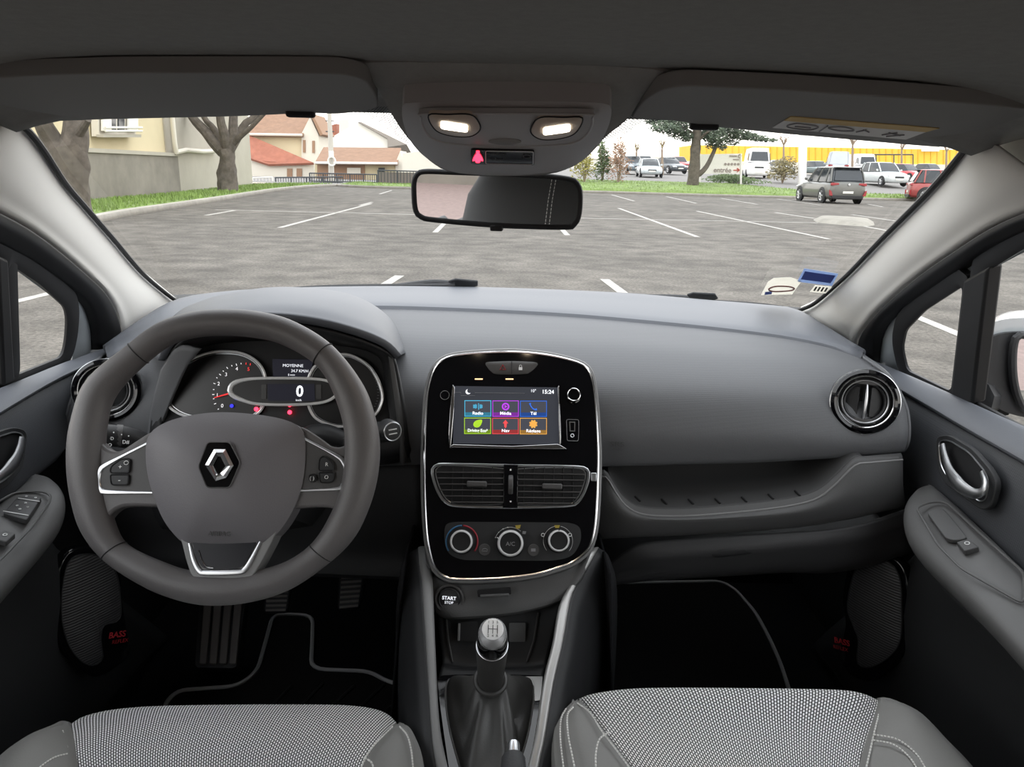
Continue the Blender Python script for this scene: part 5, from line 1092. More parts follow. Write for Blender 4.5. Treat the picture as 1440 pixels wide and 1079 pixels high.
vr = visor('folded up grey sun visor with a white warning label above the passenger', [(1500, 160), (1400, 149), (1280, 139), (1100, 127), (960, 121), (930, 126), (906, 140), (892, 160), (887, 167), (930, 168), (962, 172), (1000, 178), (1085, 187), (1300, 206), (1420, 212), (1500, 216)], [(992, 175)])
M['label'] = mat('visor_label_paper', (.78, .77, .74), .7); M['label_y'] = mat('visor_label_amber', (.62, .44, .18), .7)
LV = lambda pts, n: [onV(x, y, n) for x, y in pts]
lb = obj('warning_label', plate(LV([(1086, 180), (1103, 170), (1302, 186), (1274, 196.5)], .0010), vn, .0008), M['label'], vr); obj('label_band', plate(LV([(1103, 170), (1112, 164.5), (1321, 181), (1302, 186)], .0012), vn, .001), M['label_y'], vr)
b = BM()
for q in ([(1107, 177), (1122, 174), (1146, 177), (1150, 180), (1136, 183), (1112, 180)], [(1165, 180), (1182, 178.5), (1196, 181), (1200, 184), (1180, 184)]): tube(cr(LV(q, .002), 30, True), .0008, 5, True, bm=b)
for q in ([(1118, 178), (1140, 180)], [(1152, 185), (1164, 177)], [(1204, 186), (1218, 183)], [(1214, 183), (1222, 186)], [(1240, 190), (1262, 187)], [(1246, 192), (1272, 190)], [(1250, 187), (1266, 191)]): tube(LV(q, .002), .0008, 5, bm=b)
obj('label_pictogram', b, M['greyprint'], lb)
# ================================================================ overhead console
oc = thing('overhead_console', 'grey overhead console with two lit reading lamps above the mirror', 'overhead console', OC.px(712, 246))
ocq = [(566, 150), (574, 145), (640, 142.5), (712, 142), (790, 143), (848, 145.5), (859, 152), (858, 170), (850, 190), (841, 205), (816, 228), (789, 240), (737, 246), (712, 247), (675, 246), (633, 240.5), (602, 224), (579, 201), (567, 172)]
po = cr(OC.pxs(ocq, .012), 90, True)
shell = obj('console_shell', pillow(po, OC.N, .012, .035, 9, power=3.2), M['console_grey'], oc)
# recessed lamp panel, in front of a dished tray
O2 = OC.moved(.0235)
rec = [(592, 165), (600, 160), (712, 160), (825, 161), (833, 166), (829, 184), (812, 199), (780, 204), (712, 205), (645, 203), (610, 196), (596, 182)]
rp_ = cr(O2.pxs(rec), 70, True)
lampp = obj('lamp_panel', pillow(rp_, OC.N, .0015, .006, 4), M['console_grey'], oc)
obj('panel_rim', tube(rp_, .0014, 8, True), M['console_grey'], oc)
M['lampglass'] = mat('lamp_button_clear', (.55, .45, .36), .25)
for lx, ly, s in ((638.7, 179, 1), (783, 183, -1)):
    el = [(lx + s * a, ly + b_) for a, b_ in ((-36, -17), (-10, -18), (22, -18), (34, -8), (36, 4), (22, 13), (-4, 12), (-26, 4))]
    P_ = cr(O2.pxs(el, .0025), 40, True); o = obj('lamp_button', pillow(P_, OC.N, .002, .004, 5), M['lampglass'], oc); obj('button_gap', tube(P_, .0008, 6, True), M['black'], o)
    q = [(lx + a, ly + b_ + s * a * .14) for a, b_ in ((-17, -4), (0, -4.6), (17, -4), (18.5, 0), (17, 4.6), (0, 5), (-17, 4.6), (-18.5, 0))]
    obj('lamp_lens', pillow(cr(O2.pxs(q, .0055), 40, True), OC.N, .0012, .003, 4), M['lampglow'], o, label='lit warm white lamp lens')
obj('lens_button', pillow([O2.px(710 + 23 * math.cos(a), 199.5 + 4 * math.sin(a), .002) for a in [2 * PI * i / 36 for i in range(36)]], OC.N, .002, .004, 4), M['visor'], oc)
bp_ = rounded(OC.pxs([(662, 211), (751.5, 213), (751, 233), (662, 231)], .0262), .004)
bk = obj('airbag_indicator', plate(bp_, OC.N, .006), M['gloss'], oc)
obj('indicator_frame', tube(rounded(OC.pxs([(683, 212.5), (750, 213.5), (749.5, 232), (683, 230.5)], .0266), .003), .0005, 6, True), M['white'], bk)
M['dimtext'] = mat('unlit_grey_text', (.10, .10, .10), .5)
OB = OC.moved(.0264)
lettering('indicator_text', 'PASSENGER', .0042, OC, OC.px(698, 217, .0268), M['dimtext'], bk); lettering('indicator_text', 'AIR BAG', .0042, OC, OC.px(698, 225, .0268), M['dimtext'], bk)
obj('indicator_symbol', tube(OC.circ(OC.px(741, 220, .0268), .0042, k=24), .0005, 6, True), M['dimtext'], bk)
# red unbelted person symbol
b = BM(); ball(OC.px(672, 213.8, .0268), .0024, bm=b, sub=1, scale=(1, 1, 1))
plate(cr(OC.pxs([(670, 216.5), (674, 216.5), (677.5, 221), (679.5, 227), (676, 226), (674.5, 229), (669.5, 229), (668, 226), (664.5, 227), (666.5, 221)], .0272), 30, True), OC.N, .0005, bm=b)
obj('seatbelt_warning', b, M['red_led'], oc, label='red lit seat belt warning symbol')
for x, y, pw in ((638.7, 184, .10), (783, 188, .10)):
    l = bpy.data.lights.new('reading_lamp', 'SPOT'); l.energy = pw; l.color = (1, .78, .55); l.spot_size = R(150); l.shadow_soft_size = .01; o = bpy.data.objects.new('reading_lamp_light', l); COL.objects.link(o)
    o.location = OC.px(x, y - 2, .036); o.rotation_euler = V(OC.N).to_track_quat('-Z', 'Y').to_euler()
# ================================================================ rear-view mirror
MF = Fr(at(698, 281, 1.00), V((-.150, -.986, -.047)), up=V((0, 0, 1)))
mo = [(582, 262), (585, 248), (596, 241.5), (640, 242.5), (748, 246.5), (800, 252), (812, 259), (816, 274), (814, 303), (807, 316), (794, 319.5), (700, 317), (612, 309.5), (592, 305), (584, 294)]
mp = cr(MF.pxs(mo), 100, True); cm = sum(mp, V()) / 100
mir = thing('rear_view_mirror', 'interior rear-view mirror in a black frame hanging below the overhead console', 'mirror', cm)
hs = obj('mirror_housing', pillow([p - MF.N * .010 for p in mp], -MF.N, .016, .006, 6), M['dark'], mir)
obj('mirror_bezel', tube(mp, .0036, 10, True), M['dark'], mir)
ins = [p.lerp(cm, .0) + (cm - p).normalized() * .0035 for p in mp]
obj('mirror_glass', plate(ins, MF.N, .003), M['mirror'], mir)
obj('tilt_tab', box(MF.px(698.5, 320.5, .0) , (.0085, .006, .004), (MF.U, MF.N, MF.W)), M['dark'], mir, bevel=.002)
obj('mirror_stalk', tube([cm - MF.N * .018, cm - MF.N * .035 + V((0, 0, .03)), V((cm.x + .01, cm.y - .02, 1.26))], [.012, .010, .012], 14), M['dark'], mir)
# ================================================================ stickers on the glass, wipers
def sticker(label, q, col, extra):
    P_ = [onWS(x, y, .0075) for x, y in q]; n = (P_[1] - P_[0]).cross(P_[2] - P_[0]).normalized(); n = n if n.dot(CAM - P_[0]) > 0 else -n
    t = thing('windscreen_sticker', label, 'sticker', sum(P_, V()) / len(P_), 'stickers at the windscreen corner'); obj('backing', plate([p + n * .0004 for p in P_], n, .0004), col, t)
    for nm, pts, m, w in extra:
        if w: obj(nm, tube(cr([onWS(x, y, .0088) for x, y in pts], 24, True), w, 5, True), m, t)
        else: obj(nm, plate([onWS(x, y, .0088) for x, y in pts], n, .0004), m, t)
M['st_white'] = thin_paper('sticker_back_white', (.92, .90, .84)); M['st_blue'] = thin_paper('sticker_back_blue', (.20, .26, .52)); M['st_lblue'] = thin_paper('sticker_pale_blue', (.48, .57, .74))
M['st_brown'] = mat('sticker_brown_print', (.22, .10, .09), .6)
sticker('white arched sticker low in the corner of the windscreen', [(1070, 415), (1080, 396), (1088, 391), (1112, 390), (1127, 395.5), (1114, 414)], M['st_white'],
        [('oval_print', [(1081, 407), (1090, 403), (1108, 403), (1117, 406), (1110, 409), (1088, 410)], M['st_brown'], .0016), ('blue_print', [(1076, 411), (1086, 410), (1085, 414), (1075, 415)], M['st_blue'], 0)])
sticker('blue sticker high beside the passenger pillar on the windscreen', [(1131, 377.5), (1179, 385), (1170, 402), (1121, 396)], M['st_lblue'], [('blue_panel', [(1132, 382), (1175, 388), (1168, 398.5), (1126, 393)], M['st_blue'], 0)])
sticker('small white printed sticker under the blue one on the windscreen', [(1146, 401), (1170, 403), (1164, 413), (1139, 410.5)], M['st_white'], [('print_line', [(1147 + i * 5, 403.5 + i * .4), (1149.5 + i * 5, 403.8 + i * .4), (1146 + i * 5, 409.5 + i * .4), (1143.5 + i * 5, 409.2 + i * .4)], M['dark'], 0) for i in range(4)])
def wiper(label, arm, blade, head):
    P = lambda q, off: [onWS(x, y, -off) for x, y in q]; t = thing('windscreen_wiper', label, 'wiper', P(head, .02)[0], 'windscreen wipers')
    obj('wiper_arm', tube(cr(P(arm, .035), 20), .0065, 8), M['dark'], t); obj('wiper_blade', tube(cr(P(blade, .012), 24), .0055, 8, flat=1.6), M['rubber'], t)
    obj('wiper_head', plate(P(head, .022), -WSN, .005), M['dark'], t, bevel=.002)
wiper('black windscreen wiper parked in front of the driver, left of centre', [(545, 405), (580, 400), (610, 397), (640, 399), (668, 401)], [(375, 412), (450, 407), (540, 405), (640, 404)], [(630, 397), (640, 394), (672, 397), (672, 403), (650, 405), (636, 402)])
wiper('black windscreen wiper parked in front of the passenger seat', [(855, 418), (900, 418), (940, 418), (980, 420), (1005, 422)], [(850, 421), (950, 424), (1060, 431), (1100, 436)], [(966, 416), (974, 413.5), (1006, 415), (1010, 421), (990, 425), (972, 422)])
# ================================================================ the lot outside
def tarmac():
    m = mat('tarmac', (.15, .148, .142), .92, spec=.25); nt = m.node_tree; b = nt.nodes['Principled BSDF']; tc = N_(m, 'ShaderNodeTexCoord')
    n1 = N_(m, 'ShaderNodeTexNoise'); n1.inputs['Scale'].default_value = 28; n1.inputs['Detail'].default_value = 8; n1.inputs['Roughness'].default_value = .75
    n2 = N_(m, 'ShaderNodeTexNoise'); n2.inputs['Scale'].default_value = .35; n2.inputs['Detail'].default_value = 5
    n3 = N_(m, 'ShaderNodeTexNoise'); n3.inputs['Scale'].default_value = 2.2; n3.inputs['Detail'].default_value = 6
    for n in (n1, n2, n3): nt.links.new(tc.outputs['Object'], n.inputs['Vector'])
    def mr(n, lo, hi):
        q = N_(m, 'ShaderNodeMapRange'); q.inputs[1].default_value = .3; q.inputs[2].default_value = .7; q.inputs[3].default_value = lo; q.inputs[4].default_value = hi; nt.links.new(n.outputs['Fac'], q.inputs[0]); return q.outputs[0]
    def mul(a, b_):
        q = N_(m, 'ShaderNodeMath'); q.operation = 'MULTIPLY'; nt.links.new(a, q.inputs[0]); nt.links.new(b_, q.inputs[1]); return q.outputs[0]
    k = mul(mul(mr(n1, .40, 1.75), mr(n2, .80, 1.18)), mr(n3, .68, 1.34))
    mx = N_(m, 'ShaderNodeMix'); mx.data_type = 'RGBA'; mx.blend_type = 'MULTIPLY'; mx.inputs['Factor'].default_value = 1; mx.inputs['A'].default_value = (.112, .102, .089, 1)
    nt.links.new(k, mx.inputs['B']); nt.links.new(mx.outputs['Result'], b.inputs['Base Color'])
    bp = N_(m, 'ShaderNodeBump'); bp.inputs['Strength'].default_value = .5; bp.inputs['Distance'].default_value = .01; nt.links.new(n1.outputs['Fac'], bp.inputs['Height']); nt.links.new(bp.outputs['Normal'], b.inputs['Normal']); return m
M['tarmac'] = tarmac()
M['line'] = mat('worn_line_paint', (.38, .365, .335), .8, vary=.25, vscale=9)
M['kerb'] = mat('kerb_concrete', (.40, .375, .335), .9, vary=.18, vscale=3)
M['grass'] = mat('grass_ground', (.17, .24, .07), .95, vary=.35, vscale=1.6)
M['blade'] = mat('grass_blade', (.20, .29, .075), .9, vary=.3, vscale=.8)
M['bark'] = mat('tree_bark', (.105, .088, .070), .95, grain=1, gscale=22, vary=.35, vscale=5)
M['twig'] = mat('bare_twig', (.30, .23, .17), .95)
M['cream'] = mat('cream_render', (.60, .52, .34), .95, vary=.06, vscale=.8)
M['greyr'] = mat('grey_render', (.40, .37, .31), .95, vary=.08, vscale=.7)
M['wallgrey'] = mat('weathered_wall', (.215, .195, .165), .95, vary=.22, vscale=.9)
M['rooftile'] = mat('brown_roof_tile', (.26, .155, .10), .9, vary=.15, vscale=2)
M['roofred'] = mat('red_roof_tile', (.33, .125, .08), .9, vary=.15, vscale=2)
M['whitewall'] = mat('white_render', (.78, .76, .70), .9); M['palewall'] = mat('pale_render', (.66, .62, .54), .9)
M['shutter'] = mat('brown_shutter', (.30, .18, .11), .8); M['dkglass'] = mat('dark_window', (.03, .035, .04), .1)
M['rail_dk'] = mat('dark_railing', (.05, .055, .06), .6); M['yellow'] = mat('yellow_cladding', (.80, .50, .06), .8, vary=.1, vscale=.3); M['concpole'] = mat('concrete_post', (.50, .47, .42), .9)
M['pine'] = mat('cedar_needles', (.10, .13, .085), .95, vary=.4, vscale=1.5); M['leaf_y'] = mat('yellow_green_leaf', (.30, .27, .07), .9, vary=.4, vscale=2); M['leaf_g'] = mat('dark_green_leaf', (.09, .13, .05), .9, vary=.4, vscale=2)
M['leaf_p'] = mat('russet_leaf', (.33, .20, .13), .9, vary=.35, vscale=2); M['leaf_o'] = mat('olive_leaf', (.20, .17, .08), .9, vary=.4, vscale=2)
def gz(y, x=20.0): return 0.0 if y < 49.6 else (.12 if x < 0 else (.15 + (y - 49.6) * .074 if y < 59 else min(1.6, .85 + (y - 59) * .0242)))
def G(px, Y, dz=0.0):
    """ground point on the sight line column px at distance Y"""
    p = onY(px, 250, Y); return V((p.x, Y, gz(Y, p.x) + dz))
gr = struct('ground', patch([[V((-90, 51, 0)), V((110, 51, 0))], [V((-90, -2.2, 0)), V((110, -2.2, 0))]], 6, 2, smooth=False), M['tarmac'], loc=(0, 20, 0))
M['pave'] = mat('pinkish_paving', (.26, .19, .17), .9, vary=.18, vscale=14)
struct('ground', patch([[V((-90, -2.2, 0)), V((110, -2.2, 0))], [V((-90, -60, 0)), V((110, -60, 0))]], 6, 2, smooth=False), M['pave'], loc=(0, -20, 0))
for xa, xb, f_ in ((-140, 0, 0), (0, 200, 1)): struct('ground', patch([[V((xa, 320, .1 + f_ * 1.5)), V((xb, 320, .1 + f_ * 1.5))], [V((xa, 90, .1 + f_ * 1.5)), V((xb, 90, .1 + f_ * 1.5))], [V((xa, 59, .1 + f_ * .74)), V((xb, 59, .1 + f_ * .74))], [V((xa, 49.6, .10)), V((xb, 49.6, .10))]], 6, 1, smooth=False), M.setdefault('far_tarmac', mat('far_tarmac', (.20, .19, .18), .95)), loc=(xa, 90, 0))
def line(a, b, w=.11):
    p, q = onZ(a[0], a[1], 0), onZ(b[0], b[1], 0); d = (q - p).normalized(); s = V((-d.y, d.x, 0)) * w / 2; up = V((0, 0, .004))
    return struct('line_marking', plate([p - s + up, q - s + up, q + s + up, p + s + up], V((0, 0, 1)), .003), M['line'], gr, flat=True)
for a, b in (((522, 286.5), (393, 320.5)), ((303, 295.2), (600, 302.2)), ((551, 267.7), (534, 273)), ((523, 284.5), (506, 289)), ((870, 293), (981, 333.5)), ((980, 297), (1166, 336.5)), ((860, 274), (892, 283)), ((937, 276.5), (979, 286)), ((1014, 279), (1065, 287.5)),
             ((815, 307), (1150, 313.5)), ((1093, 280), (1154, 288.5)), ((1220, 287), (1241, 291)), ((1090, 299), (1146, 307.5)), ((1198, 302), (1260, 311)), ((1205, 316.5), (1250, 325)), ((628, 311), (612, 327)), ((784, 316), (798, 331)), ((562, 388), (536, 404)), ((850, 393), (881, 416)),
             ((-90, 452), (82, 410)), ((1255, 432), (1400, 492)), ((330, 296), (290, 303))): line(a, b)
# kerbs
def kerb(pts, nm, h=.14, w=.22, label=None):
    P_ = [onZ(x, y, 0) for x, y in pts]; P_ = cr(P_, 40); bm = BM(); a, b_, c, d = [], [], [], []
    for i, p in enumerate(P_):
        t = (P_[min(i + 1, 39)] - P_[max(i - 1, 0)]).normalized(); s = V((-t.y, t.x, 0)); a.append(p); b_.append(p + s * .02 + V((0, 0, h))); c.append(p + s * w + V((0, 0, h))); d.append(p + s * w)
    quad_grid(bm, [a, b_, c, d]); face_cam(bm); return struct(nm, bm, M['kerb'], solid=.01), c
kl, kl_in = kerb([(60, 330), (145, 312), (185, 303.5), (250, 293), (320, 281.5), (365, 273.5), (400, 268), (440, 263.8), (474, 262)], 'kerb_left')
kf, kf_in = kerb([(474, 262), (500, 264), (585, 266.5), (700, 269), (815, 271), (950, 275), (1060, 278), (1170, 280.5), (1290, 283), (1440, 287)], 'kerb_front')
struct('kerb_island', pillow(rounded([onZ(*p, .0) for p in ((1143, 309), (1150, 306.5), (1228, 311), (1230, 317), (1215, 319), (1150, 313.5))], .3), V((0, 0, 1)), .13, .02, 5, power=6), mat('island_concrete', (.26, .245, .21), .9, vary=.2, vscale=3))
M['dirt'] = mat('verge_soil', (.15, .17, .06), .95, vary=.3, vscale=2)
# building foot line on the left
FA, FB, FC = onY(123, 284, 22.0), onY(255, 272, 30.0), onY(355.5, 260.5, 44.0)
foot = [FA + (FA - FB) * .6, FA, FB, FC]
vg = [cr(foot, 40), [p.lerp(q, .5) + V((0, 0, .05)) for p, q in zip(cr(foot, 40), resample(kl_in, 40))], kl_in]
struct('verge_left', patch(vg, 40, 3), M['grass'], solid=.05)
vd = lambda x: 7.5 if x < 15 else max(2.2, 7.5 - (x - 15) * 1.0)
gb = [kf_in[i] for i in range(0, 40)]; gtop = [V((p.x, p.y + vd(p.x), gz(49.6 + vd(p.x), p.x) + .02)) for p in gb]
struct('verge_front', patch([gtop, [p.lerp(q, .5) + V((0, 0, .03)) for p, q in zip(gtop, gb)], gb], 40, 2), M['grass'], solid=.05)
def blades(name, rows, n, hmin, hmax, label):
    bm = BM()
    for _ in range(n):
        i = random.uniform(0, 38.9); k = int(i); f = i - k; v = random.random(); a = rows[0][k].lerp(rows[0][k + 1], f); c = rows[-1][k].lerp(rows[-1][k + 1], f); p = c.lerp(a, v * .98 + .01); p.z += .04 * math.sin(PI * v)
        h = random.uniform(hmin, hmax); an = random.uniform(0, PI); d = V((math.cos(an), math.sin(an), 0)) * h * .22; l = V((random.uniform(-.4, .4), random.uniform(-.4, .4), 0)) * h
        bm.faces.new([bm.verts.new(p - d), bm.verts.new(p + d), bm.verts.new(p + l + V((0, 0, h)))])
    return single(name, bm, M['blade'], label, 'grass', kind='stuff', flat=True)
blades('grass_tufts', vg, 9000, .05, .14, 'bright green grass on the sloping verge along the left kerb')
blades('grass_tufts', [gtop, gb], 7000, .04, .12, 'green grass strip behind the far kerb under the cedar')

# ---------------------------------------------------------------- trees and shrubs
def limb(bm, pts, r0, r1, k=9, n=14, wob=.0):
    P_ = cr(pts, n); return tube([p + V((random.uniform(-1, 1), random.uniform(-1, 1), 0)) * wob for p in P_], [lerp(r0, r1, i / (n - 1)) * (1 + random.uniform(-.08, .08)) for i in range(n)], k, bm=bm)
def px_tree(name, label, Y, trunk, limbs, group=None, twigs=0, tw_r=.015):
    base = onY(trunk[0][0], trunk[0][1], Y); t = thing(name, label, 'tree', base, group); s = Y / 1000.0
    bm = BM(); P_ = [onY(x, y, Y + dy) for x, y, r_, dy in trunk]; tube(cr(P_, 18), [v.y * s for v in resample([V((i * .001, q[2], 0)) for i, q in enumerate(trunk)], 18)], 14, bm=bm)
    for v in bm.verts:
        f = math.sin(v.co.z * 5 + v.co.x * 9) * .03 + math.sin(v.co.z * 13 + v.co.y * 17) * .02; v.co += (v.co - V((base.x, base.y, v.co.z))).normalized() * f * trunk[0][2] * s * 2
    obj('trunk', bm, M['bark'], t)
    for l in limbs:
        bm = BM(); P_ = [onY(x, y, Y + dy) for x, y, r_, dy in l]; tube(cr(P_, 14), [v.y * s for v in resample([V((i * .001, q[2], 0)) for i, q in enumerate(l)], 14)], 10, bm=bm); obj('branch', bm, M['bark'], t)
    return t
px_tree('pollarded_tree', 'thick forked pollarded tree trunk next to the driver side pillar', 16.5, [(98, 300, 25, 0), (98, 282, 23, 0), (99, 250, 21, 0), (97, 222, 22, 0), (93, 208, 22, 0)],
        [[(85, 218, 14, 0), (72, 195, 12, 0), (60, 172, 11, -.2), (52, 140, 9, -.3), (30, 90, 5, -.6)], [(100, 218, 18, 0), (106, 195, 15, .1), (107, 172, 14, .2), (112, 150, 10, .3), (128, 80, 6, .5)], [(110, 190, 6, 0), (118, 178, 4, -.1), (124, 168, 4, -.2)]], 'pollarded trees on the verge')
px_tree('pollarded_tree', 'gnarled pollarded tree with splayed bare limbs before the grey gable', 31, [(321, 268, 14, 0), (320, 258, 12, 0), (319, 240, 9.5, 0), (320, 222, 10, 0), (318, 210, 11, 0)],
        [[(314, 214, 8, 0), (302, 202, 6.5, 0), (288, 184, 5.5, .2), (272, 167, 5, .4), (240, 120, 3, 1)], [(316, 210, 5, 0), (308, 195, 4, .1), (300, 180, 3.5, .2), (287, 165, 3, .3), (270, 120, 2, .5)], [(319, 212, 7, 0), (316, 190, 5, -.2), (310, 168, 4.5, -.3), (306, 110, 3, -.5)], [(322, 212, 7.5, 0), (328, 190, 6, 0), (328, 170, 5, .1), (332, 110, 3, .3)],
         [(324, 210, 6, 0), (336, 190, 4.5, .2), (345, 174, 4, .3), (362, 160, 3, .5), (390, 120, 2, .9)], [(325, 205, 4, 0), (338, 192, 3, -.2), (352, 180, 2.5, -.3), (372, 160, 2, -.4)]], 'pollarded trees on the verge')
def clumps(bm, centre, rad, n, size, squash=.5):
    for _ in range(n):
        d = V((random.gauss(0, 1), random.gauss(0, 1), random.gauss(0, 1))).normalized() * random.random() ** .4; p = centre + V((d.x * rad[0], d.y * rad[1], d.z * rad[2]))
        a = V((random.uniform(-1, 1), random.uniform(-1, 1), random.uniform(-squash, squash))).normalized() * size * random.uniform(.5, 1.3); b_ = a.orthogonal().normalized() * size * random.uniform(.25, .5)
        bm.faces.new([bm.verts.new(p - a), bm.verts.new(p + b_), bm.verts.new(p + a), bm.verts.new(p - b_)])
ced = px_tree('cedar_tree', 'tall cedar with a low side limb beside the entrance sign', 51.5, [(974, 270, 8, 0), (974, 262, 7, 0), (976, 240, 6.5, 0), (978, 210, 5.5, 0), (981, 175, 5, 0), (982, 120, 3.5, 0)],
        [[(977, 248, 3.5, 0), (986, 243, 3.6, 0), (995, 232, 3.4, .2), (1003, 215, 3.2, .3), (1009, 203, 3, .4), (1027, 189, 2, .6), (1040, 180, 1.2, .8)], [(981, 192, 2, 0), (960, 180, 1.4, .3), (930, 176, 1, .6)], [(981, 200, 2, 0), (992, 188, 1.5, -.3), (1010, 178, 1, -.6)]])
bm = BM(); q = lambda x, y, d=0: onY(x, y, 51.5 + d)
for x, y, rx, rz, n in ((935, 180, 1.1, .35, 420), (955, 184, .9, .55, 520), (965, 192, .5, .35, 260), (945, 172, 1.6, .5, 500), (995, 184, .7, .6, 460), (1008, 190, .7, .6, 460), (1000, 200, .4, .45, 200), (1025, 182, 1.0, .5, 500), (1045, 190, 1.0, .3, 380), (1062, 194, .9, .22, 260), (1080, 197, .6, .15, 120), (1030, 198, .5, .3, 150), (980, 165, 2.2, .5, 700), (1040, 170, 1.6, .5, 500), (925, 170, .9, .3, 260), (1015, 206, .3, .3, 90)): clumps(bm, q(x, y, random.uniform(-.6, .9)), (rx, .8, rz), n, .14)
obj('foliage', bm, M['pine'], ced, flat=True)
def shrub(name, label, px0, px1, ytop, Y, m, n, size, group=None, stems=5, cat='shrub', z=None):
    a, b_ = onY(px0, 250, Y), onY(px1, 250, Y); top = onY((px0 + px1) / 2, ytop, Y).z; z0 = gz(Y) if z is None else z; c = V(((a.x + b_.x) / 2, Y, z0)); h = top - z0; w_ = (b_.x - a.x) / 2
    t = thing(name, label, cat, c, group); bm = BM()
    for k in range(5): clumps(bm, c + V((random.uniform(-.35, .35) * w_, random.uniform(-.3, .3), h * (.30 + .12 * k))), (w_ * (1 - .13 * k), w_ * .7, h * .24), n // 5, size)
    obj('foliage', bm, m, t, flat=True)
    for k in range(stems):
        bm = BM(); an = 2 * PI * k / stems; limb(bm, [c + V((0, 0, -.05)), c + V((math.cos(an) * w_ * .25, math.sin(an) * .2, h * .5)), c + V((math.cos(an) * w_ * .6, math.sin(an) * .4, h * .9))], .035, .008, 6); obj('stem', bm, M['twig'], t)
    return t
shrub('garden_shrub', 'yellow-green shrub just right of the mirror on the far grass', 802, 842, 198, 53, M['leaf_y'], 900, .12)
shrub('garden_shrub', 'dark green upright shrub between the yellow and the russet ones', 833, 861, 197, 54, M['leaf_g'], 900, .12)
shrub('garden_shrub', 'russet pink bare-looking shrub left of the parked silver cars', 850, 890, 192, 53, M['leaf_p'], 900, .11)
shrub('garden_shrub', 'round olive brown shrub left of the thick white post', 1076, 1126, 219, 58, M['leaf_o'], 1100, .12)
shrub('ground_cover', 'low green ground cover bushes under the entrance sign', 988, 1080, 245, 56, M['leaf_g'], 1500, .12, stems=3)
def bare_tree(label, px, Y, ytop, yfork, col='twig', spread=1.0, fol=None):
    base = G(px, Y); fork = onY(px, yfork, Y); top = onY(px, ytop, Y); t = thing('bare_tree', label, 'tree', base, 'young bare trees in the back lot'); bm = BM(); limb(bm, [base, base.lerp(fork, .5), fork], .13, .09, 8); obj('trunk', bm, M[col], t)
    bm = BM(); h = (top - fork).length
    for k in range(9):
        an = 2 * PI * k / 9 + random.random(); e = fork + V((math.cos(an) * h * .55 * spread, math.sin(an) * h * .5, h * random.uniform(.6, 1.05))); m_ = fork.lerp(e, .5) + V((0, 0, h * .08)); limb(bm, [fork, m_, e], .05, .012, 5, 8)
        for j in range(4): s_ = fork.lerp(e, random.uniform(.4, .95)); limb(bm, [s_, s_ + V((random.uniform(-.3, .3) * h, random.uniform(-.2, .2), random.uniform(.05, .35) * h))], .02, .006, 4, 4)
    obj('branch', bm, M[col], t)
    if fol:
        bm = BM(); clumps(bm, fork + V((0, 0, h * .6)), (h * .7, h * .6, h * .6), 60, .09); obj('foliage', bm, M[fol], t, flat=True)
for lb_, px, Y, yt, yf, sp_c, fl in (('slim young tree with sparse yellow leaves behind the silver saloon', 895, 70, 201, 214, .5, 'leaf_y'), ('slim young tree right of the silver saloon roof', 931, 70, 197, 210, .6, 'leaf_y'), ('small bare tree before the yellow building, left of the white post', 1102, 75, 186, 205, 1, None),
                                ('bare tree rising behind the grey crossover roof', 1199, 66, 188, 205, 1, None), ('thin bare tree behind the silver hatchback', 1268, 80, 196, 212, .8, None), ('bare tree at the far end of the yellow building', 1331, 75, 195, 214, 1, None)): bare_tree(lb_, px, Y, yt, yf, 'twig', sp_c, fl)

# ---------------------------------------------------------------- buildings
def wall_of(pts_px, Y, m, parent, nm, depth=.3):
    P_ = [onY(x, y, Y) for x, y in pts_px]; return obj(nm, plate(P_, V((0, -1, 0)), depth), m, parent, flat=True)
def upright(A, B, z0, z1, off=0.0):
    n = V((B.y - A.y, A.x - B.x, 0)).normalized(); n = n if n.dot(CAM - A) > 0 else -n; A, B = V(A) + n * off, V(B) + n * off; return [V((A.x, A.y, z0)), V((B.x, B.y, z0)), V((B.x, B.y, z1)), V((A.x, A.y, z1))], n
hs_ = thing('cream_house', 'cream rendered house with shuttered window above a weathered grey wall', 'house', FB)
def zat(px, py, A, B):
    n = V((B.y - A.y, A.x - B.x, 0)).normalized(); return onpl(px, py, A, n)
FA2 = foot[0]
ztop = zat(250, 220, FA, FB).z
p_, n_ = upright(FA2, FB, -.2, ztop); obj('base_wall', plate(p_, n_, .4), M['wallgrey'], hs_, flat=True)
p_, n_ = upright(FA2, FB, ztop, ztop + .12, .06); obj('wall_coping', plate(p_, n_, .5), M['greyr'], hs_, flat=True)
D0 = zat(241, 200, FA, FB); p_, n_ = upright(FA2, D0, ztop + .1, 9, -.25); obj('house_wall', plate(p_, n_, 5), M['cream'], hs_, flat=True)
p_, n_ = upright(FB - (FB - D0) * 1.0, FB, ztop, 9, -.2); obj('corner_wall', plate(p_, n_, 4), M['greyr'], hs_, flat=True)
p_, n_ = upright(FB, FC, -.2, 9, 0); obj('gable_wall', plate(p_, n_, 5), M['greyr'], hs_, flat=True)
p_, n_ = upright(FB, FC, -.2, zat(300, 218, FB, FC).z * .95, .05)
pp = [zat(x, y, FA, FB) + n_ * .12 for x, y in ((237, 160), (241, 200), (243, 214))] + [zat(x, y, FB, FC) + n_ * .15 for x, y in ((256, 211), (280, 213), (300, 212))]
obj('drain_pipe', tube(pp, .09, 8), M['palewall'], hs_)
wn = obj('window_frame', plate([zat(x, y, FA, FB) - V((0, 0, 0)) for x, y in ((137, 140), (191, 140), (191, 192), (139, 192))], upright(FA, FB, 0, 1)[1], .2), M['palewall'], hs_)
un = upright(FA, FB, 0, 1)[1]
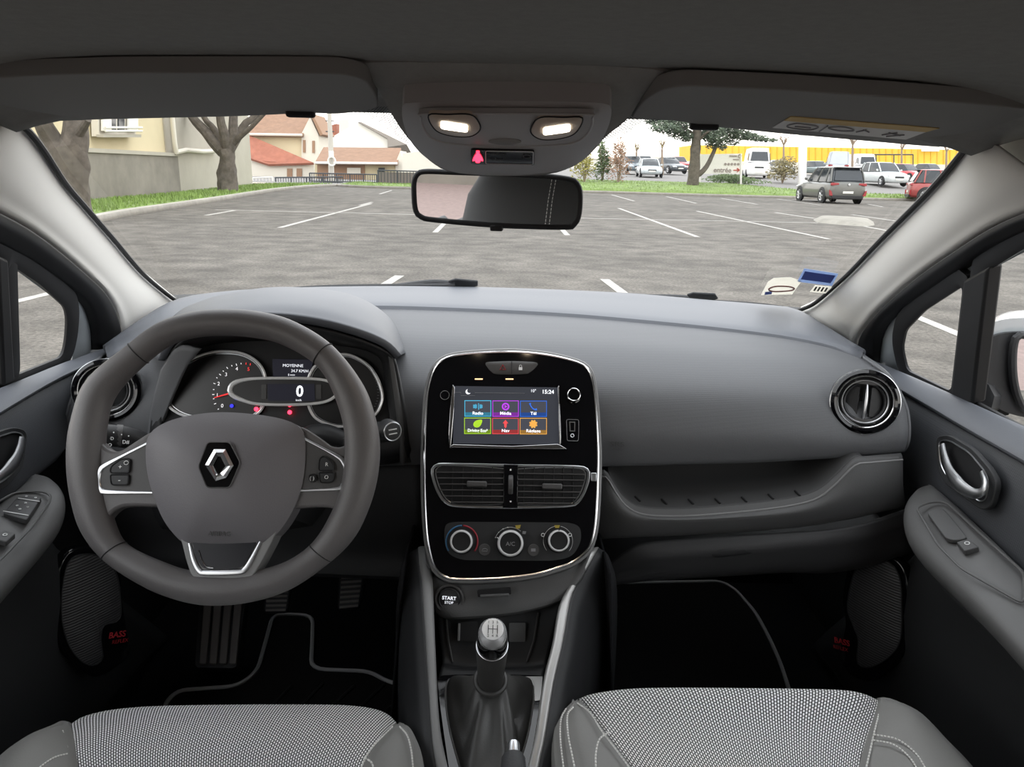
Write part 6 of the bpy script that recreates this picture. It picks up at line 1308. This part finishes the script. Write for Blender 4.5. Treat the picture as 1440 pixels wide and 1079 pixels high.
for x0, x1 in ((153, 161), (165, 173)): obj('pane', plate([zat(x, y, FA, FB) + un * .05 for x, y in ((x0, 140), (x1, 140), (x1, 183), (x0, 183))], un, .05), M['dkglass'], wn)
for x0, x1 in ((139, 151), (176, 189)): obj('shutter', plate([zat(x, y, FA, FB) + un * .12 for x, y in ((x0, 140), (x1, 140), (x1, 184), (x0, 184))], un, .06), M['whitewall'], wn)
obj('sill', plate([zat(x, y, FA, FB) + un * .15 for x, y in ((138, 189), (192, 189), (192, 193), (138, 193))], un, .2), M['greyr'], wn)
for y in (179, 184): obj('window_bar', tube([zat(138, y, FA, FB) + un * .2, zat(191, y, FA, FB) + un * .2], .03, 6), M['whitewall'], wn)
h2 = thing('tiled_house', 'two-level house with brown and red tiled roofs left of the utility post', 'house', G(400, 75))
wall_of([(354, 188), (424, 188), (424, 260), (354, 260)], 76, mat('warm_cream_wall', (.72, .62, .42), .9), h2, 'upper_wall', 6)
wall_of([(424, 260), (424, 188), (436, 164), (448, 190), (448, 260)], 75.6, M['palewall'], h2, 'gable_wall', 6)
obj('upper_roof', plate([onY(345, 189, 75.2), onY(426, 190, 75.2), onY(437, 158, 80), onY(365, 152, 80)], V((0, -.6, .8)), .25), M['rooftile'], h2, flat=True)
obj('roof_verge', plate([onY(436, 160, 75.3), onY(439, 160, 75.3), onY(454, 189, 75.3), onY(450, 191, 75.3)], V((0, -1, 0)), 5), M['shutter'], h2, flat=True)
obj('gutter', tube([onY(349, 189, 75), onY(425, 190, 75)], .12, 8), M['palewall'], h2)
wall_of([(352, 221), (378, 230), (441, 229), (441, 262), (352, 262)], 73.5, M['palewall'], h2, 'lower_wall', 3)
obj('lower_roof', plate([onY(350, 190, 75.3), onY(441, 229, 73), onY(378, 231, 73), onY(350, 222, 73)], V((0, -.6, .8)), .22), M['roofred'], h2, flat=True)
for x0, x1, y0, y1, Y in ((403.5, 411, 237, 252, 73.4), (417, 424.5, 237, 252, 73.4), (426, 429.5, 197, 214.5, 75.5), (439, 442.5, 198, 215, 75.5)): wall_of([(x0, y0), (x1, y0), (x1, y1), (x0, y1)], Y, M['shutter'], h2, 'window_shutter', .08)
h3 = thing('low_house', 'long low house with brown tiled roof and garage openings', 'house', G(505, 70))
obj('roof', plate([onY(443, 228, 68.5), onY(559, 229.5, 68.5), onY(564, 208, 73), onY(455, 207, 73)], V((0, -.6, .8)), .25), M['rooftile'], h3, flat=True)
wall_of([(443, 228), (556, 229), (556, 262), (443, 262)], 69.5, M['cream'], h3, 'front_wall', 4); wall_of([(556, 229), (563, 212), (567, 228), (567, 262), (556, 262)], 69.4, M['palewall'], h3, 'gable_wall', 4)
wall_of([(446, 231), (513, 231), (513, 262), (446, 262)], 69.4, M['shutter'], h3, 'garage_opening', .1)
for x0, x1 in ((488, 507), (532, 541)): wall_of([(x0, 236), (x1, 236), (x1, 244), (x0, 244)], 69.2, M['palewall'] if x0 < 500 else M['dkglass'], h3, 'window', .1)
obj('fascia', tube([onY(443, 229, 68.4), onY(559, 230, 68.4)], .1, 6), M['whitewall'], h3)
h4 = thing('white_hall', 'big white gabled hall with a dark sloping roof edge behind the low house', 'building', G(500, 95))
wall_of([(447, 262), (447, 204), (503, 172), (546, 195), (546, 262)], 95, M['whitewall'], h4, 'gable_wall', 8)
obj('roof', plate([onY(503, 171, 94.5), onY(509, 172, 94.5), onY(572, 203, 94.5), onY(545, 207, 94.5), onY(545, 195, 94.5)], V((0, -1, .2)), 8), mat('grey_hall_roof', (.30, .27, .24), .9), h4, flat=True)
h5 = thing('brick_house', 'distant red brick house with a pale chimney beyond the white hall', 'house', G(460, 125))
wall_of([(446, 262), (446, 182), (473, 174), (473, 262)], 125, M['roofred'], h5, 'wall', 4); wall_of([(477, 168), (490, 168), (490, 190), (477, 190)], 124, M['palewall'], h5, 'chimney', 1)
single('garden_wall', plate([onY(566, 216, 66), onY(594, 212, 66), onY(640, 240, 66), onY(640, 262, 66), onY(566, 262, 66)], V((0, -1, 0)), .3), M['palewall'], 'pale beige garden wall right of the low house', 'wall', flat=True)
yb = thing('yellow_warehouse', 'long yellow clad warehouse across the back of the lot', 'building', G(1200, 120))
obj('cladding', plate([onY(975, 204, 120), onY(1420, 212, 120), onY(1420, 233, 120), onY(975, 226, 120)], V((0, -1, 0)), 10), M['yellow'], yb, flat=True)
obj('plinth', plate([onY(975, 226, 119.6), onY(1420, 233, 119.6), onY(1420, 250, 119.6), onY(975, 243, 119.6)], V((0, -1, 0)), 9), M['palewall'], yb, flat=True)
for x in range(985, 1415, 9): obj('cladding_rib', plate([onY(x, 204 + (x - 975) * .018, 119.9), onY(x + .9, 204 + (x - 975) * .018, 119.9), onY(x + .9, 226 + (x - 975) * .0157, 119.9), onY(x, 226 + (x - 975) * .0157, 119.9)], V((0, -1, 0)), .1), mat('yellow_rib', (.68, .42, .05), .8) if x == 985 else bpy.data.materials['yellow_rib'], yb, flat=True)
obj('white_panel', plate([onY(1296, 206, 119.5), onY(1321, 206, 119.5), onY(1321, 213, 119.5), onY(1296, 213, 119.5)], V((0, -1, 0)), .1), M['whitewall'], yb, flat=True)
wh2 = thing('white_depot', 'hazy white depot building behind the silver saloon', 'building', G(900, 150)); obj('wall', plate([onY(800, 224, 150), onY(972, 222, 150), onY(972, 250, 150), onY(800, 250, 150)], V((0, -1, 0)), 10), M['whitewall'], wh2, flat=True)
obj('roof_edge', tube([onY(800, 223.5, 149), onY(972, 221.5, 149)], .25, 6), M['palewall'], wh2)
# ---------------------------------------------------------------- street furniture
up = thing('utility_post', 'tall concrete utility post with a white ring and box', 'post', G(465, 57))
obj('shaft', tube([G(466, 57), onY(465, 200, 57), onY(461, 120, 57)], [.22, .18, .13], 10), M['concpole'], up)
obj('ring', tube([onY(466.5, 227, 56.6) + V((.26 * math.cos(a), 0, .30 * math.sin(a))) for a in [2 * PI * i / 28 for i in range(28)]], .06, 8, True), M['whitewall'], up, label='white ring'); obj('meter_box', box(onY(466, 217, 56.7), (.16, .1, .22)), M['whitewall'], up, bevel=.02)
for y in (170, 185): obj('crossbar', tube([onY(458, y, 57), onY(470, y, 57)], .04, 6), M['rail_dk'], up)
def fence(label, x0, y0, x1, y1, h_px, Y, nb, m='rail_dk', solidp=False):
    a, b_ = onY(x0, y0, Y), onY(x1, y1, Y); h = h_px * Y / 1060; t = thing('railing_fence', label, 'fence', a.lerp(b_, .5))
    obj('top_rail', tube([a + V((0, 0, h)), b_ + V((0, 0, h))], .045, 6), M[m], t); obj('bottom_rail', tube([a + V((0, 0, .12)), b_ + V((0, 0, .12))], .035, 6), M[m], t)
    for i in range(nb + 1): p = a.lerp(b_, i / nb); post = i % 6 == 0; obj('post' if post else 'bar', tube([p, p + V((0, 0, h * (1.02 if post else .98)))], .05 if post else .022, 6), M[m], t)
    if solidp: obj('infill_panel', plate([a + V((0, .05, .1)), b_ + V((0, .05, .1)), b_ + V((0, .05, h * .9)), a + V((0, .05, h * .9))], V((0, -1, 0)), .03), mat('brown_mesh_panel', (.20, .17, .15), .9), t, flat=True)
    return t
fence('low dark railing on the corner before the tiled house', 388, 260, 482, 259, 9.5, 52.5, 26)
fence('taller dark railing fence in front of the low house', 436, 257, 530, 259, 12.5, 56, 30)
fence('dark boarded fence behind the left end of the mirror', 532, 261, 640, 264, 20, 54.5, 24, solidp=True)
fence('white low barrier at the foot of the tiled house', 356, 261, 384, 260, 10, 54, 6, m='whitewall')
pl_ = [single('lamp_post', tube([G(1129, 57), onY(1130, 150, 57)], .29, 20), mat('white_post_paint', (.80, .79, .76), .5), 'thick white cylindrical post beside the grey crossover', 'post')]
sg_ = thing('entrance_sign', 'white entrance sign board on two posts with a red arrow', 'sign', G(1014, 54.5))
SGF = Fr(onY(1014, 230, 54.5), V((-.1, -1, 0)))
bd = obj('board', plate(SGF.pxs([(985, 217), (1043.5, 216), (1042.5, 244.5), (984, 244.5)]), SGF.N, .12), mat('sign_white', (.85, .82, .76), .7), sg_, flat=True)
for x in (984, 1042): a_ = SGF.px(x, 262); obj('post', tube([V((a_.x, a_.y, gz(54) - .1)), SGF.px(x, 216)], .07, 8), M['whitewall'], sg_)
M['sign_red'] = mat('sign_red_print', (.50, .10, .07), .7); M['sign_grey'] = mat('sign_grey_print', (.33, .28, .25), .7)
lettering('sign_text', 'entrée', .46, SGF, SGF.px(1016, 239.5, .03), M['sign_grey'], bd, bold=.012)
obj('arrow', join(tube([SGF.px(1031.5, 239.5, .03), SGF.px(1039.5, 239.3, .03)], .035, 6), tube([SGF.px(1036.5, 236.5, .03), SGF.px(1040, 239.3, .03), SGF.px(1036.5, 242, .03)], .035, 6)), M['sign_red'], bd)
for k, x in enumerate((1020, 1024.5, 1029, 1033.5, 1038)): obj('sign_dot', lathe(SGF, [(.09, .0), (.09, .03), (0, .03)], 12, c=SGF.px(x, 231, .0)), M['sign_grey'], bd)
obj('sign_line', box(SGF.px(1031, 219.5, .02), (.26, .05, .02), (SGF.U, SGF.W, SGF.N)), M['sign_grey'], bd); obj('sign_ring', tube(SGF.circ(SGF.px(1040.5, 219.5, .03), .11, k=20), .03, 6, True), M['sign_grey'], bd); obj('sign_line', box(SGF.px(1035, 224.5, .02), (.2, .04, .02), (SGF.U, SGF.W, SGF.N)), M['sign_grey'], bd)
cgt = thing('goods_cage', 'dark steel framed cage standing before the yellow warehouse', 'frame', G(1250, 84))
for x in (1216, 1232, 1257, 1284): obj('post', tube([onY(x, 245, 84), onY(x, 217.5, 84)], .06, 6), M['rail_dk'], cgt)
obj('top_rail', tube([onY(1216, 217.5, 84), onY(1284, 217.5, 84)], .07, 6), M['rail_dk'], cgt)
# ---------------------------------------------------------------- vehicles
def wheel(t, c, r, side, name='wheel'):
    f = Fr(c, side); w = obj('tyre', lathe(f, [(r * .62, -.09), (r * .9, -.10), (r, -.07), (r, .07), (r * .93, .10), (r * .66, .10), (r * .64, .06), (0, .05)], 22), M['rubber'], t)
    bm = lathe(f, [(r * .63, .06), (r * .66, .095), (r * .58, .085), (r * .56, .055)], 22)
    for k in range(5): a = 2 * PI * k / 5; tube([f.p(0, 0, .085), f.p(r * .6 * math.cos(a), r * .6 * math.sin(a), .085)], [.05, .032], 6, bm=bm)
    lathe(f, [(r * .16, .06), (r * .16, .10), (0, .105)], 12, bm=bm); obj('wheel_rim', bm, M['satin'], w)
def car(name, label, pos, hd, paint, L=4.2, W=1.8, H=1.5, kind='hatch', wr=.33, group='parked cars outside', detail=True, cat='car', lift=.2):
    pos = V(pos); f = V((hd[0], hd[1], 0)).normalized(); s = V((f.y, -f.x, 0)); Z = V((0, 0, 1)); P = lambda x, y, z: pos + f * x + s * y + Z * z   # x forward from mid car, y to its right
    t = thing(name, label, cat, pos, group); w = W / 2; hb = H * (.60 if kind != 'van' else .52); nose = hb * (.86 if kind != 'van' else .95)
    st = [(-L / 2, .80, lift + .15, hb * .88), (-L / 2 + .06, .93, lift + .02, hb * .96), (-L / 2 + .35, 1, lift, hb), (-L * .18, 1, lift, hb), (L * .12, 1, lift, hb), (L * .25, .99, lift, hb * .985), (L / 2 - .35, .96, lift, nose), (L / 2 - .08, .86, lift + .02, nose * .88), (L / 2, .74, lift + .12, nose * .70)]
    R_ = []
    for x, kw, z0, z1 in st:
        ww = w * kw; R_.append([P(x, y, z) for y, z in ((-ww * .88, z0), (-ww * .98, z0 + .10), (-ww, lerp(z0, z1, .5)), (-ww * .97, lerp(z0, z1, .86)), (-ww * .86, z1), (-ww * .4, z1 + .025), (0, z1 + .03), (ww * .4, z1 + .025), (ww * .86, z1), (ww * .97, lerp(z0, z1, .86)), (ww, lerp(z0, z1, .5)), (ww * .98, z0 + .10), (ww * .88, z0), (0, z0))])
    obj('body', loft(R_), paint, t, sub=1)
    xr, xf = {'hatch': (-L * .46, L * .22), 'suv': (-L * .47, L * .20), 'saloon': (-L * .36, L * .20), 'van': (-L * .485, L * .40)}[kind]; tr, tf = {'hatch': (-L * .36, L * .05), 'suv': (-L * .40, L * .03), 'saloon': (-L * .20, L * .04), 'van': (-L * .47, L * .27)}[kind]
    def rr(x0, x1, hw, z): return [P(x, y, z) for x, y in ((x0, -hw * .86), (x0 + .12, -hw), (lerp(x0, x1, .5), -hw * 1.01), (x1 - .2, -hw * .97), (x1, -hw * .80), (x1 + .04, 0), (x1, hw * .80), (x1 - .2, hw * .97), (lerp(x0, x1, .5), hw * 1.01), (x0 + .12, hw), (x0, hw * .86), (x0 - .03, 0))]
    zg = H - .07
    obj('glasshouse', loft([rr(xr, xf, w * .90, hb - .03), rr(lerp(xr, tr, .5), lerp(xf, tf, .52), w * .84, lerp(hb, zg, .55)), rr(tr, tf, w * .74, zg)]), M['dkglass'] if kind != 'van' else paint, t)
    obj('roof', loft([rr(tr - .03, tf + .05, w * .755, zg - .03), rr(tr - .04, tf + .03, w * .75, zg + .02), rr(tr + .06, tf - .12, w * .62, H)]), paint, t, sub=1)
    if detail:
        for y in (-1, 1):
            for a, b_ in (((xr + .05, w * .86), (tr + .02, w * .74)), ((xf - .05, w * .80), (tf - .02, w * .66)), ((lerp(xr, xf, .5), w * .912), (lerp(tr, tf, .5), w * .755)), ((lerp(xr, xf, .18), w * .905), (lerp(tr, tf, .12), w * .75))):
                obj('pillar', tube([P(a[0], y * a[1], hb - .02), P(lerp(a[0], b_[0], .52), y * lerp(a[1], b_[1], .45), lerp(hb, zg, .55)), P(b_[0], y * b_[1], zg + .01)], .045, 6), paint, t)
            obj('wing_mirror', pillow([P(xf - .25, y * (w * .9 + .02 + .16 * u), hb + .03 + .13 * v) for u, v in ((0, 0), (.8, 0), (1, .4), (.9, 1), (.2, 1), (0, .5))], -f, .04, .05, 4), paint, t)
    for x in (-L * .315, L * .315):
        for y in (-1, 1):
            obj('wheel_arch', lathe(Fr(P(x, y * (w - .02), wr), s * y), [(0, .012), (wr * 1.12, .012), (wr * 1.14, .0), (wr * 1.12, -.05)], 22), M['rubber'], t); wheel(t, P(x, y * (w - .09), wr), wr, s * y)
    M.setdefault('taillamp', mat('tail_lamp_red', (.32, .03, .035), .25)); M.setdefault('headlamp', mat('head_lamp_clear', (.75, .77, .8), .15)); M.setdefault('plate', mat('number_plate_white', (.72, .71, .66), .5))
    for y in (-1, 1):
        obj('tail_lamp', plate([P(-L / 2 - .01, y * w * a, z) for a, z in ((.50, hb * .86), (.52, hb * .93), (.88, hb * .94), (.92, hb * .84), (.84, hb * .81))], -f, .12), M['taillamp'], t, bevel=.01)
        if kind == 'suv' and detail: obj('rear_reflector', plate([P(-L / 2 - .02, y * w * a, z) for a, z in ((.76, .38), (.92, .40), (.95, .66), (.86, .60))], -f, .10), M['taillamp'], t)
        obj('head_lamp', plate([P(L / 2 - .02 - .10 * (a - .4), y * w * a, z) for a, z in ((.42, nose * .72), (.45, nose * .84), (.80, nose * .90), (.90, nose * .82), (.80, nose * .72))], f, .14), M['headlamp'], t, bevel=.01)
    obj('number_plate', box(P(-L / 2 - .012, 0, hb * (.66 if kind != 'suv' else .52)), (.01, .26, .055), (f, s, Z)), M['plate'], t); obj('number_plate', box(P(L / 2 + .012, 0, .45), (.01, .26, .055), (f, s, Z)), M['plate'], t)
    obj('grille', box(P(L / 2 - .015, 0, nose * .70), (.03, w * .36, .06), (f, s, Z)), M['rubber'], t, bevel=.02); obj('rear_bumper', box(P(-L / 2 + .03, 0, lift + .12), (.06, w * .80, .09), (f, s, Z)), M['rubber'] if kind == 'suv' else paint, t, bevel=.03)
    obj('badge', lathe(Fr(P(-L / 2 - .015, 0, hb * .86), -f), [(.055, 0), (.055, .015), (0, .02)], 16), M['satin'], t)
    if kind == 'suv':
        obj('rear_screen', plate([P(x, y * w, z) for x, y, z in ((xr - .035, -.72, hb + .05), (xr - .035, .72, hb + .05), (tr - .08, .60, zg - .05), (tr - .08, -.60, zg - .05))], -f, .03), M['dkglass'], t)
        obj('roof_spoiler', box(P(tr - .08, 0, zg + .01), (.12, w * .66, .025), (f, s, Z)), M['rubber'], t, bevel=.01)
    if kind == 'van':
        for y in (-1, 1): obj('cab_window', plate([P(x, y * (w * .93 - (z - hb) * .09), z) for x, z in ((L * .20, hb + .10), (L * .36, hb + .10), (L * .28, H * .82), (L * .20, H * .82))], s * y, .02), M['dkglass'], t)
        obj('windscreen', plate([P(L * .405 + .02 - (z - hb) * (L * .13 / (H - hb)) + .04, y, z) for y, z in ((-w * .72, hb + .12), (w * .72, hb + .12), (w * .62, H * .86), (-w * .62, H * .86))], f + Z * .5, .04), M['dkglass'], t)
    return t
def paintm(n, c, metal=.2): return mat(n, c, .3, metal, coat=.5)
pg = onZ(1190, 287.0, 0)
car('parked_suv', 'grey compact crossover with red tail lamps parked right of the white post', (pg.x - .1, pg.y + 2.1, 0), (-.02, 1), paintm('grey_car_paint', (.13, .13, .118)), 4.5, 1.95, 1.78, 'suv', .37)
pr_ = onZ(1281, 283, 0)
car('parked_suv', 'dark red crossover half hidden by the passenger side pillar', (pr_.x + 2.0, pr_.y - .5, 0), (.94, -.33), paintm('dark_red_paint', (.30, .05, .045)), 4.6, 1.9, 1.85, 'suv', .40)
def pk_(px, Y, dz=0.0): return G(px, Y, dz)
car('parked_hatchback', 'silver hatchback facing the lot behind the grey crossover', pk_(1241, 58), (.10, -1), paintm('silver_car_paint', (.55, .58, .58)), 4.3, 1.85, 1.68, 'hatch')
car('parked_hatchback', 'bright red hatchback between the silver hatchback and the dark red crossover', pk_(1272, 70), (.35, -1), paintm('bright_red_paint', (.55, .03, .04)), 4.0, 1.75, 1.5, 'hatch', detail=False)
car('parked_saloon', 'pale silver saloon nose-on to the far grass, front of the row', pk_(912, 63), (-.06, -1), paintm('pale_silver_paint', (.55, .60, .62)), 4.4, 1.78, 1.45, 'saloon')
car('parked_hatchback', 'dark blue grey car just left of the pale silver saloon', pk_(888, 70, .1), (.1, -1), paintm('blue_grey_paint', (.14, .17, .19)), 4.1, 1.75, 1.5, 'hatch', detail=False)
car('parked_saloon', 'dark saloon behind the right side of the pale silver saloon', pk_(940, 73, .1), (.3, -1), paintm('dark_car_paint', (.06, .07, .08)), 4.4, 1.78, 1.45, 'saloon', detail=False)
car('parked_hatchback', 'small red car beyond the dark saloon, left of the cedar trunk', pk_(953, 88, .1), (.2, -1), paintm('small_red_paint', (.50, .04, .04)), 3.9, 1.7, 1.5, 'hatch', detail=False)
car('parked_hatchback', 'black car seen over the roof of the pale silver saloon', pk_(905, 84, .1), (.1, -1), paintm('black_car_paint', (.04, .045, .05)), 4.1, 1.75, 1.5, 'hatch', detail=False)
car('parked_van', 'white delivery van right of the entrance sign', pk_(1062, 68), (-.22, -1), paintm('white_van_paint', (.78, .78, .76), 0), 5.4, 2.0, 2.5, 'van', cat='van')
car('parked_van', 'pale grey van directly behind the grey crossover', pk_(1174, 76), (.34, 1), paintm('grey_van_paint', (.50, .54, .58), 0), 5.2, 2.0, 2.4, 'van', cat='van')
car('parked_van', 'white van behind the bare tree, left of the silver hatchback', pk_(1208, 80), (-.1, -1), paintm('white_paint', (.74, .74, .73), 0), 5.0, 1.95, 2.3, 'van', cat='van')
for px, Y, c, lb_ in ((1148, 84, (.18, .22, .22), 'teal grey car behind the white post, left of the pale grey van'), (1306, 88, (.22, .24, .25), 'grey car on the right in the back row by the goods cage'), (1225, 90, (.25, .30, .28), 'green grey car above the silver hatchback roof'), (1096, 86, (.45, .46, .45), 'pale car low behind the round olive shrub')):
    car('parked_hatchback', lb_, pk_(px, Y), (.15, -1), paintm('far_car_paint', c), 4.1, 1.75, 1.5, 'hatch', detail=False)
# boundary wall behind the car, seen only in the mirror
single('boundary_wall', boxr(-30, 30, -9.3, -9, 0, 1.6), M['wallgrey'], 'pale boundary wall behind the car, seen in the mirror', 'wall')
# own car's right door mirror outside the glass
wm = thing('door_mirror', 'pale silver door mirror outside the passenger window', 'door mirror', (.95, .95, .85))
Pm = lambda q, y: [onY(a, b_, y) for a, b_ in q]
q = [(1384, 470), (1392, 456), (1412, 449), (1445, 447), (1500, 449), (1540, 470), (1545, 540), (1520, 580), (1450, 588), (1400, 572), (1380, 540), (1376, 505)]
c_ = sum(Pm(q, 1.12), V()) / len(q)
obj('mirror_shell', loft([cr(Pm(q, 1.12), 50, True), cr([c_ + (p - c_) * 1.02 + V((.03, .04, 0)) for p in Pm(q, 1.12)], 50, True), cr([c_ + (p - c_) * .9 + V((.078, .11, 0)) for p in Pm(q, 1.12)], 50, True), cr([c_ + (p - c_) * .4 + V((.105, .15, 0)) for p in Pm(q, 1.12)], 50, True)]), M['paint'], wm)
obj('mirror_frame', plate(cr(Pm([(1379, 488), (1400, 472), (1440, 467), (1540, 472), (1545, 540), (1520, 580), (1450, 588), (1400, 572), (1380, 540)], 1.112), 50, True), V((-.1, -1, 0)), .006), M['dark'], wm)
q2 = [(1428, 476), (1450, 472), (1495, 472), (1530, 482), (1532, 535), (1510, 570), (1450, 578), (1432, 560), (1424, 520)]
q2_ = [(1412, 462), (1445, 455), (1495, 456), (1530, 475), (1532, 535), (1510, 570), (1450, 578), (1415, 560), (1405, 520)]
obj('mirror_glass', plate(cr(Pm(q2, 1.105), 50, True), V((-.1, -1, 0)), .01), M['mirror'], wm); obj('mirror_rim', tube(cr(Pm(q2, 1.105), 50, True), .006, 8, True), M['dark'], wm)
obj('mirror_base', loft([Pm([(1366, 500), (1384, 470), (1400, 560), (1372, 570)], 1.10), Pm([(1340, 540), (1350, 510), (1372, 570), (1362, 575)], 1.14)]), M['dark'], wm)
obj('mirror_arm', tube([onX(1366, 560, .72), onY(1385, 560, 1.15), onY(1410, 560, 1.15)], [.03, .028, .03], 10), M['dark'], wm)
# ================================================================ light
w = bpy.data.worlds.new('overcast_sky'); S.world = w; w.use_nodes = True; nt = w.node_tree
bg = nt.nodes['Background']; tc = nt.nodes.new('ShaderNodeTexCoord'); sp = nt.nodes.new('ShaderNodeSeparateXYZ'); rp = nt.nodes.new('ShaderNodeValToRGB')
nt.links.new(tc.outputs['Generated'], sp.inputs[0]); nt.links.new(sp.outputs[2], rp.inputs[0]); nt.links.new(rp.outputs[0], bg.inputs[0])
rp.color_ramp.elements[0].position = 0; rp.color_ramp.elements[0].color = (1.0, .955, .875, 1)
rp.color_ramp.elements[1].position = .5; rp.color_ramp.elements[1].color = (.93, .965, 1.0, 1)
bg.inputs[1].default_value = 1.55
S.view_settings.view_transform = 'Standard'; S.view_settings.look = 'None'; S.view_settings.exposure = EXPO; S.view_settings.gamma = 1.0
try: S.view_settings.use_curve_mapping = False
except Exception: pass
S.cycles.use_denoising = True
S.cycles.max_bounces = 10; S.cycles.diffuse_bounces = 5; S.cycles.transparent_max_bounces = 24; S.cycles.glossy_bounces = 5
S.cycles.caustics_reflective = False; S.cycles.caustics_refractive = False
